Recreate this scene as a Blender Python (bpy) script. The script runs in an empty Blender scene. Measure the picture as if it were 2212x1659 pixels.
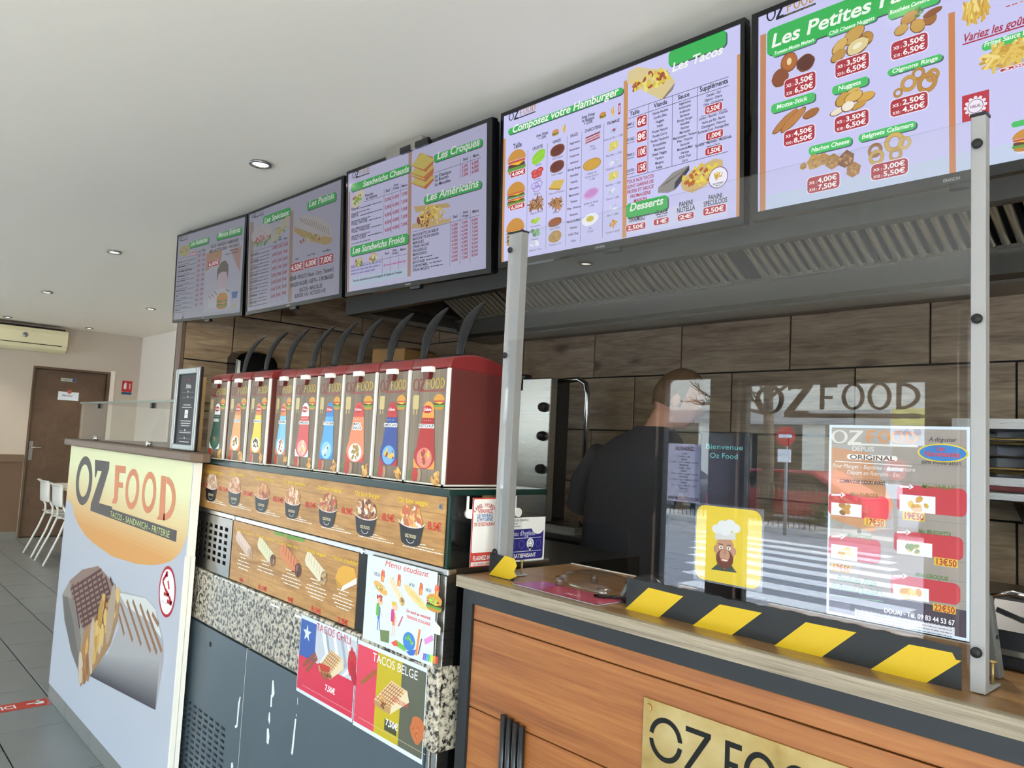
import bpy, bmesh, math, random
from mathutils import Vector, Matrix
SC = bpy.context.scene
COL = SC.collection
random.seed(7)
# ------------------------------------------------------------------ camera
F_PX, W_PX, H_PX = 1640.0, 2212.0, 1659.0
CAM = Vector((0, 0, 1.42))
YAW, PITCH, ROLL = 0.82944, 0.07894, 0.05006
_f = Vector((-math.sin(YAW) * math.cos(PITCH), math.cos(YAW) * math.cos(PITCH), math.sin(PITCH)))
_r = Vector((math.cos(YAW), math.sin(YAW), 0)); _u = _r.cross(_f)
RIGHT = _r * math.cos(ROLL) + _u * math.sin(ROLL); UP = _u * math.cos(ROLL) - _r * math.sin(ROLL)
cd = bpy.data.cameras.new('camera'); cam = bpy.data.objects.new('camera', cd); COL.objects.link(cam)
cam.matrix_world = Matrix(((RIGHT.x, UP.x, -_f.x, CAM.x), (RIGHT.y, UP.y, -_f.y, CAM.y), (RIGHT.z, UP.z, -_f.z, CAM.z), (0, 0, 0, 1)))
cd.sensor_width = 36.0; cd.lens = 36.0 * F_PX / W_PX; cd.clip_start = 0.02; cd.clip_end = 300
SC.camera = cam
SC.view_settings.view_transform = 'Standard'; SC.view_settings.look = 'None'
SC.view_settings.gamma = 1.0; SC.view_settings.use_curve_mapping = False
SC.view_settings.exposure = -0.05
# ------------------------------------------------------------------ daylight
wd = bpy.data.worlds.new('world'); SC.world = wd; wd.use_nodes = True
_nt = wd.node_tree; _sky = _nt.nodes.new('ShaderNodeTexSky'); _sky.sky_type = 'NISHITA'
_sky.sun_disc = False; _sky.sun_elevation = math.radians(38); _sky.sun_rotation = math.radians(80)
_sky.air_density = 1.2; _sky.dust_density = 1.5; _sky.ozone_density = 2.0
_bg = _nt.nodes['Background']; _nt.links.new(_sky.outputs[0], _bg.inputs[0]); _bg.inputs[1].default_value = 3.1
sl = bpy.data.lights.new('sun', 'SUN'); sl.energy = 40.0; sl.angle = math.radians(1.0); sl.color = (1, .965, .9)
so = bpy.data.objects.new('sun', sl); COL.objects.link(so)
so.rotation_euler = Vector((-0.8, 0.42, -0.62)).to_track_quat('-Z', 'Y').to_euler()

def at(px, py, axis, val):
    """point on the plane axis=val seen at a photo pixel"""
    d = RIGHT * ((px - W_PX / 2) / F_PX) + UP * (-(py - H_PX / 2) / F_PX) + _f
    return CAM + d * ((val - CAM[axis]) / d[axis])
# ------------------------------------------------------------------ materials
def lin(c):
    if isinstance(c, str):
        c = c.lstrip('#'); c = [int(c[i:i + 2], 16) / 255 for i in (0, 2, 4)]
    return tuple(x / 12.92 if x <= .04045 else ((x + .055) / 1.055) ** 2.4 for x in c[:3])
def lin4(c): return (*lin(c), 1.0)
MATS = {}
def new_mat(name):
    m = bpy.data.materials.new(name); m.use_nodes = True; MATS[name] = m
    return m, m.node_tree, m.node_tree.nodes['Principled BSDF']
def nd(nt, t, **kw):
    n = nt.nodes.new(t)
    for k, v in kw.items(): setattr(n, k, v)
    return n
def mat(name, col, rough=.5, metal=0.0, spec=.5, bump=0.0, bscale=200.0, var=0.0, vscale=6.0, coat=0.0, emit=None, es=1.0):
    m, nt, b = new_mat(name)
    b.inputs['Base Color'].default_value = lin4(col); b.inputs['Roughness'].default_value = rough
    b.inputs['Metallic'].default_value = metal; b.inputs['Specular IOR Level'].default_value = spec
    b.inputs['Coat Weight'].default_value = coat
    if emit: b.inputs['Emission Color'].default_value = lin4(emit); b.inputs['Emission Strength'].default_value = es
    tc = nd(nt, 'ShaderNodeTexCoord')
    if var:
        n = nd(nt, 'ShaderNodeTexNoise'); n.inputs['Scale'].default_value = vscale; n.inputs['Detail'].default_value = 4
        mx = nd(nt, 'ShaderNodeMix', data_type='RGBA'); nt.links.new(tc.outputs['Object'], n.inputs['Vector'])
        c = lin(col); mx.inputs[6].default_value = (*[x * (1 - var) for x in c], 1); mx.inputs[7].default_value = (*[min(1, x * (1 + var)) for x in c], 1)
        nt.links.new(n.outputs['Fac'], mx.inputs[0]); nt.links.new(mx.outputs[2], b.inputs['Base Color'])
    if bump:
        n = nd(nt, 'ShaderNodeTexNoise'); n.inputs['Scale'].default_value = bscale; nt.links.new(tc.outputs['Object'], n.inputs['Vector'])
        bp = nd(nt, 'ShaderNodeBump'); bp.inputs['Strength'].default_value = bump; bp.inputs['Distance'].default_value = .002
        nt.links.new(n.outputs['Fac'], bp.inputs['Height']); nt.links.new(bp.outputs['Normal'], b.inputs['Normal'])
    return m
def ramp(nt, stops, interp='LINEAR'):
    r = nd(nt, 'ShaderNodeValToRGB'); r.color_ramp.interpolation = interp; e = r.color_ramp.elements
    while len(e) < len(stops): e.new(.5)
    for i, (p, c) in enumerate(stops): e[i].position = p; e[i].color = lin4(c)
    return r
def wood(name, stops, stretch=(1.2, 14, 14), rough=.5, knots=0.0, coat=0.0, rnd=40.0, bump=.15, grain=1.0):
    """streaky wood grain along the local x axis, different on every board"""
    m, nt, b = new_mat(name); L = nt.links
    tc = nd(nt, 'ShaderNodeTexCoord'); oi = nd(nt, 'ShaderNodeObjectInfo')
    mul = nd(nt, 'ShaderNodeMath', operation='MULTIPLY'); mul.inputs[1].default_value = rnd; L.new(oi.outputs['Random'], mul.inputs[0])
    ad = nd(nt, 'ShaderNodeVectorMath', operation='ADD'); L.new(tc.outputs['Object'], ad.inputs[0]); L.new(mul.outputs[0], ad.inputs[1])
    mp = nd(nt, 'ShaderNodeMapping'); mp.inputs['Scale'].default_value = stretch; L.new(ad.outputs[0], mp.inputs['Vector'])
    n1 = nd(nt, 'ShaderNodeTexNoise'); n1.inputs['Scale'].default_value = 2.2 * grain; n1.inputs['Detail'].default_value = 6; n1.inputs['Distortion'].default_value = .8
    L.new(mp.outputs[0], n1.inputs['Vector'])
    n2 = nd(nt, 'ShaderNodeTexNoise'); n2.inputs['Scale'].default_value = 11 * grain; n2.inputs['Detail'].default_value = 5; L.new(mp.outputs[0], n2.inputs['Vector'])
    mx = nd(nt, 'ShaderNodeMix', data_type='FLOAT'); mx.inputs[0].default_value = .38
    L.new(n1.outputs['Fac'], mx.inputs[2]); L.new(n2.outputs['Fac'], mx.inputs[3]); fac = mx.outputs[0]
    if knots:
        v = nd(nt, 'ShaderNodeTexVoronoi'); v.inputs['Scale'].default_value = knots
        mp2 = nd(nt, 'ShaderNodeMapping'); mp2.inputs['Scale'].default_value = (1, 2.2, 2.2); L.new(ad.outputs[0], mp2.inputs['Vector']); L.new(mp2.outputs[0], v.inputs['Vector'])
        mr = nd(nt, 'ShaderNodeMapRange'); mr.inputs[1].default_value = 0.0; mr.inputs[2].default_value = .14; mr.inputs[3].default_value = -.42; mr.inputs[4].default_value = 0
        L.new(v.outputs['Distance'], mr.inputs[0])
        a2 = nd(nt, 'ShaderNodeMath', operation='ADD'); L.new(fac, a2.inputs[0]); L.new(mr.outputs[0], a2.inputs[1]); fac = a2.outputs[0]
    r = ramp(nt, stops); L.new(fac, r.inputs[0])
    hs = nd(nt, 'ShaderNodeHueSaturation'); vr = nd(nt, 'ShaderNodeMapRange'); vr.inputs[3].default_value = .88; vr.inputs[4].default_value = 1.12
    L.new(oi.outputs['Random'], vr.inputs[0]); L.new(vr.outputs[0], hs.inputs['Value']); L.new(r.outputs[0], hs.inputs['Color']); L.new(hs.outputs[0], b.inputs['Base Color'])
    b.inputs['Roughness'].default_value = rough; b.inputs['Coat Weight'].default_value = coat; b.inputs['Coat Roughness'].default_value = .25
    bp = nd(nt, 'ShaderNodeBump'); bp.inputs['Strength'].default_value = bump; bp.inputs['Distance'].default_value = .001; L.new(n2.outputs['Fac'], bp.inputs['Height']); L.new(bp.outputs[0], b.inputs['Normal'])
    return m
def steel(name, col, rough=.3, stretch=(2, 2, 160), metal=1.0):
    m, nt, b = new_mat(name); L = nt.links
    tc = nd(nt, 'ShaderNodeTexCoord'); mp = nd(nt, 'ShaderNodeMapping'); mp.inputs['Scale'].default_value = stretch; L.new(tc.outputs['Object'], mp.inputs['Vector'])
    n = nd(nt, 'ShaderNodeTexNoise'); n.inputs['Scale'].default_value = 4; n.inputs['Detail'].default_value = 4; L.new(mp.outputs[0], n.inputs['Vector'])
    mr = nd(nt, 'ShaderNodeMapRange'); mr.inputs[3].default_value = rough * .9; mr.inputs[4].default_value = rough * 1.12; L.new(n.outputs['Fac'], mr.inputs[0]); L.new(mr.outputs[0], b.inputs['Roughness'])
    b.inputs['Base Color'].default_value = lin4(col); b.inputs['Metallic'].default_value = metal
    bp = nd(nt, 'ShaderNodeBump'); bp.inputs['Strength'].default_value = .004; bp.inputs['Distance'].default_value = .0002; L.new(n.outputs['Fac'], bp.inputs['Height']); L.new(bp.outputs[0], b.inputs['Normal'])
    return m
def clear(name, tint=(1, 1, 1), r0=.045, rough=0.0, edge=None):
    """flat clear sheet: see-through with the mirror reflection of a polished surface"""
    m = bpy.data.materials.new(name); m.use_nodes = True; nt = m.node_tree; nt.nodes.remove(nt.nodes['Principled BSDF']); L = nt.links; MATS[name] = m
    lw = nd(nt, 'ShaderNodeLayerWeight'); lw.inputs[0].default_value = .5
    pw = nd(nt, 'ShaderNodeMath', operation='POWER'); pw.inputs[1].default_value = 5; L.new(lw.outputs['Facing'], pw.inputs[0])
    ma = nd(nt, 'ShaderNodeMath', operation='MULTIPLY_ADD'); ma.inputs[1].default_value = 1 - r0; ma.inputs[2].default_value = r0; L.new(pw.outputs[0], ma.inputs[0])
    tr = nd(nt, 'ShaderNodeBsdfTransparent'); tr.inputs[0].default_value = (*tint, 1)
    gl = nd(nt, 'ShaderNodeBsdfGlossy'); gl.inputs['Roughness'].default_value = rough
    mx = nd(nt, 'ShaderNodeMixShader'); L.new(ma.outputs[0], mx.inputs[0]); L.new(tr.outputs[0], mx.inputs[1]); L.new(gl.outputs[0], mx.inputs[2])
    L.new(mx.outputs[0], nt.nodes['Material Output'].inputs[0])
    return m
def ink(name, rough=.45, emit=0.0, spec=.4, coat=0.0):
    """printed or displayed artwork: colour comes from the artwork's own colour attribute"""
    m, nt, b = new_mat(name); a = nd(nt, 'ShaderNodeVertexColor', layer_name='ink')
    b.inputs['Roughness'].default_value = rough; b.inputs['Specular IOR Level'].default_value = spec; b.inputs['Coat Weight'].default_value = coat; b.inputs['Coat Roughness'].default_value = .06
    if emit:
        b.inputs['Base Color'].default_value = (.01, .01, .012, 1); nt.links.new(a.outputs[0], b.inputs['Emission Color']); b.inputs['Emission Strength'].default_value = emit
    else: nt.links.new(a.outputs[0], b.inputs['Base Color'])
    return m
# ------------------------------------------------------------------ mesh building
ORG = {}
class MB:
    def __init__(s): s.v = []; s.f = []; s.sm = []
    def add(s, vs, fs, smooth=False):
        o = len(s.v); s.v += [Vector(v) for v in vs]; s.f += [[i + o for i in f] for f in fs]; s.sm += [smooth] * len(fs); return s
    def box(s, x0, x1, y0, y1, z0, z1):
        return s.add([(x0, y0, z0), (x1, y0, z0), (x1, y1, z0), (x0, y1, z0), (x0, y0, z1), (x1, y0, z1), (x1, y1, z1), (x0, y1, z1)],
                     [(0, 3, 2, 1), (4, 5, 6, 7), (0, 1, 5, 4), (1, 2, 6, 5), (2, 3, 7, 6), (3, 0, 4, 7)])
    def obox(s, c, ax, h):
        c = Vector(c); ax = [Vector(a) for a in ax]; vs = []
        for k in (-1, 1):
            for i, j in ((-1, -1), (1, -1), (1, 1), (-1, 1)): vs.append(c + ax[0] * h[0] * i + ax[1] * h[1] * j + ax[2] * h[2] * k)
        return s.add(vs, [(0, 3, 2, 1), (4, 5, 6, 7), (0, 1, 5, 4), (1, 2, 6, 5), (2, 3, 7, 6), (3, 0, 4, 7)])
    def tube(s, pts, r, n=10, cap=True, flat=1.0):
        pts = [Vector(p) for p in pts]; rs = r if isinstance(r, (list, tuple)) else [r] * len(pts); rings = []; vs = []; fs = []
        t0 = (pts[1] - pts[0]).normalized(); a = Vector((0, 0, 1)) if abs(t0.z) < .9 else Vector((1, 0, 0)); nrm = t0.cross(a).normalized()
        for i, p in enumerate(pts):
            t = (pts[min(i + 1, len(pts) - 1)] - pts[max(i - 1, 0)]).normalized(); nrm = (nrm - t * nrm.dot(t)).normalized(); b = t.cross(nrm)
            for k in range(n):
                g = 2 * math.pi * k / n; vs.append(p + (nrm * math.cos(g) + b * math.sin(g) * flat) * rs[i])
        for i in range(len(pts) - 1):
            for k in range(n): fs.append((i * n + k, i * n + (k + 1) % n, (i + 1) * n + (k + 1) % n, (i + 1) * n + k))
        s.add(vs, fs, True)
        if cap:
            o = len(s.v) - len(vs); s.f.append([o + k for k in range(n)][::-1]); s.f.append([o + (len(pts) - 1) * n + k for k in range(n)]); s.sm += [False, False]
        return s
    def cyl(s, p0, p1, r0, r1=None, n=20): return s.tube([p0, p1], [r0, r0 if r1 is None else r1], n)
    def lathe(s, c, prof, n=24, axis='z', smooth=True):
        c = Vector(c); vs = []; fs = []
        for r, h in prof:
            for k in range(n):
                g = 2 * math.pi * k / n; q = (r * math.cos(g), r * math.sin(g), h)
                vs.append(c + Vector(q if axis == 'z' else ((q[0], h, q[1]) if axis == 'y' else (h, q[0], q[1]))))
        for i in range(len(prof) - 1):
            for k in range(n): fs.append((i * n + k, i * n + (k + 1) % n, (i + 1) * n + (k + 1) % n, (i + 1) * n + k))
        return s.add(vs, fs, smooth)
    def prism(s, pts, f0, f1, smooth=False):
        """outline pts (2d) swept between f0(p) and f1(p)"""
        n = len(pts); vs = [f0(p) for p in pts] + [f1(p) for p in pts]
        fs = [tuple(range(n))[::-1], tuple(range(n, 2 * n))]; s.add(vs, fs); o = len(s.v) - 2 * n
        for k in range(n): s.f.append([o + k, o + (k + 1) % n, o + n + (k + 1) % n, o + n + k]); s.sm.append(smooth)
        return s
    def ball(s, c, r, seg=16, rings=10):
        c = Vector(c); r = r if isinstance(r, (tuple, list)) else (r, r, r); vs = []; fs = []
        for i in range(rings + 1):
            t = math.pi * i / rings
            for k in range(seg):
                g = 2 * math.pi * k / seg; vs.append(c + Vector((r[0] * math.sin(t) * math.cos(g), r[1] * math.sin(t) * math.sin(g), r[2] * math.cos(t))))
        for i in range(rings):
            for k in range(seg): fs.append((i * seg + k, (i + 1) * seg + k, (i + 1) * seg + (k + 1) % seg, i * seg + (k + 1) % seg))
        return s.add(vs, fs, True)
    def mesh(s, name, org=Vector((0, 0, 0))):
        me = bpy.data.meshes.new(name); me.from_pydata([tuple(v - org) for v in s.v], [], s.f); me.update()
        me.polygons.foreach_set('use_smooth', s.sm)
        bm = bmesh.new(); bm.from_mesh(me); bmesh.ops.remove_doubles(bm, verts=bm.verts, dist=1e-6); bmesh.ops.recalc_face_normals(bm, faces=bm.faces); bm.to_mesh(me); bm.free()
        return me
    def build(s, name, m, parent=None, local=False, bevel=0, subsurf=0):
        org = Vector((0, 0, 0)); loc = Vector((0, 0, 0))
        if parent is not None:
            if not local: org = ORG[parent.name]
        elif not local:
            xs = [v.x for v in s.v]; ys = [v.y for v in s.v]; zs = [v.z for v in s.v]
            org = Vector(((min(xs) + max(xs)) / 2, (min(ys) + max(ys)) / 2, min(zs))); loc = org
        o = bpy.data.objects.new(name, s.mesh(name, org)); COL.objects.link(o); o.location = loc
        if m is not None: o.data.materials.append(MATS[m] if isinstance(m, str) else m)
        if parent is not None: o.parent = parent
        ORG[o.name] = org
        if bevel:
            b = o.modifiers.new('bevel', 'BEVEL'); b.width = bevel; b.segments = 2; b.limit_method = 'ANGLE'; b.angle_limit = math.radians(40)
        if subsurf:
            b = o.modifiers.new('subsurf', 'SUBSURF'); b.levels = subsurf; b.render_levels = subsurf
        return o
def tag(o, label=None, cat=None, group=None, kind=None):
    if label: o['label'] = label
    if cat: o['category'] = cat
    if group: o['group'] = group
    if kind: o['kind'] = kind
    return o
def thing(name, label, cat, loc=(0, 0, 0), group=None, rz=0.0):
    o = bpy.data.objects.new(name, None); o.empty_display_size = .05; COL.objects.link(o); o.location = loc; o.rotation_euler = (0, 0, rz)
    ORG[o.name] = Vector(loc); return tag(o, label, cat, group)
def sroot(name, loc=(0, 0, 0)):
    o = bpy.data.objects.new(name, None); COL.objects.link(o); o.location = loc; ORG[o.name] = Vector(loc); return tag(o, kind='structure')
def bx(x0, x1, y0, y1, z0, z1): return MB().box(x0, x1, y0, y1, z0, z1)
def copy_tree(o, parent=None):
    c = o.copy(); COL.objects.link(c); c.parent = parent; ORG[c.name] = ORG.get(o.name, Vector((0, 0, 0)))
    for ch in list(o.children): copy_tree(ch, c)
    return c
# ------------------------------------------------------------------ lettering
GLYPH = {}
def load_glyphs():
    chars = sorted(set("ABCDEFGHIJKLMNOPQRSTUVWXYZabcdefghijklmnopqrstuvwxyz0123456789.,:;-+/()'!&?éèêàùûôïçÉÈÊŒœ€•·%@_*"))
    tmp = []
    def mk(body, off):
        c = bpy.data.curves.new('g', 'FONT'); c.body = body; c.size = 1.0; c.resolution_u = 3; c.offset = off
        o = bpy.data.objects.new('g', c); COL.objects.link(o); tmp.append(o); return o
    jobs = []
    for w, off in (('r', 0.0), ('b', 0.022)):
        base = mk('HH', off)
        for ch in chars: jobs.append((w, ch, mk(ch, off), mk('H' + ch + 'H', off), base))
    dg = bpy.context.evaluated_depsgraph_get(); dg.update()
    def wid(o): bb = o.evaluated_get(dg).bound_box; return max(p[0] for p in bb) - min(p[0] for p in bb)
    for w, ch, o, o2, base in jobs:
        e = o.evaluated_get(dg); me = e.to_mesh()
        GLYPH[w, ch] = ([(v.co.x, v.co.y) for v in me.vertices], [tuple(p.vertices) for p in me.polygons], wid(o2) - wid(base)); e.to_mesh_clear()
    for w in 'rb': GLYPH[w, ' '] = ([], [], .28)
    for o in tmp:
        c = o.data; bpy.data.objects.remove(o); bpy.data.curves.remove(c)
load_glyphs()
CAP = max(v[1] for v in GLYPH['r', 'H'][0])

class Panel:
    """artwork on a flat face: U right, V up, N out of the face; pixel coordinates are projected on to that face"""
    def __init__(s, O, U, V, parent, inkmat, zoom=(0, 0, 1), lift=.0004, name='printed_artwork'):
        s.O = Vector(O); s.U = Vector(U).normalized(); s.V = Vector(V).normalized(); s.N = s.U.cross(s.V); s.par = parent; s.ink = inkmat; s.z = zoom; s.lift = lift; s.name = name; s.mir = False
        s.reset()
    def reset(s): s.v = []; s.f = []; s.c = []
    def m(s, x, y):
        px = s.z[0] + x * s.z[2]; py = s.z[1] + y * s.z[2]
        d = RIGHT * ((px - W_PX / 2) / F_PX) + UP * (-(py - H_PX / 2) / F_PX) + _f
        t = (s.O - CAM).dot(s.N) / d.dot(s.N); q = CAM + d * t - s.O
        return q.dot(s.U), q.dot(s.V)
    def ky(s, x, y): return s.m(x, y)[1] - s.m(x, y + 1)[1]
    def kx(s, x, y): return abs(s.m(x + 1, y)[0] - s.m(x, y)[0])
    def pt(s, u, v, l): return s.O + s.U * u + s.V * v + s.N * (s.lift * l)
    def raw(s, pts, faces, col, l):
        o = len(s.v); s.v += [s.pt(u, v, l) for u, v in pts]; c = lin4(col) if isinstance(col, str) else (*col, 1)
        for f in faces: s.f.append([i + o for i in f]); s.c.append(c)
    def uv(s, pts, col, l=1): s.raw(pts, [tuple(range(len(pts)))], col, l)
    def poly(s, pts, col, l=1): s.uv([s.m(*p) for p in pts], col, l)
    def rect(s, a, b, col, l=1, r=0.0):
        (u0, v1), (u1, v0) = s.m(*a), s.m(*b); s.rectuv(u0, v0, u1, v1, col, l, r)
    def rectuv(s, u0, v0, u1, v1, col, l=1, r=0.0):
        if r <= 0: return s.uv([(u0, v0), (u1, v0), (u1, v1), (u0, v1)], col, l)
        pts = []; r = min(r, abs(u1 - u0) / 2, abs(v1 - v0) / 2)
        for cx, cy, a0 in ((u1 - r, v0 + r, -90), (u1 - r, v1 - r, 0), (u0 + r, v1 - r, 90), (u0 + r, v0 + r, 180)):
            for k in range(5): g = math.radians(a0 + 22.5 * k); pts.append((cx + r * math.cos(g), cy + r * math.sin(g)))
        s.uv(pts, col, l)
    def ell(s, u, v, ru, rv, col, l=1, n=18, rot=0.0, jit=0.0, a0=0, a1=360):
        cr, sr = math.cos(rot), math.sin(rot); pts = []
        m = n if a1 - a0 >= 360 else n + 1
        for k in range(m):
            g = math.radians(a0 + (a1 - a0) * k / n); q = 1 + random.uniform(-jit, jit); x, y = ru * q * math.cos(g), rv * q * math.sin(g)
            pts.append((u + x * cr - y * sr, v + x * sr + y * cr))
        s.uv(pts, col, l)
    def ring(s, u, v, ru, rv, wu, wv, col, l=1, n=28, a0=0, a1=360):
        pts = []; fs = []; st = n + 1
        for k in range(st):
            g = math.radians(a0 + (a1 - a0) * k / n); pts.append((u + ru * math.cos(g), v + rv * math.sin(g)))
        for k in range(st):
            g = math.radians(a0 + (a1 - a0) * k / n); pts.append((u + (ru - wu) * math.cos(g), v + (rv - wv) * math.sin(g)))
        for k in range(n): fs.append((k, k + 1, st + k + 1, st + k))
        s.raw(pts, fs, col, l)
    def line(s, a, b, w, col, l=1):
        (u0, v0), (u1, v1) = s.m(*a), s.m(*b); s.lineuv(u0, v0, u1, v1, w, col, l)
    def lineuv(s, u0, v0, u1, v1, w, col, l=1):
        d = math.hypot(u1 - u0, v1 - v0) or 1e-6; nx, ny = -(v1 - v0) / d * w / 2, (u1 - u0) / d * w / 2
        s.uv([(u0 - nx, v0 - ny), (u1 - nx, v1 - ny), (u1 + nx, v1 + ny), (u0 + nx, v0 + ny)], col, l)
    def textuv(s, t, u0, v0, h, col, l=2, width=None, bold=True, sh=0.0, align='l', rot=0.0, arc=None):
        w = 'b' if bold else 'r'; gl = [GLYPH.get((w, c), GLYPH[w, ' ']) for c in t]; tot = sum(g[2] for g in gl); k = h / CAP
        kx = width / tot if width else k * .92
        full = tot * kx; x = 0 if align == 'l' else (-full / 2 if align == 'c' else -full); cr, sr = math.cos(rot), math.sin(rot)
        for vs, fs, adv in gl:
            if vs: s.raw([(u0 + (x + a * kx + b * k * sh) * cr - b * k * sr, v0 + (x + a * kx + b * k * sh) * sr + b * k * cr) for a, b in vs], fs, col, l)
            x += adv * kx
    def text(s, t, a, b=None, h=10, col='#101018', l=2, bold=True, sh=0.0, align='l'):
        """baseline starts at pixel a, ends at pixel b (or natural width), h = cap height in the same pixels"""
        u0, v0 = s.m(*a); H = h * s.ky(a[0], a[1] - h / 2)
        if b is not None: u1, v1 = s.m(*b); s.textuv(t, u0, (v0 + v1) / 2, H, col, l, u1 - u0, bold, sh)
        else: s.textuv(t, u0, v0, H, col, l, None, bold, sh, align)
    def scribble(s, a, b, h, col, l=2, words=4):
        """a line of print too small to read: short word bars"""
        (u0, v0), (u1, v1) = s.m(*a), s.m(*b); v = (v0 + v1) / 2; H = h * s.ky(*a); u = u0; rn = random.Random(int(a[0] * 7 + a[1] * 13))
        while u < u1 - 1e-4:
            w = min(H * rn.uniform(1.5, 5), u1 - u); s.rectuv(u, v, u + w, v + H * rn.uniform(.55, .8), col, l); u += w + H * .6
    def blobs(s, u, v, ru, rv, cols, n, size, l=2, asp=.6):
        rn = random.Random(int(abs(u) * 1e4) + n)
        for k in range(n):
            g = rn.uniform(0, 6.28); q = math.sqrt(rn.random()) * .85; sz = size * rn.uniform(.7, 1.2)
            s.ell(u + ru * q * math.cos(g), v + rv * q * math.sin(g), sz, sz * asp, rn.choice(cols), l + .25 * k / n, 9, rn.uniform(0, 3.1), .12)
    def sticks(s, u, v, ru, rv, cols, n, ln, w, l=2, up=False):
        rn = random.Random(int(abs(v) * 1e4) + n)
        for k in range(n):
            g = rn.uniform(0, 6.28); q = math.sqrt(rn.random()) * .8; a = rn.uniform(1.2, 1.95) if up else rn.uniform(0, 3.14)
            x, y = u + ru * q * math.cos(g), v + rv * q * math.sin(g); s.lineuv(x - ln / 2 * math.cos(a), y - ln / 2 * math.sin(a), x + ln / 2 * math.cos(a), y + ln / 2 * math.sin(a), w, rn.choice(cols), l + .3 * k / n)
    def burger(s, u, v, w, h, l=2, n=1):
        s.ell(u, v - h * .34, w * .46, h * .16, '#b9822e', l, 16)
        for k in range(n):
            y = v - h * .3 + k * h * .42 / n
            s.rectuv(u - w * .5, y, u + w * .5, y + h * .14 / n, '#5a9a34', l + .1, h * .05); s.rectuv(u - w * .46, y + h * .12 / n, u + w * .46, y + h * .26 / n, '#5b3018', l + .2, h * .05)
            s.uv([(u - w * .48, y + h * .3 / n), (u + w * .48, y + h * .3 / n), (u + w * .1, y + h * .17 / n)], '#e8c02a', l + .3)
            s.rectuv(u - w * .47, y + h * .29 / n, u + w * .47, y + h * .38 / n, '#c8402c', l + .3, h * .03)
        s.ell(u, v + h * .1, w * .5, h * .4, '#c98e34', l + .4, 20, a0=0, a1=180)
    def wrap(s, u, v, w, h, body, lines, fill, l=2, rot=-.5):
        cr, sr = math.cos(rot), math.sin(rot); R = lambda x, y: (u + x * cr - y * sr, v + x * sr + y * cr)
        s.uv([R(-w * .5, -h * .3), R(-w * .42, -h * .48), R(w * .34, -h * .5), R(w * .4, h * .46), R(-w * .4, h * .5), R(-w * .5, h * .3)], body, l)
        for k in range(6): x = -w * .4 + k * w * .13; s.lineuv(*R(x, h * .46), *R(x + w * .06, -h * .1), w * .025, lines, l + .2)
        c = R(w * .38, -h * .02); s.ell(*c, w * .13, h * .47, fill[0], l + .3, 16, rot)
        s.blobs(*c, w * .11, h * .38, fill, 14, w * .06, l + .5)
    def cup(s, u, v, w, h, cols, l=2):
        """black paper cup heaped with food; u,v = centre of the rim"""
        s.blobs(u, v + h * .12, w * .5, h * .42, cols, 80, w * .095, l + .8, .66)
        pts = [(u - w * .5, v), (u - w * .38, v - h * .62)] + [(u + w * .38 * math.cos(math.radians(g)), v - h * .62 + h * .14 * math.sin(math.radians(g))) for g in range(200, 341, 20)] + [(u + w * .38, v - h * .62), (u + w * .5, v)]
        pts += [(u + w * .5 * math.cos(math.radians(g)), v + h * .17 * math.sin(math.radians(g))) for g in range(-20, -161, -20)]
        s.uv(pts, '#16161a', l + 1.2); s.ring(u, v, w * .53, h * .2, w * .035, h * .035, '#e9c9c4', l + 1.4, 18, 180, 360)
        s.textuv('OZ.FOOD', u - w * .22, v - h * .5, h * .1, '#d8c9a0', l + 1.6, w * .44); s.ring(u, v - h * .54, w * .16, h * .14, w * .02, h * .02, '#c8c8c8', l + 1.6, 8, 190, 350)
    def logo(s, a, b, ht, c1, c2, cbar, l=2, sub=None, csub='#c9b48a'):
        """OZ FOOD word mark; a = baseline-left pixel, b = baseline-right pixel, ht = letter height in pixels"""
        u0, v0 = s.m(*a); u1, v1 = s.m(*b); s.logouv(u0, v0, u1 - u0, ht * s.ky(a[0], a[1] - ht / 2), c1, c2, cbar, l, sub, csub)
    def logouv(s, u0, v0, w, h, c1, c2, cbar, l=2, sub=None, csub='#c9b48a'):
        X = lambda x: u0 + x * w; Y = lambda y: v0 + y * h
        s.ring(X(.1), Y(.5), w * .1, h * .52, w * .034, h * .1, c1, l)
        s.uv([(X(.225), Y(.8)), (X(.225), Y(1)), (X(.385), Y(1)), (X(.385), Y(.92)), (X(.27), Y(.12)), (X(.36), Y(.12)), (X(.36), Y(0)), (X(.2), Y(0)), (X(.2), Y(.06)), (X(.32), Y(.86)), (X(.25), Y(.86))], c1, l)
        fb = .16; f = lambda y: Y(fb + y * (1 - fb))
        s.uv([(X(.43), f(0)), (X(.46), f(0)), (X(.46), f(.42)), (X(.51), f(.42)), (X(.51), f(.54)), (X(.46), f(.54)), (X(.46), f(.87)), (X(.535), f(.87)), (X(.535), f(1)), (X(.43), f(1))], c2, l)
        for cx in (.63, .78): s.ring(X(cx), f(.5), w * .068, h * .44, w * .026, h * .09, c2, l)
        s.ring(X(.89), f(.5), w * .11, h * .42, w * .028, h * .1, c2, l, 16, -90, 90); s.rectuv(X(.872), f(0), X(.9), f(1), c2, l)
        s.rectuv(X(.2), Y(-.12), X(1.0), Y(.03), cbar, l - .2)
        if sub: s.textuv(sub, X(.42), Y(-.075), h * .06, csub, l + .3, w * .55, False)
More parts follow.
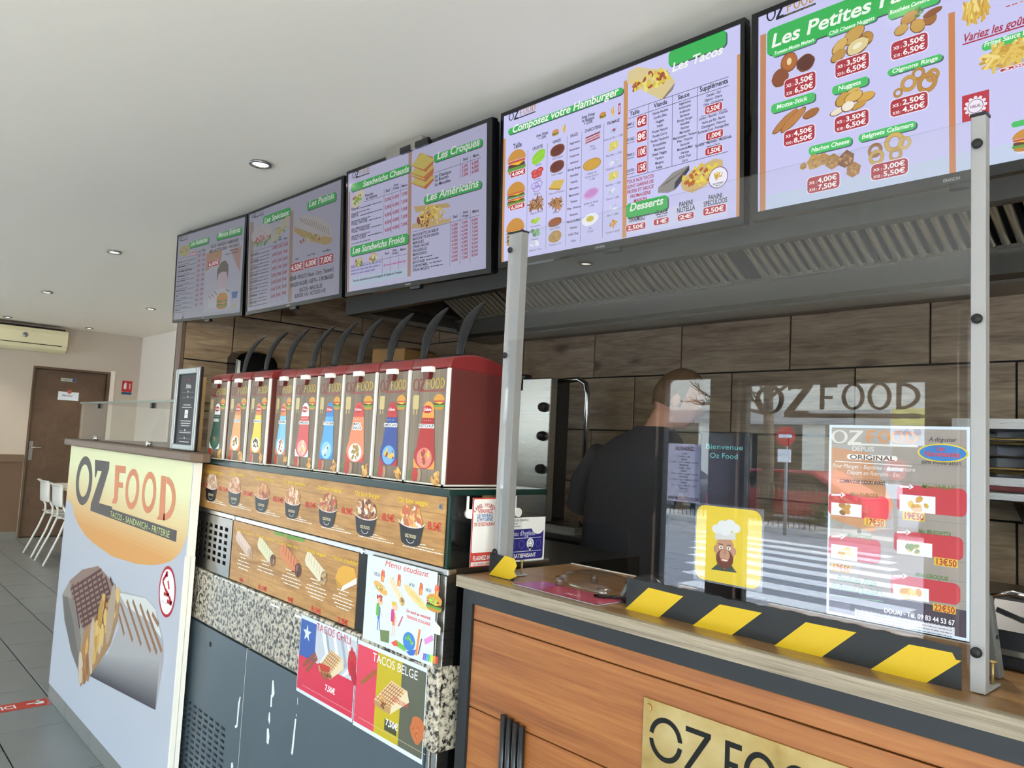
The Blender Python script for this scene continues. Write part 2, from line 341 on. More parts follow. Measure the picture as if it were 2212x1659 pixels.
    def flush(s, name=None, parent=None):
        if not s.v: return None
        name = name or s.name; par = parent or s.par; org = ORG[par.name]
        me = bpy.data.meshes.new(name); me.from_pydata([tuple(v - org) for v in s.v], [], s.f); me.update()
        at_ = me.color_attributes.new('ink', 'FLOAT_COLOR', 'CORNER'); cols = []
        for p, c in zip(me.polygons, s.c): cols += list(c) * p.loop_total
        at_.data.foreach_set('color', cols); me.materials.append(MATS[s.ink])
        o = bpy.data.objects.new(name, me); COL.objects.link(o); o.parent = par; ORG[o.name] = org; s.reset(); return o
def front_panel(y, parent, inkm, zoom=(0, 0, 1), **k): return Panel((0, y, 0), (1, 0, 0), (0, 0, 1), parent, inkm, zoom, **k)
def side_panel(x, parent, inkm, zoom=(0, 0, 1), **k): return Panel((x, 0, 0), (0, 1, 0), (0, 0, 1), parent, inkm, zoom, **k)
# ------------------------------------------------------------------ material library
mat('ceiling_paint', '#f8f1e2', .8, bump=.03, bscale=60)
mat('wall_white', '#ece4d8', .75, bump=.05, bscale=120)
mat('wall_greige', '#c2b6a9', .75, bump=.05, bscale=120)
mat('brown_dark', '#4a3a30', .7)
mat('brown_paint', '#6b5240', .55, var=.05)
mat('brown_laminate', '#6e5848', .6, var=.08, vscale=9)
mat('grey_skirting', '#75746f', .4, var=.08)
mat('grout', '#2a2623', .9)
mat('floor_grout', '#1d1c1b', .9)
mat('tile_grey', '#7e807d', .36, var=.13, vscale=5, spec=.5)
mat('black_steel', '#1b1e21', .45, var=.15)
mat('black_plastic', '#15161a', .32)
mat('soft_black', '#121315', .5, spec=.3)
mat('gloss_black', '#0c0d10', .12)
mat('white_plastic', '#eeeae2', .35)
mat('white_metal', '#979491', .4)
mat('chair_white', '#e8e7e2', .35)
mat('cream_plastic', '#e8e0b8', .4)
mat('red_plastic', '#5f2a26', .42)
mat('bright_red_plastic', '#7a2626', .34)
mat('red_dark', '#5a1210', .4)
mat('grey_lacquer', '#48545c', .4, var=.04)
mat('hood_grey', '#666561', .38, spec=.5)
mat('white_edge', '#eee9de', .5)
mat('paper', '#d0d9e2', .5)
mat('white_lacquer', '#b3b7c2', .6, spec=.25)
mat('aluminium', '#8d8f92', .45, metal=.85)
mat('chrome', '#c9cacb', .15, metal=1)
mat('hood_steel', '#7f7a70', .34, metal=.85)
mat('dark_hole', '#08080a', .8)
mat('glass_edge', '#0f2a24', .3, spec=.25)
mat('cardboard', '#a9804f', .8, var=.1)
mat('light_oak', '#c9a06a', .5, var=.1)
mat('lamp_ring', '#8d8d8a', .3, metal=.8)
mat('lamp_glow', '#ffffff', .5, emit='#fff1d6', es=14.0)
mat('shirt', '#34343a', .85, bump=.2, bscale=400)
mat('shirt_sleeve', '#152029', .85)
mat('skin', '#c08d74', .55)
mat('hair', '#6a4f36', .7, bump=.5, bscale=500, var=.3, vscale=60)
mat('apron', '#1b1715', .8)
mat('rubber', '#101012', .6)
mat('tape_yellow', '#f2cf1f', .4)
mat('tape_black', '#16191a', .5, bump=.1)
mat('heater_dark', '#1a1c20', .4)
mat('red_pipe', '#a0563f', .4)
steel('steel', '#b9b6af', .28); steel('steel_dark', '#6b6862', .3); mat('steel_filter', '#e0d8c2', .25, metal=.75); steel('steel_vent', '#8b867e', .3)
wood('wood_tile', [(.28, '#5f4c3a'), (.43, '#8e7860'), (.56, '#a58f74'), (.72, '#bba689')], (1.1, 9, 9), .42, knots=1.6, bump=.1)
wood('oak_plank', [(.2, '#5f3414'), (.42, '#895127'), (.6, '#9b6231'), (.8, '#ab743f')], (.9, 22, 22), .45, knots=1.3, coat=.1, bump=.1)
wood('grey_oak_edge', [(.25, '#544a3c'), (.42, '#857865'), (.6, '#a0927d'), (.8, '#b5a792')], (1.5, 60, 60), .5)
wood('brown_worktop', [(.25, '#6b4b2e'), (.5, '#957048'), (.75, '#b08a58')], (1.0, 26, 26), .3, coat=.25)
wood('door_brown', [(.2, '#4d3a2c'), (.5, '#5c4635'), (.8, '#6a5240')], (3, 3, 3), .5, bump=.02)
wood('oak_print', [(.2, '#7a5327'), (.42, '#a5773f'), (.6, '#bd8f54'), (.85, '#cda468')], (1.6, 12, 12), .5, knots=2.2, coat=.0, rnd=0, bump=0)
wood('grey_wood_print', [(.2, '#5e5043'), (.45, '#7b6c5c'), (.65, '#8b7c6b'), (.85, '#9c8e7c')], (30, 30, 1.0), .6, coat=0, rnd=9, bump=0)
clear('clear_acrylic', (.97, .975, .98), .05)
clear('clear_glass', (.975, .99, .985), .04)
clear('window_glass', (.95, .97, .97), .045)
clear('clear_plastic', (.86, .86, .87), .1, .18)
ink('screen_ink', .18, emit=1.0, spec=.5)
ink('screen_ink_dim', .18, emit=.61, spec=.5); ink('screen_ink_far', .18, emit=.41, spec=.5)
ink('print_ink', .45); ink('gloss_ink', .25, coat=.3); ink('matt_ink', .7, spec=.2); ink('board_ink', .62, spec=.22)
def granite():
    m, nt, b = new_mat('granite'); L = nt.links; tc = nd(nt, 'ShaderNodeTexCoord')
    n = nd(nt, 'ShaderNodeTexNoise'); n.inputs['Scale'].default_value = 75; n.inputs['Detail'].default_value = 3; n.inputs['Roughness'].default_value = .6
    v = nd(nt, 'ShaderNodeTexVoronoi'); v.inputs['Scale'].default_value = 120
    L.new(tc.outputs['Object'], n.inputs['Vector']); L.new(tc.outputs['Object'], v.inputs['Vector'])
    mx = nd(nt, 'ShaderNodeMix', data_type='FLOAT'); mx.inputs[0].default_value = .25; L.new(n.outputs['Fac'], mx.inputs[2]); L.new(v.outputs['Color'], mx.inputs[3])
    r = ramp(nt, [(.0, '#1d1c1b'), (.42, '#26241f'), (.47, '#8d8577'), (.55, '#b9ae9a'), (.8, '#cfc5b2')]); L.new(mx.outputs[0], r.inputs[0]); L.new(r.outputs[0], b.inputs['Base Color']); b.inputs['Roughness'].default_value = .3
granite()
def brass():
    m, nt, b = new_mat('brass'); L = nt.links; tc = nd(nt, 'ShaderNodeTexCoord'); n = nd(nt, 'ShaderNodeTexNoise'); n.inputs['Scale'].default_value = 9; n.inputs['Detail'].default_value = 9; n.inputs['Distortion'].default_value = .3
    L.new(tc.outputs['Object'], n.inputs['Vector']); r = ramp(nt, [(.25, '#8f743c'), (.42, '#b89c60'), (.7, '#d2bd86')]); L.new(n.outputs['Fac'], r.inputs[0]); L.new(r.outputs[0], b.inputs['Base Color'])
    mr = nd(nt, 'ShaderNodeMapRange'); mr.inputs[3].default_value = .6; mr.inputs[4].default_value = .3; L.new(n.outputs['Fac'], mr.inputs[0]); L.new(mr.outputs[0], b.inputs['Roughness']); b.inputs['Metallic'].default_value = .75
brass()
# ------------------------------------------------------------------ the room
XL, XP, YB, YD, YF, ZC, XR = -10.77, -4.585, 3.30, 3.15, -3.4, 2.587, 3.0
tag(bx(XL - .2, XR + .2, YF - .2, YB + .2, ZC, ZC + .15).build('ceiling', 'ceiling_paint'), kind='structure')
fl = tag(bx(XL, XR, YF, YB, -.1, -.006).build('floor', 'floor_grout'), kind='structure')
TW, TH, GR = .6, .295, .007
tile_mesh = {}
def tile_obj(name, w, h, t, m, parent, loc, rot, bev=.0015):
    """a box tile w x h x t, local x along w, local z along h, front face at local y = 0 facing -y"""
    k = (round(w, 3), round(h, 3), round(t, 3), m)
    if k not in tile_mesh:
        me = bx(-w / 2, w / 2, 0, t, -h / 2, h / 2).mesh(name); bm = bmesh.new(); bm.from_mesh(me)
        bmesh.ops.bevel(bm, geom=[e for e in bm.edges if all(v.co.y < 1e-5 for v in e.verts)], offset=bev, segments=1, affect='EDGES'); bm.to_mesh(me); bm.free()
        me.materials.append(MATS[m]); tile_mesh[k] = me
    o = bpy.data.objects.new(name, tile_mesh[k]); COL.objects.link(o); o.parent = parent; o.location = Vector(loc) - ORG0[parent.name]; o.rotation_euler = rot; ORG[o.name] = Vector((0, 0, 0)); return o
ORG0 = {}
ORG0[fl.name] = ORG[fl.name]
rest = MB(); y = 1.03 - TH * 15; r = 0
while y < YB:
    off = -.53 if (round((y - 1.03) / TH) % 2) else -.31
    k0 = math.floor((XL - off) / TW)
    for k in range(k0, 30):
        xa = max(off + k * TW, XL); xb = min(off + (k + 1) * TW, XR); ya = max(y, YF); yb = min(y + TH, YB)
        if xb - xa < .02 or yb - ya < .02: continue
        if xa > -11 and xb < -3.9 and ya > .4 and yb < 3.16: tile_obj('floor_tile', xb - xa - GR, yb - ya - GR, .0055, 'tile_grey', fl, ((xa + xb) / 2, (ya + yb) / 2, 0), (-math.pi / 2, 0, 0), .001)
        else: rest.box(xa + GR / 2, xb - GR / 2, ya + GR / 2, yb - GR / 2, -.0055, 0)
    y += TH
tag(rest.build('floor_tile_field', 'tile_grey', fl), kind='stuff')
# left end wall with dado, skirting and the brown door
DY0, DY1, DZ = 1.935, 2.80, 2.085
WLW = (-3.1, -1.75, .1, 2.5)  # opening for an unseen window, added to brighten the dining area
wl = MB().box(XL - .2, XL, YF - .2, WLW[0], 0, ZC).box(XL - .2, XL, WLW[1], DY0, 0, ZC).box(XL - .2, XL, WLW[0], WLW[1], 0, WLW[2]).box(XL - .2, XL, WLW[0], WLW[1], WLW[3], ZC).box(XL - .2, XL, DY1, YD + .4, 0, ZC).box(XL - .2, XL, DY0, DY1, DZ, ZC)
tag(wl.build('wall_left', 'wall_greige'), kind='structure')
dd = tag(MB().box(XL, XL + .012, WLW[1], DY0 - .01, .08, .91).box(XL, XL + .012, DY1 + .07, YD, .08, .91).build('trim_1', 'brown_paint'), kind='structure')
tag(MB().box(XL, XL + .03, WLW[1], DY0 - .01, .91, 1.0).box(XL, XL + .03, DY1 + .07, YD, .91, 1.0).build('trim_2', 'brown_laminate', bevel=.004), kind='structure')
tag(MB().box(XL, XL + .018, WLW[1], DY0 - .01, 0, .08).box(XL, XL + .018, DY1 + .07, YD, 0, .08).build('baseboard_left', 'grey_skirting'), kind='structure')
dr = sroot('door_1', (XL - .05, (DY0 + DY1) / 2, 0))
bx(XL - .09, XL - .05, DY0 + .025, DY1 - .035, .008, DZ - .03).build('door_leaf', 'door_brown', dr, bevel=.003)
MB().box(XL - .12, XL + .004, DY0, DY0 + .022, 0, DZ).box(XL - .12, XL + .004, DY1 - .03, DY1, 0, DZ).box(XL - .12, XL + .004, DY0 + .022, DY1 - .03, DZ - .027, DZ).build('door_frame', 'door_brown', dr)
MB().box(XL - .01, XL + .012, DY1, DY1 + .05, 0, DZ + .02).build('door_architrave', 'wall_white', dr)
bx(XL - .2, XL - .125, DY0 - .02, DY1 + .02, -.05, DZ + .02).build('door_light_stop', 'door_brown', dr)  # unseen board added to stop outside light showing under the door
hp = bx(XL - .05, XL - .042, DY0 + .04, DY0 + .085, .93, 1.165).build('handle_plate', 'aluminium', dr, bevel=.006)
MB().cyl((XL - .045, DY0 + .062, 1.09), (XL + .005, DY0 + .062, 1.09), .009).tube([(XL + .002, DY0 + .062, 1.09), (XL + .006, DY0 + .1, 1.09), (XL + .004, DY0 + .18, 1.086)], .008).build('lever_handle', 'chrome', hp)
tag(bx(XL - .2, XP - .08, YD, YD + .15, 0, ZC).build('wall_dining', 'wall_white'), kind='structure')
tag(bx(XL, XP - .09, YD - .018, YD, 0, .08).build('baseboard_dining', 'grey_skirting'), kind='structure')
# partition end wall between dining room and kitchen, kitchen walls clad in wood-look tiles
PY = 1.57
pt_ = tag(bx(XP - .075, XP - .012, PY, YB + .2, 0, ZC).build('wall_partition', 'grout'), kind='structure')
ORG0[pt_.name] = ORG[pt_.name]
bx(XP - .085, XP + .004, PY - .02, PY, 0, ZC).build('end_cover', 'brown_laminate', pt_)
bx(XP - .09, XP - .075, PY - .02, YD, 0, ZC).build('dining_side_lining', 'wall_white', pt_)
wb = tag(bx(XP - .012, XR, YB + .009, YB + .2, 0, ZC).build('wall_back', 'grout'), kind='structure')
ORG0[wb.name] = ORG[wb.name]
def tiled(x0, x1, z0, z1, phase, fn):
    z = 1.525 - 6 * .3; row = 0
    while z < z1:
        za, zb_ = max(z, z0), min(z + .3, z1); row = round((z - 1.525) / .3)
        if zb_ - za > .03:
            off = phase + (.3 if row % 2 == 0 else 0.0); k = math.floor((x0 - off) / .6)
            while off + k * .6 < x1:
                a, b = max(off + k * .6, x0), min(off + (k + 1) * .6, x1)
                if b - a > .02: fn(a, b, za, zb_)
                k += 1
        z += .3
tiled(XP, 1.2, .625, 2.425, -1.711 + .0, lambda a, b, c, d: tile_obj('wall_tile', b - a - .008, d - c - .008, .009, 'wood_tile', wb, ((a + b) / 2, YB, (c + d) / 2), (0, 0, 0)))
tiled(PY, YB, .625, 2.425, 1.86, lambda a, b, c, d: tile_obj('wall_tile', b - a - .008, d - c - .008, .012, 'wood_tile', pt_, (XP, (a + b) / 2, (c + d) / 2), (0, 0, math.pi / 2)))
WR = (-3.1, -.4, .1, 2.5)
tag(MB().box(XR, XR + .2, YF - .2, WR[0], 0, ZC).box(XR, XR + .2, WR[1], YB + .2, 0, ZC).box(XR, XR + .2, WR[0], WR[1], 0, WR[2]).box(XR, XR + .2, WR[0], WR[1], WR[3], ZC).build('wall_right', 'wall_white'), kind='structure')
def side_window(name, xw, q, nn, face):
    w = sroot(name, (xw, (q[0] + q[1]) / 2, q[2])); fr = MB()
    for k in range(nn + 1): ym = q[0] + (q[1] - q[0]) * k / nn; fr.box(xw - .04, xw + .04, max(q[0], ym - .025), min(q[1], ym + .025), q[2], q[3])
    fr.box(xw - .04, xw + .04, q[0], q[1], q[2], q[2] + .045).box(xw - .04, xw + .04, q[0], q[1], q[3] - .045, q[3]).build('window_frame', 'black_steel', w)
    for k in range(nn): ya_ = q[0] + (q[1] - q[0]) * k / nn; bx(xw - .003, xw + .003, ya_ + .026, ya_ + (q[1] - q[0]) / nn - .026, q[2] + .046, q[3] - .046).build('pane', 'window_glass', w)
    ld = bpy.data.lights.new('daylight_portal', 'AREA'); ld.shape = 'RECTANGLE'; ld.size = q[1] - q[0]; ld.size_y = q[3] - q[2]; ld.cycles.is_portal = True
    lo = bpy.data.objects.new('daylight_portal', ld); COL.objects.link(lo); lo.location = (xw - face * .12, (q[0] + q[1]) / 2, (q[2] + q[3]) / 2); lo.rotation_euler = Vector((face, 0, 0)).to_track_quat('-Z', 'Z').to_euler()
tag(bx(1.2, 1.32, 1.5, YB + .1, 0, ZC).build('wall_kitchen', 'wall_white'), kind='structure'); side_window('window_4', XR + .1, WR, 3, -1); side_window('window_5', XL - .1, WLW, 1, 1)  # unseen wall added to block right-hand daylight; left window added for dining light
# shop front behind the photographer: glazed bays, entrance door
wf = MB(); OPEN = [(-10.6, -6.3, .05, 2.5), (-4.25, -3.68, .02, 2.13), (-3.42, -1.93, .05, 2.055), (-1.75, 2.7, .05, 2.5)]
x = XL - .2
for a, b, c, d in OPEN: wf.box(x, a, YF - .2, YF, 0, ZC); wf.box(a, b, YF - .2, YF, d, ZC); wf.box(a, b, YF - .2, YF, -.1, c); x = b
wf.box(x, XR + .2, YF - .2, YF, 0, ZC)
tag(wf.build('wall_front', 'brown_dark'), kind='structure')
for i, (a, b, c, d) in enumerate(OPEN):
    door = i == 1; w = sroot(('door_2' if door else 'window_%d' % (i if i > 1 else 1 + i)) if True else '', ((a + b) / 2, YF - .1, c))
    n = 1 if (b - a) < 2 else (3 if i == 0 else 3); fr = MB(); t = .045
    fr.box(a, a + t, YF - .14, YF - .06, c, d).box(b - t, b, YF - .14, YF - .06, c, d).box(a, b, YF - .14, YF - .06, d - t, d).box(a, b, YF - .14, YF - .06, c, c + t)
    for k in range(1, n): xm = a + (b - a) * k / n; fr.box(xm - t / 2, xm + t / 2, YF - .14, YF - .06, c, d)
    fr.build('window_frame', 'black_steel', w)
    for k in range(n): bx(a + (b - a) * k / n + t * .8, a + (b - a) * (k + 1) / n - t * .8, YF - .103, YF - .097, c + t, d - t).build('pane', 'window_glass', w)
    ld = bpy.data.lights.new('daylight_portal', 'AREA'); ld.shape = 'RECTANGLE'; ld.size = b - a; ld.size_y = d - c; ld.cycles.is_portal = True
    lo = bpy.data.objects.new('daylight_portal', ld); COL.objects.link(lo); lo.location = ((a + b) / 2, YF - .22, (c + d) / 2); lo.rotation_euler = (-math.pi / 2, 0, 0)
    if i == 2:
        p = front_panel(YF - .108, w, 'matt_ink', name='window_lettering'); p.logouv(-3.32, 1.775, 1.30, .235, '#4a1614', '#4a1614', '#4a1614'); p.flush()
def translucent(name, col):
    m = bpy.data.materials.new(name); m.use_nodes = True; nt = m.node_tree; nt.nodes.remove(nt.nodes['Principled BSDF']); MATS[name] = m
    a = nd(nt, 'ShaderNodeBsdfTranslucent'); a.inputs[0].default_value = lin4(col); b = nd(nt, 'ShaderNodeBsdfDiffuse'); b.inputs[0].default_value = lin4(col); x = nd(nt, 'ShaderNodeMixShader'); x.inputs[0].default_value = .2
    nt.links.new(a.outputs[0], x.inputs[1]); nt.links.new(b.outputs[0], x.inputs[2]); nt.links.new(x.outputs[0], nt.nodes['Material Output'].inputs[0])
translucent('backlit_paper', '#e9e7f3')
hs = thing('opening_hours_sheet', 'grey opening hours sheet hung on the entrance door glass', 'notice', (-4.0, YF - .1, .98))
bx(-4.17, -3.82, YF - .094, YF - .0925, .98, 1.50).build('sheet', 'backlit_paper', hs)
hp_ = front_panel(YF - .091, hs, 'matt_ink', name='sheet_print')
hp_.textuv('HORAIRES', -3.995, 1.44, .035, '#9c2030', 1, .2, align='c'); hp_.flush('heading_print')
for k, t in enumerate(('LUNDI', '11H45 - 14H', 'MARDI', '11H45 - 14H / 18H45 - 21H30', 'MERCREDI', '11H45 - 14H', 'JEUDI', '11H45 - 14H / 18H45 - 21H30', 'VENDREDI', '11H45 - 14H / 18H45 - 22H', 'SAMEDI', '12H - 14H / 18H45 - 22H', 'DIMANCHE', '18H - 21H')):
    hp_.textuv(t, -3.995, 1.405 - k * .026, .014, '#2c2a38', 1, min(.30, .012 * len(t)), align='c')
hp_.flush('hours_print'); hp_.textuv('WWW.OZFOOD.FR', -3.995, .995, .03, '#b02035', 1, .33, align='c'); hp_.flush('web_address_print')
# ------------------------------------------------------------------ the street outside (seen mirrored in the acrylic screen)
mat('asphalt', '#84868b', .85, var=.12, vscale=3); mat('pavement', '#c4c0b8', .85, var=.1); mat('road_white', '#f2f2f0', .7)
mat('facade_cream', '#eae2d0', .85, var=.06); mat('facade_grey', '#a8a6a2', .85, var=.06); mat('bark', '#4a4034', .9, var=.2, vscale=20); mat('car_red', '#a3202a', .25, coat=.6); mat('car_dark', '#2c3038', .25, coat=.6); mat('car_white', '#d8dade', .25, coat=.6)
mat('car_glass', '#14181c', .08); mat('leaf', '#4c5a30', .8, var=.3, vscale=40); mat('sign_red', '#c01a24', .4); mat('sign_white', '#f0f0ee', .4); mat('sign_grey', '#77797c', .5)
mat('pane_dark', '#23282d', .1)
tag(bx(-60, 40, -60, YF - .2, -.4, -.2).box(XR + .2, 40, YF - .2, 40, -.4, -.2).build('road_ground', 'asphalt'), kind='structure')
tag(bx(-60, XR + 3, -5.0, YF - .2, -.2, -.08).box(-60, XL - .2, YF - .2, 20, -.2, -.08).box(XR + .2, XR + 3, YF - .2, 20, -.2, -.08).build('pavement_ground', 'pavement'), kind='structure')
tag(bx(-60, 40, -25, -13.2, -.2, -.09).build('far_pavement_ground', 'pavement'), kind='structure')
cw = sroot('crosswalk_ground', (-5.5, -8.5, -.2))
for k in range(8): bx(-5.6 - .5 * k, -2.9 - .34 * k, -6.15 - k * .8, -5.75 - k * .8, -.2, -.194).build('stripe', 'road_white', cw)
def car(nm, label, m, x, y, sc=1.0):
    t = thing(nm, label, 'car', (x, y, -.2)); z = -.2
    pr = [(-2.0, .25), (-2.02, .62), (-1.2, .82), (-.75, 1.32), (.85, 1.36), (1.65, .9), (2.0, .8), (2.02, .28)]
    MB().prism(pr, lambda p: Vector((x + p[0] * sc, y - .8, z + p[1] * sc)), lambda p: Vector((x + p[0] * sc, y + .8, z + p[1] * sc))).build('body', m, t, bevel=.06)
    MB().prism([(-1.05, .86), (-.68, 1.26), (.05, 1.28), (.05, .86)], lambda p: Vector((x + p[0] * sc, y + .79, z + p[1] * sc)), lambda p: Vector((x + p[0] * sc, y + .815, z + p[1] * sc))).build('side_window', 'car_glass', t)
    MB().prism([(.12, .86), (.12, 1.28), (.8, 1.28), (1.4, .9)], lambda p: Vector((x + p[0] * sc, y + .79, z + p[1] * sc)), lambda p: Vector((x + p[0] * sc, y + .815, z + p[1] * sc))).build('side_window', 'car_glass', t)
    for wx in (-1.25, 1.25):
        for s in (-1, 1):
            w = MB().cyl((x + wx * sc, y + s * .62, z + .31), (x + wx * sc, y + s * .83, z + .31), .31, n=20).build('wheel', 'rubber', t)
            MB().cyl((x + wx * sc, y + s * .80, z + .31), (x + wx * sc, y + s * .84, z + .31), .19, n=14).build('rim', 'aluminium', w)
car('parked_car', 'red hatchback parked across the street, mirrored in the acrylic screen', 'car_red', -9.1, -15.6)
car('parked_car', 'dark car parked left of the red one, mirrored in the acrylic', 'car_dark', -13.6, -15.8)
car('parked_car', 'white car parked right of the red one, mirrored in the acrylic', 'car_white', -4.4, -15.6)
def road_sign(label, x, y, zc, r):
    t = thing('road_sign', label, 'road sign', (x, y, -.1)); MB().cyl((x, y, -.1), (x, y, zc + r), .035, n=10).build('pole', 'sign_grey', t)
    d = MB().cyl((x, y + .04, zc), (x, y + .055, zc), r, n=28).build('disc', 'sign_red', t); bx(x - r * .72, x + r * .72, y + .055, y + .06, zc - r * .17, zc + r * .17).build('bar', 'sign_white', d)
    bx(x - .16, x + .12, y + .04, y + .05, zc - r - .32, zc - r - .06).build('sub_plate', 'sign_white', t)
road_sign('no entry sign on a grey pole beside the crossing, mirrored in the acrylic', -7.45, -12.0, 1.85, .2)
road_sign('lower no entry sign further right, mirrored behind the taped-up poster', -5.36, -12.0, 1.31, .2)
t = thing('direction_sign', 'blue parking direction sign for the square, mirrored above the taped poster', 'road sign', (-5.0, -12.4, -.1))
MB().cyl((-4.6, -12.4, -.1), (-4.6, -12.4, 2.5), .05, n=10).build('pole', 'sign_grey', t); bx(-5.6, -4.4, -12.36, -12.34, 1.75, 2.45).build('board', 'sign_white', t)
p = Panel((0, -12.335, 0), (-1, 0, 0), (0, 0, 1), t, 'matt_ink', name='sign_print', lift=.003); p.rectuv(4.42, 1.77, 4.75, 2.43, '#2c4a9a'); p.rectuv(4.78, 2.12, 5.58, 2.43, '#e6d57a'); p.textuv('P', 4.5, 1.95, .3, '#f0f0f0'); p.textuv("Place d'Armes", 4.82, 2.25, .1, '#3a3630', width=.72); p.textuv('62 - 60 places', 4.82, 1.95, .1, '#2a4a9a', width=.72); p.flush()
def tree(label, x, y, hh, seed):
    rn = random.Random(seed); t = thing('street_tree', label, 'tree', (x, y, -.1), 'bare trees across the street'); tr = MB(); br = MB()
    tr.tube([(x, y, -.1), (x + .05, y, 1.5), (x, y, 3.0), (x + .1, y, hh)], [.17, .13, .11, .04], 10)
    def grow(p, d, ln, r, lv):
        q = p + d * ln; br.tube([p, (p + q) / 2 + Vector((rn.uniform(-.05, .05), 0, .04)), q], [r, r * .8, r * .5], 5, False)
        if lv:
            for k in range(3): grow(p + d * ln * rn.uniform(.45, 1), (d + Vector((rn.uniform(-.8, .8), rn.uniform(-.7, .7), rn.uniform(-.2, .6)))).normalized(), ln * .62, r * .55, lv - 1)
    for k in range(11): a = rn.uniform(0, 6.28); grow(Vector((x, y, rn.uniform(1.9, hh * .8))), Vector((math.cos(a), math.sin(a), rn.uniform(.1, .7))).normalized(), rn.uniform(1.0, 1.7), .05, 3)
    tr.build('trunk', 'bark', t); br.build('branches', 'bark', t)
tree('bare tree left of the no entry sign, mirrored in the acrylic', -9.3, -14.6, 6.5, 3)
tree('bare tree right of the no entry sign, mirrored in the acrylic', -4.6, -18.6, 6.0, 5)
tree('bare tree mirrored behind the entrance door', -12.9, -14.4, 6.2, 9)
t = thing('street_railing', 'low dark metal railing along the far pavement, mirrored in the acrylic', 'railing', (-9, -13.6, -.09)); MB().tube([(-12.4, -13.6, .85), (-7.6, -13.6, .85)], .02, 6).tube([(-12.4, -13.6, .1), (-7.6, -13.6, .1)], .02, 6).build('rail', 'black_steel', t)
for k in range(41): MB().cyl((-12.4 + k * .12, -13.6, -.09), (-12.4 + k * .12, -13.6, .9), .009, n=5).build('baluster', 'black_steel', t)
t = thing('street_shrub', 'round green shrub by the far pavement, mirrored in the acrylic', 'shrub', (-6.9, -14.15, -.1)); b_ = MB(); rn = random.Random(2)
for k in range(500):
    a, e, q = rn.uniform(0, 6.28), rn.uniform(-.3, 1.4), rn.uniform(.5, 1) ; c = Vector((-7.2 + .7 * q * math.cos(a) * math.cos(e), -13.9 + .5 * q * math.sin(a) * math.cos(e), .2 + .5 * q * math.sin(e))); d1 = Vector((rn.uniform(-1, 1), rn.uniform(-1, 1), rn.uniform(-1, 1))).normalized() * .06; d2 = d1.cross(Vector((0.3, .5, 1))).normalized() * .03; b_.add([c - d1, c + d2, c + d1, c - d2], [(0, 1, 2, 3)])
b_.build('foliage', 'leaf', t); MB().cyl((-6.9, -14.15, -.1), (-6.9, -14.15, .3), .04, n=6).build('stem', 'bark', t)
t = thing('arcade_building', 'cream building with ground floor arcade across the street, mirrored in the acrylic', 'building', (-10, -24, -.1))
bx(-45, 25, -26, -23.2, 3.0, 10).build('upper_wall', 'facade_cream', t); bx(-45, 25, -26, -24.6, -.1, 3.0).build('recessed_wall', 'facade_grey', t); bx(-45, 25, -23.6, -22.9, 2.6, 3.1).build('canopy', 'facade_grey', t)
for k in range(16): bx(-42 + k * 4.2, -41.2 + k * 4.2, -23.6, -23.0, -.1, 2.6).build('pillar', 'facade_cream', t)
for k in range(16):
    for j in range(2):
        o = bx(-41 + k * 4.2, -39.3 + k * 4.2, -23.21, -23.17, 4.2 + j * 3.1, 5.9 + j * 3.1).build('window', 'pane_dark', t)
for k in range(15): bx(-40.6 + k * 4.2, -38.6 + k * 4.2, -24.61, -24.57, .3, 2.3).build('shop_window', 'pane_dark', t)
# ------------------------------------------------------------------ recessed ceiling lights
def downlight(x, y, label):
    t = thing('ceiling_downlight', label, 'ceiling light', (x, y, ZC - .012), 'recessed ceiling downlights')
    MB().lathe((x, y, ZC), [(.046, -.002), (.048, -.010), (.040, -.013), (.034, -.008), (.033, .0)], 28).build('trim_ring', 'lamp_ring', t)
    MB().lathe((x, y, ZC), [(.0331, -.004), (.026, -.0075), (.012, -.010), (0.0001, -.011)], 24).build('bulb', 'lamp_glow', t)
    ld = bpy.data.lights.new('downlight_beam', 'SPOT'); ld.energy = 30; ld.color = (1, .93, .82); ld.spot_size = math.radians(72); ld.spot_blend = .6; ld.shadow_soft_size = .03
    lo = bpy.data.objects.new('downlight_beam', ld); COL.objects.link(lo); lo.parent = t; lo.location = (0, 0, -.012)
for x, y, lb in ((-3.156, 1.338, 'recessed downlight nearest the menu screens, largest in view'), (-5.59, 1.406, 'recessed downlight above the promotional counter, second nearest'), (-7.974, 2.382, 'recessed downlight beside the smallest menu screen'), (-10.38, 2.411, 'recessed downlight between air conditioner and room corner'), (-7.9, 1.466, 'recessed downlight left of centre over the dining area'), (-10.3, 1.548, 'recessed downlight just above the air conditioner'),
                 (-.75, 1.30, 'recessed downlight over the counter out of view to the right'), (-.75, -1.2, 'recessed downlight behind the photographer'), (-3.2, -1.2, 'recessed downlight behind the photographer over the queue'), (-5.6, -1.2, 'recessed downlight by the entrance')): downlight(x, y, lb)
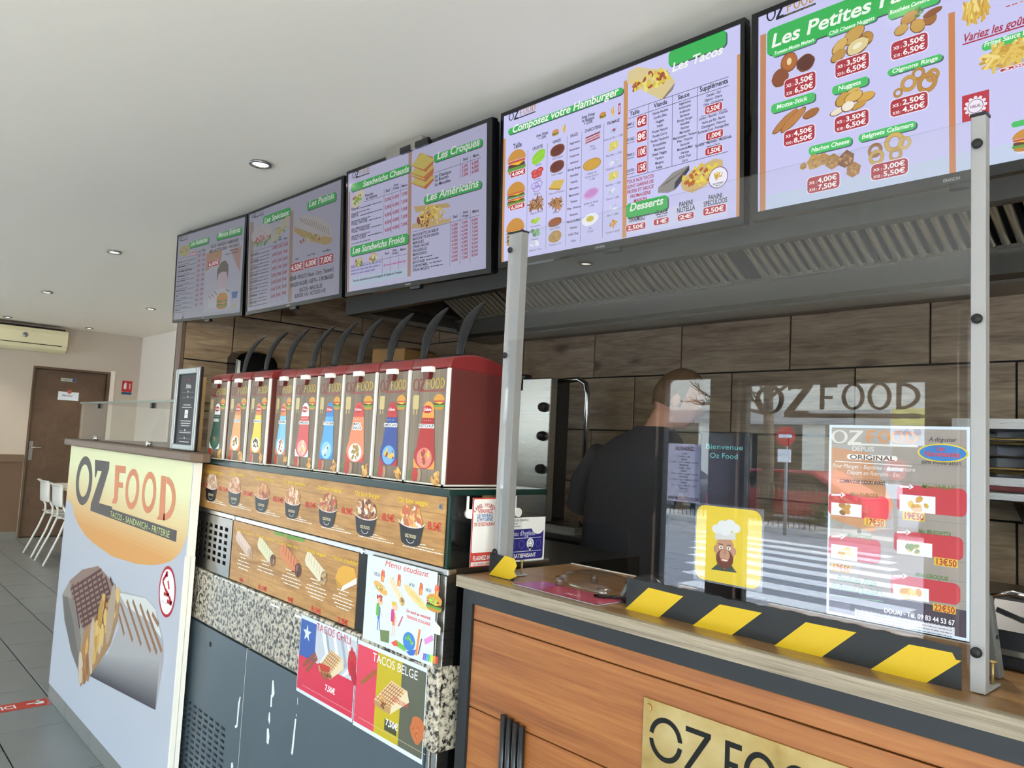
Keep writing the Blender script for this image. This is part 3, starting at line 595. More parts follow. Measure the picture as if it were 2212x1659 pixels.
# ------------------------------------------------------------------ menu screens hanging under the ceiling
TVS = {'t1': (-4.3363, 1.5763, 2.3072, .0468, .0393, -.033), 'ta': (-3.3941, 1.6202, 2.2911, .0391, .0562, .0002), 'tb': (-2.413, 1.6333, 2.2781, .0334, .0731, -.0137),
       'tc': (-1.4769, 1.6825, 2.2849, .0284, .0498, -.0043), 'td': (-.5428, 1.7071, 2.2837, .0026, .0539, -.0073)}
KT = .985; TVW, TVH = .92 * KT, .54 * KT
GREEN, LAV, RED, INK = '#2fb350', '#c9c8f2', '#b3202e', '#14141c'
def make_tv(key, label, zoom, inkm, bg, bezel=(.012, .012, .012, .02), brand=None, clip=False):
    x, y, z, yaw, tilt, roll = TVS[key]; c = CAM + (Vector((x, y, z)) - CAM) * KT
    u = Vector((math.cos(yaw), math.sin(yaw), 0)); n = Vector((math.sin(yaw), -math.cos(yaw), 0)); v = Vector((0, 0, 1)) * math.cos(tilt) + n * math.sin(tilt)
    U = u * math.cos(roll) + v * math.sin(roll); V = v * math.cos(roll) - u * math.sin(roll); N = U.cross(V)
    t = thing('menu_screen', label, 'screen', c - V * TVH / 2 - N * .02, 'menu screens above the counter')
    w, h = TVW, TVH; bl, br_, bt, bb = bezel
    P = lambda a, b, d: c + U * a + V * b + N * d
    f = MB()
    for a0, a1, b0, b1 in ((-w / 2, w / 2, h / 2 - bt, h / 2), (-w / 2, w / 2, -h / 2, -h / 2 + bb), (-w / 2, -w / 2 + bl, -h / 2 + bb, h / 2 - bt), (w / 2 - br_, w / 2, -h / 2 + bb, h / 2 - bt)):
        f.obox(P((a0 + a1) / 2, (b0 + b1) / 2, -.013), (U, V, N), ((a1 - a0) / 2, (b1 - b0) / 2, .013))
    f.build('bezel', 'gloss_black', t, bevel=.002)
    MB().obox(P(0, 0, -.03), (U, V, N), (w / 2 - .004, h / 2 - .004, .012)).obox(P(0, -h * .12, -.052), (U, V, N), (w * .36, h * .32, .014)).build('back_shell', 'black_plastic', t, bevel=.006)
    MB().obox(P(w * .03, -h / 2 - .006, -.012), (U, V, N), (.03, .007, .01)).build('sensor_tab', 'black_plastic', t, bevel=.003)
    top = c - N * .07; m = MB().obox(P(0, .02, -.075), (U, V, N), (.11, .11, .01)); m.cyl(P(0, .05, -.085), Vector((P(0, .05, -.085).x, P(0, .05, -.085).y, ZC)), .02, n=14); m.build('ceiling_mount', 'black_steel', t)
    d = MB().obox(P((bl - br_) / 2, (bb - bt) / 2, -.006), (U, V, N), (w / 2 - (bl + br_) / 2, h / 2 - (bt + bb) / 2, .002)).build('display', 'gloss_black', t)
    p = Panel(P(0, 0, -.0037), U, V, d, inkm, zoom, lift=.00025, name='menu_artwork')
    p.W, p.H = w / 2, h / 2; p.rectuv(-w / 2 + bl, -h / 2 + bb, w / 2 - br_, h / 2 - bt, bg, 0)
    if brand:
        q = Panel(P(0, 0, .0002), U, V, t, 'print_ink', (0, 0, 1), name='brand_lettering'); q.textuv(brand, -.012, -h / 2 + .006, .006, '#9a9a9a', 1, align='c'); q.flush()
    if clip:
        MB().obox(P(-.04, h / 2 + .006, -.01), (U, V, N), (.115, .02, .018)).build('mount_plate', 'steel', t); MB().obox(P(-.028, h / 2 - .004, .004), (U, V, N), (.032, .012, .006)).obox(P(.075, h / 2 - .002, .004), (U, V, N), (.04, .012, .006)).build('clamp', 'black_plastic', t)
    return p
def banner(p, a, b, txt, ta, tb_, h, sh=.2, r=.012):
    (u0, v1), (u1, v0) = p.m(*a), p.m(*b); o = .0035; p.rectuv(u0 + o, v0 - o, u1 + o, v1 - o, '#3a4450', 1.5, r); p.rectuv(u0, v0, u1, v1, GREEN, 2, r); p.text(txt, ta, tb_, h, '#f2f6ee', 3, True, sh)
def price(p, a, b, txt, h=None, col=RED, l=3.4, fc='#ffffff'):
    (u0, v1), (u1, v0) = p.m(*a), p.m(*b); p.rectuv(u0 - .0015, v0 - .0015, u1 + .0015, v1 + .0015, '#e9e6fa', l - .2, .006); p.rectuv(u0, v0, u1, v1, col, l, .005); hh = (v1 - v0); p.textuv(txt, (u0 + u1) / 2, v0 + hh * .2, hh * .6, fc, l + .4, (u1 - u0) * .84, align='c')
def sidebars(p, cols=('#c8905c', '#d9b08c')):
    W, H = p.W - .012, p.H - .014
    p.rectuv(-W, -H - .004, -W + .011, H * .7, cols[0], .4); p.rectuv(W - .011, -H - .004, W, H * .7, cols[0], .4)
BROWN = ['#8a5a2c', '#a9743a', '#c08a48', '#6f4420']; GOLD = ['#d8a94a', '#e3bc5e', '#c98f34', '#ecd07c']; FRY = ['#e2c25a', '#d6ad42', '#f0d984', '#c79a36']; SAL = ['#7aa23e', '#c2463a', '#dfe0b0', '#9ac050', '#a8402e']
# --- screen tc: burgers and tacos
p = make_tv('tc', 'menu screen headed Composez votre Hamburger and Les Tacos', (1070, 160, .2592), 'screen_ink', LAV, brand='GRANDIN')
sidebars(p); p.rect((1072, 60), (1092, 1360), '#c98f5a', .5)
p.logo((112, 395), (335, 312), 62, INK, '#b98d3a', INK, 2)
banner(p, (108, 460), (1065, 165), 'Composez votre Hamburger', (140, 490), (1022, 178), 58)
banner(p, (1445, -185), (1925, -235), 'Les Tacos', (1470, -15), (1895, -170), 70)
p.text('Taille', (150, 622), (220, 606), 40); p.text('Avec Frites', (342, 525), (440, 500), 24); p.text('+ 1,50€', (358, 548), (424, 530), 22)
p.text('Avec Frites', (720, 372), (830, 345), 26); p.text('et Boisson', (724, 402), (826, 374), 26); p.text('+ 2,50€', (738, 424), (812, 405), 24)
for (x, y) in ((502, 488), (896, 343)): u, v = p.m(x, y); k = p.ky(x, y); kx = p.kx(x, y); p.burger(u, v, 56 * kx, 52 * k)
for (x, y) in ((575, 450), (982, 305)): u, v = p.m(x, y); k = p.ky(x, y); kx = p.kx(x, y); p.sticks(u, v, 18 * kx, 32 * k, FRY, 14, 40 * k, 6 * k, 2, True); p.uv([(u - 16 * k, v - 5 * k), (u + 16 * k, v - 5 * k), (u, v - 45 * k)], '#d9b248', 2.6)
u, v = p.m(1035, 290); k = p.ky(1035, 290); kx = p.kx(1035, 290); p.rectuv(u - 11 * k, v - 46 * k, u + 11 * k, v + 46 * k, '#a82838', 2); p.rectuv(u - 6 * k, v - 30 * k, u + 6 * k, v + 30 * k, '#d8b8c0', 2.2)
for i, (y0, y1, n, pr) in enumerate(((650, 860, 1, '4,00€'), (920, 1140, 2, '6,00€'), (1222, 1460, 3, '8,00€'))):
    x = 178 - i * 6; u, v = p.m(x, (y0 + y1) / 2 - 20); k = p.ky(x, y0 + 60); kx = p.kx(x, y0 + 60); p.burger(u, v, 150 * kx, (y1 - y0) * k, 2, n); price(p, (130 - i * 6, y1 - 40), (250 - i * 6, y1 - 30), pr)
for x, y0, y1 in ((268, 632, 1500), (430, 575, 1462), (596, 520, 1432), (718, 478, 1405), (902, 415, 1365)): p.line((x + 4, y0), (x - 10, y1), .0011, '#3a3a55', 1.2)
for t, a, b in (('CRUDITÉS', (310, 636), (395, 612)), ('VIANDE', (478, 580), (546, 562)), ('SAUCE', (626, 528), (688, 510)), ('CHARCUTERIE', (746, 487), (880, 448)), ('FROMAGE', (934, 424), (1036, 396))): p.text(t, a, b, 24)
def item(p, x, y, kind, w, h):
    u, v = p.m(x, y); k = p.ky(x, y); kx = p.kx(x, y); W, H = w * p.kx(x, y), h * k
    if kind == 'steak': p.ell(u, v, W / 2, H / 2, '#6b2f1c', 2, 20, .15); [p.lineuv(u - W * .35 + j * W * .14, v - H * .3, u - W * .22 + j * W * .14, v + H * .32, W * .02, '#2f1409', 2.3) for j in range(5)]; p.ring(u, v, W / 2, H / 2, W * .05, H * .06, '#8a4a2e', 2.2)
    elif kind == 'leaf': p.ell(u, v, W / 2, H / 2, '#8fd02e', 2, 16, .3, .1); p.lineuv(u - W * .4, v - H * .2, u + W * .4, v + H * .3, W * .02, '#c4ea7a', 2.2)
    elif kind == 'tomato': [p.ell(u + dx * W, v + dy * H, W * .26, H * .3, '#c22a2a', 2 + j * .1, 16) or p.ell(u + dx * W, v + dy * H, W * .17, H * .2, '#d8625a', 2.05 + j * .1, 8) for j, (dx, dy) in enumerate(((-.2, .1), (.2, .2), (.1, -.2), (-.15, -.25)))]
    elif kind == 'onion': [p.ring(u + dx * W, v + dy * H, W * .3, H * .3, W * .04, H * .06, '#8a6ac0', 2 + j * .1, 20) for j, (dx, dy) in enumerate(((-.15, .12), (.15, .2), (0, -.2)))]
    elif kind == 'pickle': [p.ell(u + dx * W, v + dy * H, W * .2, H * .3, c, 2 + j * .1, 14) for j, (dx, dy, c) in enumerate(((-.2, 0, '#9ac03a'), (.2, .1, '#b4d44e'), (0, -.15, '#a8cc44')))]
    elif kind == 'pepper': [p.ell(u + dx * W, v + dy * H, W * .2, H * .22, c, 2 + j * .1, 12) for j, (dx, dy, c) in enumerate(((-.2, .2, '#6a9a6a'), (.2, .15, '#7cae7a'), (0, -.2, '#5c8c60'), (.25, -.2, '#86b486')))]
    elif kind == 'fries': p.sticks(u, v, W * .45, H * .45, BROWN, 40, W * .5, W * .05)
    elif kind == 'slab': p.uv([(u - W * .5, v - H * .1), (u - W * .2, v + H * .45), (u + W * .5, v + H * .3), (u + W * .25, v - H * .4)], '#d6b452', 2); p.uv([(u - W * .5, v - H * .1), (u + W * .25, v - H * .4), (u + W * .22, v - H * .52), (u - W * .5, v - H * .22)], '#a87e2a', 2.1)
    elif kind == 'bacon': [p.uv([(u - W * .5, v + (j - 1.4) * H * .26), (u + W * .42, v + (j - .8) * H * .26), (u + W * .5, v + (j - .1) * H * .26), (u - W * .42, v + (j - .8) * H * .26)], ('#a03a30', '#c8705e', '#8a2c28')[j], 2 + .1 * j) for j in range(3)]
    elif kind == 'rosti': p.ell(u, v, W / 2, H / 2, '#cfa23a', 2, 18, .1, .03); p.ring(u, v, W / 2, H / 2, W * .03, H * .05, '#a87a20', 2.2)
    elif kind == 'ham': p.ell(u, v, W / 2, H * .42, '#d3a7d8', 2, 16, .15, .06); p.ell(u, v + H * .04, W * .4, H * .3, '#c48ccc', 2.2, 14, .15, .05)
    elif kind == 'egg': p.ell(u, v, W / 2, H / 2, '#f2f2fa', 2, 16, .1, .07); p.ell(u, v + H * .05, W * .24, H * .24, '#d2c02c', 2.2)
    elif kind == 'cheese': p.uv([(u - W * .45, v - H * .45), (u - W * .4, v + H * .35), (u + W * .35, v + H * .48), (u + W * .45, v - H * .2)], '#d9cc60', 2); p.blobs(u, v, W * .3, H * .3, ['#c8b84a', '#e8de8a'], 6, W * .1, 2.3)
    elif kind == 'white': p.blobs(u, v, W * .45, H * .4, ['#e3e6f6', '#cfd6ea', '#b6c2dc'], 12, W * .2)
    elif kind == 'blue': p.uv([(u - W * .4, v), (u + W * .4, v + H * .4), (u + W * .1, v - H * .45)], '#a8c8ea', 2); p.ell(u + W * .05, v + H * .05, W * .15, H * .18, '#b04a50', 2.2)
    elif kind == 'nug': p.blobs(u, v, W * .45, H * .42, GOLD, 16, W * .16)
    elif kind == 'brown': p.ell(u, v, W / 2, H / 2, '#9c5f34', 2, 18, .2, .03); p.ring(u, v, W / 2, H / 2, W * .05, H * .08, '#7a4320', 2.2)
    elif kind == 'beige': p.ell(u, v, W / 2, H / 2, '#b08a46', 2, 20, .1, .04); p.blobs(u, v, W * .35, H * .35, ['#c09a56', '#a07a38'], 10, W * .1, 2.2)
    elif kind == 'white_roll': p.blobs(u, v, W * .4, H * .35, ['#e8ecf8', '#c8d0e6'], 5, W * .25)
for x, y, kd, w, h, t in ((360, 690, 'leaf', 120, 100, 'Salade'), (350, 822, 'tomato', 110, 80, 'Tomates'), (346, 938, 'onion', 105, 90, 'Oignons'), (342, 1085, 'fries', 130, 110, 'Oignons Frits'), (335, 1222, 'pickle', 95, 60, 'Cornichons'), (330, 1322, 'pepper', 100, 80, 'Piments'), (332, 1420, 'white_roll', 80, 60, 'Oignons Cuits'),
                       (518, 635, 'steak', 120, 95, 'Steak Haché'), (515, 770, 'steak', 120, 95, 'Steak Veggie'), (512, 925, 'slab', 130, 95, 'Filet de Poisson'), (505, 1082, 'fries', 120, 110, 'Poulet'), (497, 1235, 'brown', 110, 70, 'Steak Kefta'), (497, 1355, 'beige', 110, 100, 'Tenders x 10')):
    item(p, x, y, kd, w, h); p.text(t, (x - 4 * len(t), y + h * .5 + 28), (x + 4 * len(t), y + h * .5 + 14), 15, bold=False)
for x, y, kd, w, h, t in ((812, 535, 'bacon', 130, 80, 'Bacon|+ 1,00€'), (805, 752, 'rosti', 150, 95, 'Galette de|Pomme de Terre|+ 1,60€'), (798, 995, 'ham', 130, 105, 'Jambon de Dinde|+ 1,00€'), (790, 1212, 'egg', 135, 100, 'Œuf|+ 0,50€'), (985, 470, 'blue', 90, 70, 'Vache qui Rit + 1,00€'), (988, 600, 'cheese', 85, 90, 'Maroilles + 1,50€'), (988, 735, 'white', 80, 45, 'Camembert + 1,00€'), (985, 850, 'cheese', 90, 85, 'Raclette + 1,00€'), (978, 978, 'white', 80, 65, 'Chèvre + 1,00€'), (980, 1110, 'white', 70, 75, 'Bleu + 1,00€'), (978, 1245, 'nug', 75, 90, 'Cheddar + 0,50€')):
    item(p, x, y, kd, w, h)
    for j, s in enumerate(t.split('|')): yy = y + h * .5 + 34 + j * 26; p.text(s, (x - 3.9 * len(s), yy + 4), (x + 3.9 * len(s), yy - 9), 16, bold=False)
for j, s in enumerate(('Algérienne', 'Américaine', 'Andalouse', 'Barbecue', 'Bourgy Burger', 'Hannibal', 'Ketchup', 'Marocaine', 'Mayonnaise', 'Tartare', 'Pita - Poivre', 'Samouraï', 'Moutarde/Miel', 'Harissa', 'Chili-Thaï', 'Curry')):
    y = 578 + j * 54.5; x = 662 - j * .8; p.text(s, (x - 4.2 * len(s), y + 8), (x + 4.2 * len(s), y - 8), 17)
u, v = p.m(1300, 80); k = p.ky(1300, 80); kx = p.kx(1300, 80); p.uv([p.m(1095, 70), p.m(1390, 218), p.m(1500, 60), p.m(1420, -30), p.m(1180, -60), p.m(1110, -20)], '#d9c690', 2); p.blobs(u, v + 25 * k, 190 * kx, 75 * k, ['#e2cf4a', '#d8bc3a', '#b5622c', '#e8dc7a', '#9c4a24'], 60, 26 * k, 2.3); p.uv([p.m(1385, 215), p.m(1500, 70), p.m(1480, 130), p.m(1410, 205)], '#8a7a6a', 3)
for a, b in (((1112, 305), (1945, 22)), ((1112, 372), (1945, 95))): p.line(a, b, .0014, INK, 2)
for t, a, b, h in (('Taille', (1122, 350), (1202, 325), 34), ('Viande', (1322, 282), (1433, 248), 36), ('Sauce', (1522, 214), (1618, 184), 36), ('Suppléments', (1704, 148), (1940, 76), 40)): p.text(t, a, b, h)
for x, y0, y1 in ((1276, 250, 820), (1478, 182, 768), (1686, 108, 712)): p.line((x, y0), (x - 6, y1), .0012, INK, 1.6)
for y, t, pr in ((400, 'SIMPLE :', '6€'), (525, 'DOUBLE :', '8€'), (655, 'TRIPLE :', '10€'), (785, 'QUATRO :', '15€')): p.text(t, (1096, y + 38), (1166, y + 18), 22); p.scribble((1096, y + 58), (1160, y + 40), 8, '#50506a'); price(p, (1182, y - 40), (1262, y + 26), pr)
for j, s in enumerate(('Viande Hachée', 'Cordon Bleu', 'Nuggets', 'Kebab', 'Poulet Nature', 'Poulet Curry', 'Poulet Tandoori', 'Fricadelles', 'Mexicanos', 'Steak Veggie', 'Tenders', 'Merguez', 'Kefta')): y = 320 + j * 38.5; x = 1374 - j * .6; p.text(s, (x - 5 * len(s), y + 14), (x + 5 * len(s), y - 6), 21)
for j, s in enumerate(('Algérienne', 'Américaine', 'Andalouse', 'Barbecue', 'Bourgy Burger', 'Hannibal', 'Ketchup', 'Marocaine', 'Mayonnaise - Tartare', 'Pita - Poivre', 'Samouraï', 'Moutarde/Miel', 'Harissa', 'Chili-Thaï', 'Curry')): y = 246 + j * 34.4; x = 1580; p.text(s, (x - 4.9 * len(s), y + 12), (x + 4.9 * len(s), y - 8), 20)
for y, s in ((175, 'Cheddar - Œuf'), (210, 'Oignons - Chèvre'), (246, 'Olive - Cornichons'), (352, 'Lardon - Boursin - Chorizo'), (392, 'Vache qui Rit - Bacon'), (428, 'Champignons - Poivrons'), (464, 'Emmental Râpé - Fromage Bleu'), (570, 'Raclette - Maroilles - Mozzarella'), (605, 'Jambon Dinde')): x = 1818; w = 4.6 * len(s); p.text(s, (x - w, y + w * .17), (x + w, y - w * .17), 21)
for a, b, s in (((1750, 300), (1890, 305), '0,50€'), ((1758, 522), (1898, 527), '1,00€'), ((1752, 650), (1892, 655), '1,50€')): price(p, (a[0], a[1] - 26), (b[0], b[1] - 8), s)
for a, b in (((1715, 355), (1928, 290)), ((1700, 585), (1935, 515)), ((1102, 868), (1942, 645))): p.line(a, b, .0013, INK, 2)
for j, s in enumerate(('TOUS NOS TACOS', 'SONT GARNIS DE', 'FRITES ET SAUCE', 'FROMAGÈRE', 'MAISON')): w = (112, 110, 110, 85, 55)[j]; y = 888 + j * 43; p.text(s, (1208 - w, y + 26 - (110 - w) * .15), (1208 + w, y - 26 + (110 - w) * .15), 27, '#a82038', sh=.1)
p.poly([(1355, 990), (1360, 945), (1480, 820), (1612, 760), (1618, 790), (1500, 965), (1440, 990)], '#8d8a86', 2); p.poly([(1490, 962), (1500, 900), (1616, 762), (1618, 800), (1520, 940)], '#3c3a48', 2.2)
for j in range(9): p.line((1380 + j * 22, 935 - j * 15), (1440 + j * 16, 905 - j * 13), .0012, '#5a5048', 2.4)
p.poly([(1545, 905), (1640, 800), (1830, 705), (1895, 715), (1898, 770), (1760, 930), (1640, 992), (1560, 965)], '#cdb079', 2); u, v = p.m(1725, 835); k = p.ky(1725, 835); kx = p.kx(1725, 835); p.blobs(u, v, 190 * kx, 90 * k, ['#e2cf3a', '#e8d850', '#b5622c', '#d8b84a'], 60, 26 * k, 2.3)
u, v = p.m(1858, 862); k = p.ky(1858, 862); kx = p.kx(1858, 862); p.ell(u, v, 82 * kx, 90 * k, '#eceaf8', 3.2, 28); p.ring(u, v, 82 * kx, 90 * k, 7 * k, 7 * k, '#7a4a78', 3.4, 32); p.sticks(u, v + 18 * k, 38 * kx, 32 * k, FRY, 18, 40 * k, 7 * k, 3.6); p.textuv('Sauce Fromagère', u, v - 52 * k, 13 * k, INK, 3.8, 95 * k, align='c'); p.textuv('Maison', u, v - 70 * k, 11 * k, INK, 3.8, 45 * k, align='c')
p.rect((1095, 1190), (1935, 1185), '#d0d2f0', 1)
banner(p, (1090, 1085), (1438, 1130), 'Desserts', (1118, 1150), (1398, 1078), 60)
for t, a, b, h, pr, q in (('TIRAMISU', (1106, 1240), (1250, 1212), 40, '2,50€', (1092, 1265, 1252, 1285)), ('GLACE', (1334, 1180), (1436, 1158), 40, '1€', (1322, 1215, 1445, 1240)), ('PANINI', (1532, 1108), (1646, 1088), 40, None, None), ('NUTELLA', (1514, 1160), (1664, 1128), 40, '2€', (1522, 1175, 1654, 1200)), ('PANINI', (1776, 1052), (1892, 1030), 40, None, None), ('SPECULOOS', (1736, 1106), (1934, 1066), 40, '2,50€', (1735, 1118, 1922, 1145))):
    p.text(t, a, b, h)
    if pr: price(p, (q[0], q[1]), (q[2], q[3]), pr)
p.text('à partir de', (1346, 1198), (1428, 1182), 14); p.flush()
# --- screen td: small treats
p = make_tv('td', 'menu screen headed Les Petites Faims, cut off by the right edge', (1610, 0, .2954), 'screen_ink', LAV, bezel=(.017, .017, .012, .022), brand=None)
p.name = 'menu_artwork'; q = Panel(p.O + p.N * .004, p.U, p.V, p.par.parent, 'print_ink', p.z, name='brand_lettering'); q.text('GRANDIN', (1445, 1335), (1572, 1312), 22, '#9a9a9a'); q.flush()
p.rect((110, 260), (148, 1545), '#c08458', .5); p.rect((1485, 100), (1540, 1260), '#c8804a', .6); p.rect((108, 1440), (2040, 1188), '#c2cfe8', .4)
p.logo((155, 165), (515, 40), 92, INK, '#b98d3a', INK, 2, 'SNACK - TACOS - SANDWICH')
(u0, v1), (u1, v0) = p.m(160, 225), p.m(1470, 30); banner(p, (160, 222), (1480, -60), 'Les Petites Faims', (186, 302), (1420, -40), 92)
for t, a, b, h, ba, bb_ in (('Tomato-Mozza Melters', (210, 405), (505, 300), 24, (196, 378), (520, 310)), ('Chili Cheese Nuggets', (612, 255), (945, 148), 26, (600, 225), (962, 150)), ('Bouchées Camembert', (1055, 100), (1400, -5), 28, (1045, 62), (1420, 20)), ('Oignons Rings', (1072, 535), (1408, 440), 28, (1040, 512), (1442, 440)), ('Nuggets', (678, 660), (845, 618), 30, (635, 635), (900, 620)), ('Mozza-Stick', (228, 795), (452, 738), 30, (190, 768), (510, 740)), ('Nachos Cheese', (482, 1112), (760, 1048), 30, (464, 1075), (778, 1060)), ('Beignets Calamars', (850, 1020), (1230, 922), 30, (828, 985), (1250, 940))):
    (u0, v1), (u1, v0) = p.m(*ba), p.m(*bb_); p.rectuv(u0 + .003, v0 - .003, u1 + .003, v1 - .003, '#4a5a6a', 1.6, .008); p.rectuv(u0, v0, u1, v1, '#45c060', 2, .008); p.text(t, a, b, h, '#f0fff0', 3, True, .15)
def two_price(p, x0, y0, x1, y1, a, b):
    (u0, v1), (u1, v0) = p.m(x0, y0), p.m(x1, y1); p.rectuv(u0 - .002, v0 - .002, u1 + .002, v1 + .002, '#e8e6fa', 3.2, .01); p.rectuv(u0, v0, u1, v1, '#ad2a38', 3.4, .009); h = v1 - v0
    for s, f, nm in ((a, .56, 'X5 :'), (b, .12, 'X10 :')): w = (u1 - u0); p.textuv(nm, u0 + w * .06, v0 + h * f, h * .17, '#ffffff', 3.8, w * .24); p.textuv(s, u0 + w * .33, v0 + h * f, h * .3, '#ffffff', 3.8, w * .6)
for q in ((288, 590, 514, 650, '3,50€', '6,50€'), (660, 455, 905, 500, '3,50€', '6,50€'), (1068, 318, 1335, 362, '3,50€', '6,50€'), (1062, 740, 1335, 790, '2,50€', '4,50€'), (655, 862, 902, 912, '3,50€', '6,50€'), (284, 965, 508, 1020, '4,50€', '8,50€'), (455, 1305, 690, 1370, '4,00€', '7,50€'), (922, 1210, 1190, 1268, '3,00€', '5,50€')): two_price(p, *q)
def pile(x, y, parts, cols, l=2.4):
    k = p.ky(x, y); kx = p.kx(x, y)
    for j, (dx, dy, rx, ry, rot) in enumerate(parts): u, v = p.m(x + dx, y + dy); p.ell(u, v, rx * p.kx(x, y), ry * k, '#7a4a1e', l + j * .12, 18, rot, .04); p.ell(u + k * 2, v + k * 3, rx * p.kx(x, y) * .93, ry * k * .88, cols[j % len(cols)], l + .06 + j * .12, 16, rot, .05)
pile(255, 560, ((0, 10, 62, 66, 0),), ['#8a4a24']); pile(320, 455, ((0, 0, 62, 72, .2),), ['#b5682e']); pile(440, 460, ((0, 0, 68, 62, 0),), ['#5a2a1c']); u, v = p.m(322, 450); p.ell(u, v, .006, .009, '#e8d8a0', 3)
pile(760, 320, ((30, -60, 90, 55, .5), (130, -40, 45, 50, .3), (-70, 20, 70, 42, .7), (-80, 90, 62, 40, .5), (60, 20, 85, 60, .3)), ['#c9a050', '#bb8c3c', '#d6b05e', '#c09444', '#e0cf96']); u, v = p.m(820, 335); p.ell(u, v, .011, .006, '#f0eccc', 3.2, rot=.3)
pile(1220, 150, ((-20, -20, 70, 45, .4), (130, -10, 52, 45, 0), (-80, 70, 55, 40, .3), (40, 40, 52, 58, .7), (150, -60, 70, 25, .2)), ['#b98a3c', '#a06a2e', '#c9a254', '#c79c48', '#8a5426']); u, v = p.m(1265, 90); p.blobs(u, v, .012, .012, ['#4a7a34', '#6a9a44'], 12, .004, 3.4)
pile(360, 870, ((-10, -20, 60, 28, .5), (120, -40, 60, 32, .25), (-70, 20, 115, 32, .62), (-10, 10, 115, 34, .62)), ['#b5763a', '#a5682e', '#b97a3c', '#bd8040'])
pile(780, 720, ((0, -40, 60, 30, .3), (100, -10, 70, 36, .1), (-70, 10, 60, 45, .8), (10, -10, 72, 40, .2), (50, 50, 60, 26, .3), (-110, 100, 55, 26, .2), (-30, 60, 50, 40, .1)), ['#d8b05a', '#d6a846', '#c99c40', '#dcb45c', '#c89a3e', '#ece2c8', '#f0e8d6'])
def ring_pile(lst):
    for j, (x, y, r, c) in enumerate(lst): u, v = p.m(x, y); k = p.ky(x, y); kx = p.kx(x, y); p.ring(u, v, r * p.kx(x, y), r * k * .98, r * p.kx(x, y) * .48, r * k * .48, '#8a5a1e', 2.4 + j * .1, 22); p.ring(u, v, r * p.kx(x, y) * .96, r * k * .95, r * p.kx(x, y) * .4, r * k * .4, c, 2.45 + j * .1, 22)
ring_pile(((1265, 540, 50, '#b88a3a'), (1370, 550, 52, '#c09040'), (1195, 610, 62, '#c89846'), (1330, 605, 76, '#bd8a3a'), (1118, 680, 36, '#b58436')))
ring_pile(((950, 1100, 55, '#9a6a3c'), (1090, 1040, 75, '#cfae5c'), (1165, 1045, 50, '#d6b668'), (960, 1150, 58, '#c9a656'), (1100, 1130, 50, '#c29c50')))
for x, y, r, n, c in ((425, 1215, 28, 3, '#b58e46'), (505, 1185, 55, 6, '#c09a50'), (570, 1165, 45, 6, '#b88e48'), (640, 1180, 55, 3, '#a87c3a'), (735, 1165, 62, 3, '#7e4a2a'), (790, 1245, 60, 3, '#a8763c')):
    u, v = p.m(x, y); k = p.ky(x, y); kx = p.kx(x, y); p.ell(u, v, r * p.kx(x, y), r * k, c, 2.5, n * 2, .4, .12); p.blobs(u, v, r * p.kx(x, y) * .8, r * k * .7, ['#c89a58', '#9c6c34', '#b8884a'], 14, r * k * .22, 2.7)
k = p.ky(1690, 80); kx = p.kx(1690, 80)
for x, y, s in ((1690, 70, 100),): u, v = p.m(x, y); p.sticks(u, v, s * k, s * k * .8, FRY, 60, s * k * 1.1, s * k * .13, 2.4, True)
u, v = p.m(1920, 400); p.sticks(u, v, .05, .025, FRY, 70, .03, .006, 2.6); p.poly([(1740, 445), (1800, 520), (1860, 510), (2060, 470), (2060, 410)], '#b8b0b8', 2.3)
price(p, (1905, 55), (2140, -30), '1,50€'); price(p, (1865, 510), (2150, 450), '3,00€'); price(p, (1992, 1120), (2150, 1090), '2,50€')
p.text('Variez les goûts de', (1588, 312), (2180, 130), 56, '#a82038', sh=.25); p.line((1588, 328), (2180, 145), .003, '#a82038', 2)
(u0, v1), (u1, v0) = p.m(1730, 318), p.m(2170, 250); p.rectuv(u0, v0, u1, v1, '#45c060', 2, .008); p.text('Frites Sauce Fromagère', (1745, 335), (2280, 195), 34, '#f0fff0', 3, sh=.15); p.rect((1945, 895), (2160, 890), '#45c060', 2, .008)
(u0, v1), (u1, v0) = p.m(1585, 705), p.m(1785, 850); p.rectuv(u0, v0, u1, v1, '#bb2236', 2); uc, vc = (u0 + u1) / 2, (v0 + v1) / 2; R_ = (u1 - u0) * .34
for j in range(12): g = j * math.pi / 6; p.ell(uc + R_ * 1.08 * math.cos(g), vc + R_ * 1.08 * math.sin(g), R_ * .2, R_ * .2, '#f0e8f4', 2.3, 10)
p.ell(uc, vc, R_, R_, '#f0e8f4', 2.5, 26); p.ring(uc, vc, R_ * .86, R_ * .86, R_ * .07, R_ * .07, '#6a2a6a', 2.7); p.textuv('HALAL', uc, vc - R_ * .16, R_ * .36, '#7a2a5a', 2.8, R_ * 1.2, align='c')
u, v = p.m(2060, 1020); p.burger(u, v, .05, .045); p.flush()
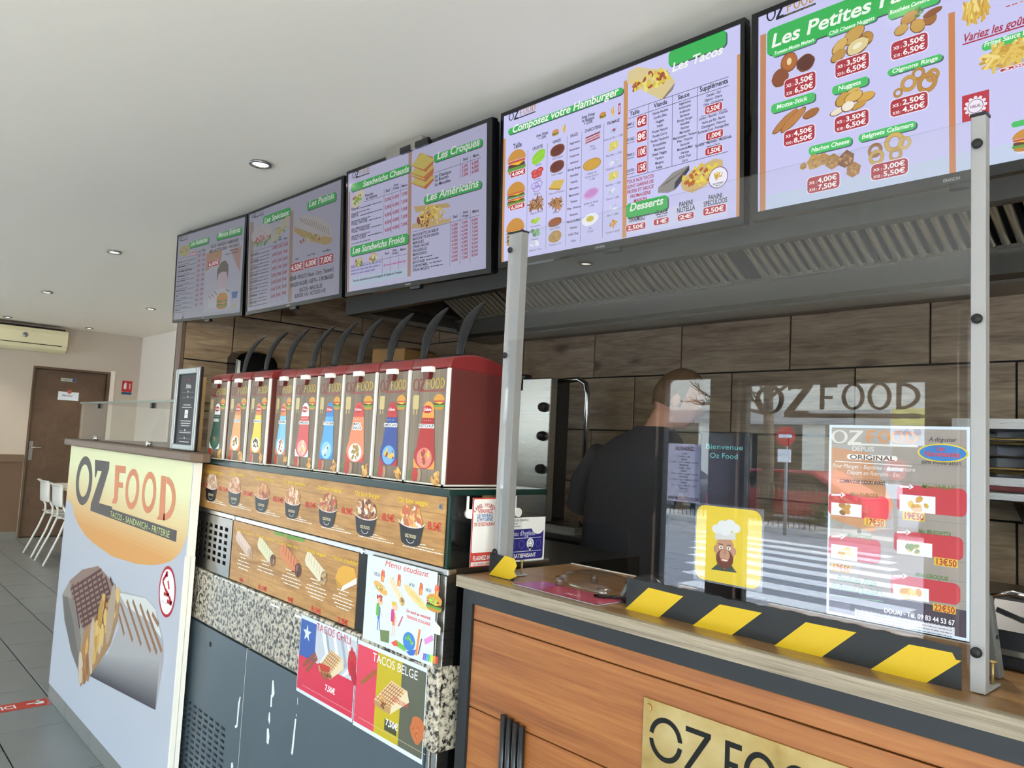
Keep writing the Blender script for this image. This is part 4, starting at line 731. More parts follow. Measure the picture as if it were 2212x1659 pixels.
# --- screen tb: sandwiches
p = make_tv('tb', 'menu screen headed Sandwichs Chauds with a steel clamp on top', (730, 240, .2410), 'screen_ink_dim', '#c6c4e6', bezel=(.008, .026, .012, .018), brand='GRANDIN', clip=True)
sidebars(p, ('#b98a60', '#b98a60')); p.rect((634, 330), (652, 1480), '#b08a78', .5); p.rect((115, 1500), (630, 1480), '#bcd0e4', .4)
p.logo((130, 608), (282, 556), 56, INK, '#b39a50', INK)
banner(p, (118, 660), (648, 548), 'Sandwichs Chauds', (225, 682), (636, 540), 48); banner(p, (860, 395), (1295, 315), 'Les Croques', (888, 440), (1270, 302), 66); banner(p, (770, 770), (1288, 690), 'Les Américains', (790, 815), (1260, 672), 64); banner(p, (113, 1220), (632, 1185), 'Les Sandwichs Froids', (130, 1285), (600, 1165), 54)
def table(p, xs, y0, y1, top, rows, col='#a8283c', h=28, hd=True, slope=-.32):
    pass
for t, a, b, h in (('Faluche', (244, 770), (316, 748), 24), ('ou Galette', (250, 796), (352, 766), 24), ('Seul', (428, 730), (466, 718), 26), ('Avec', (502, 678), (544, 664), 22), ('Frites', (498, 708), (548, 692), 24), ('Menu', (572, 686), (622, 670), 24)): p.text(t, a, b, h)
p.line((235, 815), (630, 690), .0013, INK, 1.6)
for x, y0, y1 in ((414, 700, 1110), (486, 680, 1090), (562, 650, 1070)): p.line((x, y0), (x - 8, y1), .0012, INK, 1.6)
for j, (n, r) in enumerate((('KEBAB :', ('5,00€', '6,50€', '7,50€')), ('KEFTA :', ('5,00€', '6,50€', '7,50€')), ('POULET NATURE :', ('4,50€', '6,00€', '7,00€')), ('POULET TANDOORI :', ('4,50€', '6,00€', '7,00€')), ('POULET CURRY :', ('4,50€', '6,00€', '7,00€')))):
    y = 895 + j * 68; w = (75, 70, 150, 170, 140)[j]; p.text(n, (122, y), (122 + w, y - w * .3), 30); p.scribble((130 + w, y - w * .3), (395, y - 82), 12, '#4a4a60'); p.scribble((122, y + 34), (290, y - 16), 11, '#4a4a60')
    for x, s in zip((420, 490, 566), r): p.text(s, (x, y - 82 - (x - 420) * .34), (x + 60, y - 100 - (x - 420) * .34), 28, '#a8283c')
u, v = p.m(180, 790); k = p.ky(180, 790); kx = p.kx(180, 790); p.ell(u, v, 60 * kx, 62 * k, '#d8cdb0', 2.6, 16, .5, .1); p.blobs(u, v, 55 * kx, 50 * k, SAL, 34, 16 * k, 2.8)
for t, a, b in (('Seul', (420, 1290), (458, 1278)), ('Avec', (490, 1262), (530, 1250)), ('Frites', (486, 1290), (536, 1276)), ('Menu', (560, 1256), (612, 1240))): p.text(t, a, b, 22)
p.line((115, 1390), (618, 1280), .0013, INK, 1.6)
for x, y0, y1 in ((398, 1290, 1460), (470, 1270, 1440), (546, 1245, 1424)): p.line((x, y0), (x - 2, y1), .0012, INK, 1.6)
for x, y, w in ((185, 1350, 70), (315, 1310, 75)): u, v = p.m(x, y); k = p.ky(x, y); kx = p.kx(x, y); p.ell(u, v, w * k, 40 * k, '#d2bda4', 2.4, 16, .2, .08); p.blobs(u, v - 10 * k, w * k * .9, 35 * k, SAL, 30, 16 * k, 2.6)
for y, x1 in ((1410, 390), (1440, 380), (1470, 330)): p.scribble((118, y), (x1, y - (x1 - 118) * .2), 20, '#8a86c4')
p.scribble((410, 1390), (610, 1352), 20, '#c07aa8'); p.text('Tous nos Sandwichs sont accompagnés de Salade et Tomates', (130, 1535), (575, 1448), 20)
for x, y in ((765, 600), (755, 510)):
    k = p.ky(x, y); kx = p.kx(x, y); S = 1.0
    for dy in (60, -5): p.poly([(660, y + dy - 10), (790, y + dy + 40), (860, y + dy - 40), (850, y + dy - 95), (740, y + dy - 130)], '#c46a34', 2 + (y < 560) * .8 + (dy < 0) * .3); p.poly([(662, y + dy - 15), (770, y + dy + 20), (868, y + dy - 70), (750, y + dy - 135)], '#cdbb58', 2.1 + (y < 560) * .8 + (dy < 0) * .3)
for t, a, b, h in (('Seul', (1122, 448), (1164, 434), 26), ('Menu', (1210, 418), (1264, 400), 26)): p.text(t, a, b, h)
p.line((868, 552), (1282, 415), .0013, INK, 1.6); [p.line((x, y0), (x, y1), .0012, INK, 1.6) for x, y0, y1 in ((1098, 430, 605), (1188, 405, 578))]
for j, t in enumerate(('Le Classique', 'Le Boursin', 'Le Maroilles')): y = 600 + j * 38; p.text(t, (868, y), (868 + (146, 124, 142)[j], y - 45), 28); p.text('3,50€', (1110, y - 86), (1168, y - 104), 28, '#a8283c'); p.text('6,00€', (1200, y - 116), (1264, y - 136), 28, '#a8283c')
u, v = p.m(840, 940); k = p.ky(840, 940); kx = p.kx(840, 940); p.poly([(662, 1050), (670, 1010), (1010, 960), (1015, 990), (800, 1050)], '#cbb07a', 2.2); p.poly([(680, 855), (990, 825), (1010, 860), (700, 910)], '#c9ab6a', 2.1); p.blobs(u, v - 10 * k, 140 * kx, 60 * k, ['#6a2a20', '#8a3a2a'], 12, 45 * k, 2.4); p.sticks(u, v + 10 * k, 160 * kx, 65 * k, FRY, 34, 110 * k, 16 * k, 2.8)
for t, a, b, h in (('Seul', (1032, 964), (1072, 950), 26), ('Avec', (1122, 922), (1166, 908), 24), ('Frites', (1116, 958), (1170, 940), 24), ('Menu', (1206, 918), (1262, 898), 26)): p.text(t, a, b, h)
p.line((670, 1085), (1270, 932), .0013, INK, 1.6); [p.line((x, y0), (x - 4, y1), .0012, INK, 1.6) for x, y0, y1 in ((1008, 940, 1390), (1096, 905, 1375), (1188, 890, 1355))]
AM = (('BROCHETTE DE BŒUF', 232, '5,50€', '7,00€', '8,00€'), ('BROCHETTE DE DINDE', 234, '5,00€', '6,50€', '7,50€'), ('MERGUEZ', 102, '5,00€', '6,50€', '7,50€'), ('STEAK HACHÉ', 145, '5,00€', '6,50€', '7,50€'), ('FRICADELLE', 126, '4,50€', '6,00€', '7,00€'), ('MEXICANOS', 125, '4,50€', '6,00€', '7,00€'), ("CH'TI", 54, '7,00€', '8,50€', '9,50€'), ('SAVOYARD', 110, '7,00€', '8,50€', '9,50€'), ('CHEVRE MIEL', 138, '6,00€', '7,50€', '8,50€'), ('STEAK MOZZA', 150, '6,00€', '7,50€', '8,50€'))
for j, (n, w, a, b, c) in enumerate(AM):
    y = 1128 + j * 35; p.text(n, (670, y), (670 + w, y - w * .24), 23)
    if j > 5: p.scribble((682 + w, y - w * .27), (682 + w + 110, y - w * .27 - 30), 13, '#3a3a50')
    for x, s in ((1018, a), (1108, b), (1198, c)): p.text(s, (x, y - 90 - (x - 1018) * .26 + 0), (x + 58, y - 104 - (x - 1018) * .26), 23, '#a8283c')
p.flush()
# --- screens ta and t1: specials, paninis, plates, kids menu
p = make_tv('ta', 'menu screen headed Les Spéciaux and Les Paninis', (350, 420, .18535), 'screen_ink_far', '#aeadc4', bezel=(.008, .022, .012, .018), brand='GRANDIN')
p.rect((1492, 200), (1510, 1250), '#a08878', .5); p.rect((1030, 330), (1046, 1300), '#a08878', .5)
p.logo((1045, 280), (1185, 232), 58, INK, '#8a8a8a', INK)
banner(p, (1180, 262), (1495, 245), 'Les Spéciaux', (1192, 335), (1475, 240), 60); banner(p, (1695, 92), (2030, 72), 'Les Paninis', (1712, 148), (2005, 45), 66)
u, v = p.m(1165, 470); k = p.ky(1165, 470); kx = p.kx(1165, 470); p.blobs(u, v - 70 * k, 125 * kx, 60 * k, ['#5a8a34', '#7aa84a', '#4a7a2a'], 34, 30 * k, 2.2); p.ell(u, v + 20 * k, 125 * kx, 100 * k, '#b9b2b8', 2.6, 22, 0, .05); p.blobs(u, v - 40 * k, 110 * kx, 30 * k, ['#a83a3a', '#c05a4a'], 14, 22 * k, 2.9); p.blobs(u, v + 40 * k, 80 * kx, 50 * k, ['#a8a0a4', '#c4bcc0'], 24, 16 * k, 3)
u, v = p.m(1375, 410); p.ell(u, v, 110 * kx, 60 * k, '#b8b49c', 2.3, 20, .5, .05); p.blobs(u, v, 90 * kx, 45 * k, ['#a89a5a', '#8a9a4a', '#c8b87a'], 24, 18 * k, 2.5)
for t, a, b in (('Seul', (1298, 568), (1336, 556)), ('Avec', (1360, 512), (1394, 500)), ('Frites', (1354, 542), (1398, 528)), ('Menu', (1420, 528), (1462, 514))): p.text(t, a, b, 22)
p.line((1040, 670), (1472, 545), .0013, INK, 1.6)
for x, y0, y1 in ((1282, 580, 1270), (1345, 560, 1250), (1412, 540, 1235)): p.line((x, y0), (x - 14, y1), .001, '#5a5a70', 1.4)
SPN = ('BOURSIN', 'LE SUPREME', 'LE CORDON', 'LE TOURISTE', 'LE COUSTEAU', 'LE SAVOIE', 'LE NORMAND', 'LE FRONTALIER')
for j, (n, a, b, c) in enumerate(zip(SPN, ('6,00€', '6,50€', '5,50€', '6,00€', '5,50€', '6,50€', '6,00€', '6,50€'), ('7,50€', '8,00€', '7,00€', '7,50€', '7,00€', '8,00€', '7,50€', '8,00€'), ('8,50€', '9€', '8,00€', '8,50€', '8,00€', '9€', '8,50€', '9€'))):
    y = 725 + j * 80; x = 1036 - j * 4; p.text(n, (x, y), (x + 95, y - 26), 26); p.scribble((x + 105, y - 28), (1255 - j * 5, y - 68), 14, '#4a4a5e'); p.scribble((x, y + 38), (1255 - j * 5, y - 22), 13, '#4a4a5e')
    for xx, s in ((1288 - j * 3, a), (1350 - j * 3, b), (1418 - j * 3, c)): p.text(s, (xx, y - 82 - (xx - 1288) * .28), (xx + 52, y - 98 - (xx - 1288) * .28), 34, '#a82c44')
p.poly([(1545, 380), (1545, 440), (1690, 530), (1900, 590), (1975, 560), (1980, 500), (1800, 470)], '#b49a5a', 2.1); u, v = p.m(1760, 500); k = p.ky(1760, 500); kx = p.kx(1760, 500); p.blobs(u, v, 200 * kx, 50 * k, ['#b8a04a', '#9a4a5a', '#8a9a4a', '#c4b4b8'], 40, 26 * k, 2.3)
p.poly([(1545, 355), (1580, 270), (1660, 235), (1840, 260), (1960, 340), (1985, 420), (1975, 490), (1900, 490), (1700, 430)], '#b9b3b4', 2.6)
for j in range(13): p.line((1600 + j * 28, 268 + j * 10 - (6 - abs(j - 6)) * 4), (1640 + j * 26, 330 + j * 12), .003, '#7a5a48', 2.9)
for t, a, b in (('Seul', (1556, 765), (1590, 755)), ('Avec Frites', (1694, 722), (1784, 695)), ('Avec Menu', (1870, 675), (1965, 650))): p.text(t, a, b, 22)
price(p, (1498, 815), (1644, 880), '4,50€'); price(p, (1662, 770), (1814, 830), '6,00€'); price(p, (1836, 725), (1996, 790), '7,00€')
for t, a, b in (('KEBAB - POULET ( Nature , Curry , Tandoori )', (1492, 1008), (2002, 890)), ('VIANDE HACHÉE - KEFTA - 3 FROMAGES', (1490, 1085), (1998, 975)), ('BACON - MAROILLES', (1602, 1138), (1868, 1082)), ('BURGER +1€ - HOTDOG +1€', (1548, 1212), (1905, 1135))): p.text(t, a, b, 44)
p.flush()
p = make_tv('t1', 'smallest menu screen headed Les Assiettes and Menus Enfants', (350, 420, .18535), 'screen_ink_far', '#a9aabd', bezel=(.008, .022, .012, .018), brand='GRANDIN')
p.rect((524, 640), (935, 1330), '#b5b6c6', .4); p.poly([(520, 690), (700, 640), (690, 760), (510, 900)], '#b58a6a', .6); p.poly([(800, 640), (928, 600), (905, 900), (860, 800)], '#b08a86', .6)
p.logo((200, 548), (300, 518), 44, INK, '#8a8a8a', INK); banner(p, (322, 560), (545, 570), 'Les Assiettes', (332, 605), (530, 545), 50); banner(p, (640, 462), (930, 460), 'Menus Enfants', (655, 515), (912, 425), 56)
for t, a, b, h in (('TACOS - NUGGETS - HAMBURGER', (566, 630), (890, 548), 34), ('MINI GALETTE KEBAB - FRICADELLE', (550, 690), (902, 595), 34), ('Frites + Boisson', (790, 665), (890, 640), 18), ('Glace ou Compote', (740, 708), (890, 672), 18)): p.text(t, a, b, h, '#4a3a40')
price(p, (538, 785), (672, 822), '6,00€')
u, v = p.m(262, 655); k = p.ky(262, 655); kx = p.kx(262, 655); p.ell(u, v, 62 * kx, 62 * k, '#b8ac62', 2.2, 20); p.blobs(u, v, 50 * kx, 45 * k, ['#8a7068', '#a8a0a0', '#c0a850'], 24, 16 * k, 2.4)
price(p, (330, 680), (405, 695), 'Assiette'); p.text('Seul', (425, 675), (452, 668), 18); p.text('Menu', (470, 662), (506, 652), 18); p.line((190, 752), (510, 678), .0012, '#3a3a50', 1.6)
for j in range(11):
    y = 805 + j * 56; x = 190 - j * 4; w = (45, 95, 165, 100, 95, 70, 105, 30, 65, 70, 60)[j]; p.scribble((x, y), (x + w, y - w * .25), 22, '#3a3a4c'); p.scribble((x + w + 8, y - w * .25), (395 - j * 5, y - 60), 12, '#6a6a7c'); p.scribble((x, y + 28), (x + 130, y - 4), 11, '#6a6a7c')
    for xx in (415 - j * 3.5, 470 - j * 3.5): p.text('7,00€', (xx, y - 68 - (xx - 415) * .25), (xx + 34, y - 78 - (xx - 415) * .25), 28, '#b05a70')
for x, y0 in ((405, 700), (458, 690)): p.line((x, y0), (x - 40, y0 + 640), .0008, '#8a8aa0', 1.4)
# child picture: seated child behind a burger
p.poly([(530, 1330), (545, 1180), (620, 1120), (700, 1085), (780, 1100), (800, 1180), (800, 1290)], '#c4c2cc', 2)
for a, b in (((545, 1180), (570, 1215)), ((610, 1130), (640, 1170)), ((745, 1105), (785, 1130)), ((575, 1160), (605, 1195))): p.line(a, b, .006, '#5a4450', 2.2)
u, v = p.m(708, 985); k = p.ky(708, 985); kx = p.kx(708, 985); p.ell(u, v, 62 * kx, 110 * k, '#c3b2bb', 2.4, 22); p.poly([(640, 1010), (645, 880), (690, 790), (740, 768), (775, 820), (770, 980), (750, 900), (700, 900), (660, 930)], '#6a6058', 2.6)
u, v = p.m(700, 1240); p.burger(u, v, 130 * kx, 190 * k, 3, 2); p.poly([(812, 1135), (882, 1128), (872, 1200), (818, 1215)], '#3a6ab0', 2.5); u, v = p.m(840, 1300); p.blobs(u, v, 30 * kx, 30 * k, ['#a8b05a', '#c8b84a'], 12, 12 * k); p.flush()
# ------------------------------------------------------------------ kitchen extraction hood
HY, HX0, HX1, HZ, HT = 2.20, -3.85, 1.15, 2.11, 2.464
hd = thing('extraction_hood', 'long grey steel extraction hood with baffle filters above the kitchen', 'extractor hood', (-1.3, 2.75, HZ))
bx(HX0, HX1, HY, HY + .02, HZ, HT).build('front_panel', 'hood_grey', hd)
bx(HX0, HX1, HY, YB - .01, HT, HT + .015).build('top_panel', 'hood_grey', hd)
MB().prism([(HY + .02, HZ), (3.04, HZ), (YB - .01, HZ), (YB - .01, HT), (HY + .02, HT)], lambda p: Vector((HX0, p[0], p[1])), lambda p: Vector((HX0 + .012, p[0], p[1]))).build('end_panel', 'steel_dark', hd)
bx(HX1 - .012, HX1, HY + .02, YB - .01, HZ, HT).build('end_panel', 'steel_dark', hd)
bx(HX0 + .012, HX1 - .012, HY + .02, HY + .05, HZ, HZ + .012).build('drip_channel', 'steel_dark', hd)
MB().box(HX0 + .012, HX0 + .05, HY + .05, 3.0, HZ, HZ + .01).box(HX0 + .012, HX0 + .02, HY + .05, 3.0, HZ, HZ + .03).build('side_gutter', 'steel', hd)
MB().prism([(3.02, 2.10), (3.02, 2.185), (2.985, 2.185), (2.985, 2.195), (3.03, 2.195), (YB - .012, 2.195), (YB - .012, 2.085), (3.05, 2.085)], lambda p: Vector((HX0 + .012, p[0], p[1])), lambda p: Vector((HX1 - .012, p[0], p[1]))).build('collector', 'hood_steel', hd)
bx(HX0 + .02, HX1 - .02, 3.055, YB - .012, 2.075, 2.085).build('rear_lip', 'hood_steel', hd)
a0 = Vector((0, 2.50, 2.452)); a1 = Vector((0, 2.99, 2.19)); fd = (a1 - a0).normalized(); fn = Vector((0, -fd.z, fd.y)) * -1; fn = Vector((0, fd.z, -fd.y)).normalized()
if fn.z > 0: fn = -fn
x = -3.74; gap = {3, 7}; k = 0
while x < HX1 - .3:
    w = .497; m = MB(); L_ = (a1 - a0).length
    mid = a0 + (a1 - a0) * .5
    for j in range(11):
        cx = x + .026 + j * .0445; m.tube([Vector((cx, a0.y, a0.z)) + fn * .004, Vector((cx, a1.y, a1.z)) + fn * .004 - fd * .02, Vector((cx, a1.y, a1.z)) - fn * .012 - fd * .004], [.0135, .0135, .009], 12)
    f = m.build('baffle_filter', 'steel_filter', hd); k += 1; MB().obox(Vector((x + w / 2, mid.y, mid.z)) - fn * .02, ((1, 0, 0), fd, fn), (w / 2 - .004, L_ / 2, .004)).build('filter_shade_tray', 'dark_hole', f); x += .5  # tray is black: shade between the ridges is put into its colour
    if k == 4: MB().obox(Vector((x + .027, mid.y, mid.z)) - fn * .01, ((1, 0, 0), fd, fn), (.026, L_ / 2, .004)).build('blank_strip', 'heater_dark', hd); x += .055
bx(-3.82, -3.745, 2.5, 2.99, 2.2, 2.46).build('filter_blank', 'steel_dark', hd)
# ------------------------------------------------------------------ promotional service counter on the left
PX0, PX1, PYF = -4.53, -2.782, 1.02
pc = thing('promotional_counter', 'white counter front printed with OZ FOOD and grilled wraps', 'counter', ((PX0 + PX1) / 2, 1.3, 0))
bx(PX0 + .03, -2.905, PYF + .026, 1.55, 0, 1.296).build('carcass', 'white_lacquer', pc)
bx(PX0, PX1, PYF, PYF + .024, .076, 1.299).build('front_board', 'white_lacquer', pc)
MB().box(PX1 - .001, PX1 + .006, PYF + .002, PYF + .03, .08, 1.296).box(PX1 + .002, PX1 + .014, PYF - .004, PYF + .012, .08, .965).box(PX1 + .002, PX1 + .012, PYF + .014, PYF + .03, .08, .965).build('edge_strip', 'white_edge', pc)
MB().prism([(PX0 - .035, .992), (-2.735, .992), (-2.722, 1.03), (-2.722, 1.06), (-2.91, 1.06), (-2.91, 1.56), (PX0 - .035, 1.56)], lambda p: Vector((p[0], p[1], 1.2995)), lambda p: Vector((p[0], p[1], 1.333))).build('ledge', 'brown_laminate', pc, bevel=.006)
pl = bx(PX0 + .03, -2.80, PYF + .012, PYF + .026, 0, .075).build('plinth', 'grout', pc)
xx = [PX0 + .004, -4.18, -3.74, -3.30, -2.86, PX1 - .004]
for a, b in zip(xx[:-1], xx[1:]): bx(a + .0015, b - .0015, PYF + .002, PYF + .012, .001, .0745).build('plinth_tile', 'grey_skirting', pl, bevel=.001)
fb = [o for o in pc.children if o.name.startswith('front_board')][0]
p = front_panel(PYF, fb, 'board_ink', (0, 900, .4575), name='counter_artwork')
def big_logo():
    G, O_ = '#57504e', '#cf8560'
    def o_(x, y, rx, ry, wx, wy, c): u, v = p.m(x, y); kx, ky = p.kx(x, y), p.ky(x, y); p.ring(u, v, rx * kx, ry * ky, wx * kx, wy * ky, c, 3, 40)
    o_(397, 302, 38, 118, 14, 40, G); p.poly([(450, 203), (518, 213), (516, 248), (468, 408), (530, 425), (530, 462), (428, 437), (430, 412), (482, 258), (462, 255), (452, 290), (449, 285)], G, 3)
    p.poly([(546, 228), (596, 235), (594, 268), (564, 264), (562, 308), (582, 312), (581, 338), (560, 334), (556, 392), (548, 412), (528, 408), (540, 380)], O_, 3); o_(625, 342, 32, 98, 12, 32, O_); o_(704, 358, 33, 100, 12, 32, O_)
    p.poly([(763, 278), (785, 282), (778, 490), (740, 485), (752, 465)], O_, 3); u, v = p.m(780, 386); kx, ky = p.kx(780, 386), p.ky(780, 386); p.ring(u, v, 49 * kx, 105 * ky, 16 * kx, 32 * ky, O_, 3, 24, -90, 90)
    p.rectuv(p.m(428, 440)[0], p.m(832, 592)[1], p.m(835, 560)[0], p.m(835, 538)[1], G, 2.8)
edge = [p.m(*q) for q in ((340, 410), (352, 470), (375, 520), (410, 570), (460, 615), (530, 660), (610, 690), (690, 702), (760, 698), (810, 680), (845, 650), (866, 610), (884, 560))]
zt = 1.298; zb0 = min(v for u, v in edge); NB = 26
def bound(v):
    xs = []
    for (ua, va), (ub, vb) in zip(edge[:-1], edge[1:]):
        if min(va, vb) <= v <= max(va, vb) and va != vb: xs.append(ua + (ub - ua) * (v - va) / (vb - va))
    lo, hi = PX0 + .001, PX1 - .001; mid = min(edge, key=lambda q: q[1])[0]
    for q in xs:
        if q < mid: lo = max(lo, q)
        else: hi = min(hi, q)
    return lo, hi
for j in range(NB):
    v0, v1 = zb0 + .0005 + (zt - zb0) * j / NB, zb0 + .0005 + (zt - zb0) * (j + 1) / NB; f = j / NB; q = min(1, max(0, (f - .15) / .6))
    c0, c1 = lin('#d39a58'), lin('#dfe0b4'); c = tuple(c0[i] + (c1[i] - c0[i]) * q for i in range(3)); l0, h0 = bound(v0); l1, h1 = bound(min(v1, zt - .001)); p.uv([(l0, v0), (h0, v0), (h1, v1), (l1, v1)], c, 1)
big_logo()
p.textuv('TACOS - SANDWICH - FRITERIE', p.m(522, 460)[0], p.m(832, 592)[1] + .006, .025, '#c3d08c', 4, p.m(803, 560)[0] - p.m(522, 460)[0], False)
# wrap pictures
p.poly([(542, 822), (600, 830), (690, 855), (735, 905), (770, 1060), (772, 1150), (735, 1385), (640, 1340), (425, 1225), (500, 1140), (560, 1000)], '#a6a4a6', 2)
GA, GB = lin('#45434a'), lin('#a6a4a6')
for j in range(18): f = j / 18; c = tuple(GA[i] + (GB[i] - GA[i]) * f for i in range(3)); p.poly([(425 + f * 40, 1225 - j * 6), (735 + f * 20, 1385 - j * 13), (735 + f * 22, 1372 - j * 13), (428 + f * 42, 1219 - j * 6)], c, 2.1 + j * .02)
p.poly([(560, 830), (690, 858), (735, 910), (765, 1050), (700, 960), (600, 900)], '#cfd1cf', 2.4)
for a, b in (((570, 880), (628, 1060)), ((600, 868), (668, 1078)), ((628, 868), (712, 1110)), ((662, 885), (742, 1118)), ((695, 915), (765, 1110)), ((720, 930), (750, 985)), ((562, 930), (588, 1030))): p.line(a, b, .018, '#8f6a50', 2.8)
p.poly([(295, 840), (330, 775), (390, 722), (440, 712), (465, 705), (490, 735), (540, 790), (553, 830), (566, 880), (556, 960), (520, 1080), (470, 1160), (405, 1250), (385, 1267), (372, 1255), (370, 1200), (340, 1120), (305, 960)], '#978d86', 3)
p.poly([(295, 840), (340, 860), (370, 960), (385, 1050), (372, 1180), (340, 1110), (305, 960)], '#7d7671', 3.1); p.poly([(300, 850), (320, 850), (345, 960), (372, 1130), (368, 1190), (335, 1100), (308, 960)], '#6a6460', 3.15)
p.poly([(330, 775), (390, 722), (465, 705), (540, 790), (553, 830), (480, 910), (400, 1010), (370, 960), (340, 860)], '#8a7268', 3.2)
for j in range(9): p.line((345 + j * 22, 790 - j * 9 + (j > 5) * (j - 5) * 14), (378 + j * 22, 1000 - j * 18), .016, '#4a2420', 3.4)
for j in range(9): p.line((335 + j * 7, 815 + j * 22), (480 + j * 8, 722 + j * 22), .014, '#54302a', 3.45)
p.poly([(553, 830), (566, 880), (556, 960), (520, 1080), (470, 1160), (405, 1250), (385, 1262), (372, 1240), (380, 1110), (400, 1010), (480, 910)], '#a07b55', 3.6)
rn = random.Random(4)
for j in range(70):
    t_ = rn.random(); x_, y_ = 535 - 140 * t_ + rn.uniform(-42, 30) * (1 - .6 * t_), 870 + 330 * t_ + rn.uniform(-30, 30); u, v = p.m(x_, y_); p.ell(u, v, rn.uniform(.015, .035), rn.uniform(.03, .07), rn.choice(['#b08a3c', '#c9a255', '#8a6238', '#c4b29a', '#7c4a2c', '#a8774a', '#d2b06a']), 3.8 + j * .01, 10, rn.uniform(-.5, .6), .15)
u, v = p.m(525, 930); p.ell(u, v, .05, .13, '#a89684', 4.6, 12, -.15, .08); u, v = p.m(435, 1060); p.ell(u, v, .035, .11, '#b7a596', 4.6, 12, .1, .08)
# halal roundel
u, v = p.m(790, 826); ru, rv = p.kx(790, 826) * 40, p.ky(790, 826) * 125; p.ell(u, v, ru, rv, '#eef0f6', 3, 32); p.ring(u, v, ru, rv, .011, .011, '#b01c2c', 3.2, 40)
for a, b, w in (((790, 742), (770, 775), .014), ((770, 775), (782, 815), .012), ((795, 775), (800, 815), .013), ((782, 815), (800, 845), .013), ((800, 845), (775, 835), .012), ((800, 850), (812, 885), .016), ((812, 885), (790, 870), .014), ((785, 745), (795, 742), .02)): p.line(a, b, w, '#b8202e', 3.6)
p.text('H A L A L', (766, 862), (790, 905), 14, '#8a8a98', 3.6, False)
p.flush()
# glass guard on the ledge, clips, snap frame, oak board
gg = thing('glass_guard', 'low glass guard with steel clips standing on the brown counter ledge', 'glass screen', (-3.85, 1.3, 1.333))
bx(-4.55, -3.12, 1.055, 1.061, 1.334, 1.52).build('front_pane', 'clear_glass', gg)
bx(-4.55, -4.544, 1.063, 1.5, 1.334, 1.52).build('side_pane', 'clear_glass', gg)
bx(-3.126, -3.12, 1.063, 1.5, 1.334, 1.52).build('side_pane', 'clear_glass', gg)
bx(-4.56, -3.11, 1.05, 1.5, 1.521, 1.528).build('top_pane', 'clear_glass', gg)
MB().box(-4.56, -3.11, 1.0485, 1.0505, 1.52, 1.529).build('top_edge', 'glass_edge', gg)
for x in (-4.22, -3.40):
    MB().cyl((x, 1.046, 1.345), (x, 1.07, 1.345), .011, n=16).cyl((x, 1.058, 1.333), (x, 1.058, 1.345), .01, n=16).build('clip', 'chrome', gg)
    bx(x - .012, x + .012, 1.049, 1.068, 1.495, 1.519).build('corner_clip', 'soft_black', gg, bevel=.002)
sf = thing('snap_frame', 'tall aluminium snap frame with dark grey notice on the counter ledge', 'notice frame', (-2.965, 1.05, 1.3335))
p_ = [(-3.085, 1.648), (-2.842, 1.648), (-2.842, 1.3345), (-3.085, 1.3345)]; fw = .024
MB().box(-3.085, -2.842, 1.045, 1.052, 1.3345, 1.648).build('backing', 'soft_black', sf)
for a0_, a1_, b0_, b1_ in ((-3.085, -3.085 + fw, 1.3345, 1.648), (-2.842 - fw, -2.842, 1.3345, 1.648), (-3.085 + fw, -2.842 - fw, 1.648 - fw, 1.648), (-3.085 + fw, -2.842 - fw, 1.3345, 1.3345 + fw)): bx(a0_, a1_, 1.034, 1.045, b0_, b1_).build('frame_profile', 'aluminium', sf, bevel=.004)
p = front_panel(1.0445, sf, 'board_ink', (0, 450, .33155), name='notice_print'); p.rectuv(-3.085 + fw, 1.3345 + fw, -2.842 - fw, 1.648 - fw, '#3d3b3f', 0)
uc = -2.9635; p.ell(uc, 1.602, .008, .008, '#7c3038', 1); p.textuv('Nellans', uc, 1.575, .012, '#d8d4d0', 1, .05, align='c'); p.lineuv(uc - .03, 1.572, uc + .03, 1.572, .002, '#d8d4d0', 1)
for z, w in ((1.555, .13), (1.535, .13), (1.505, .075), (1.496, .1), (1.444, .11), (1.435, .1), (1.426, .09), (1.408, .13), (1.4, .12), (1.379, .13), (1.365, .1)):
    if w in (.13,): p.lineuv(uc - w / 2, z, uc - .015, z, .0008, '#a8a6a6', 1); p.lineuv(uc + .015, z, uc + w / 2, z, .0008, '#a8a6a6', 1); p.uv([(uc - .008, z + .006), (uc - .003, z - .004), (uc - .001, z + .006)], '#c8c6c6', 1); p.uv([(uc + .008, z + .006), (uc + .003, z - .004), (uc + .001, z + .006)], '#c8c6c6', 1)
    else: u_ = uc - w / 2; p.rectuv(u_, z, u_ + w, z + .0035, '#b8b6b6', 1)
p.rectuv(uc - .017, 1.457, uc + .017, 1.488, '#dcdad6', 1); p.rectuv(uc - .013, 1.47, uc + .013, 1.472, '#8a8886', 2); p.flush()
tag(bx(-2.962, -2.915, 1.075, 1.092, 1.3345, 1.615).build('oak_board', 'light_oak', bevel=.002), 'narrow pale oak board upright beside the snap frame', 'board')
# ------------------------------------------------------------------ refrigerated display counter
VX0, VX1, VY = -2.895, -1.365, 1.08
vc = thing('display_counter', 'stainless and granite display counter carrying the sauce dispensers', 'display counter', ((VX0 + VX1) / 2, 1.4, 0))
bx(VX0, VX1, VY + .03, 1.78, .09, 1.118).build('carcass', 'steel_dark', vc)
bx(VX0 + .02, VX1 - .02, VY + .06, 1.7, 0, .09).build('plinth', 'soft_black', vc)
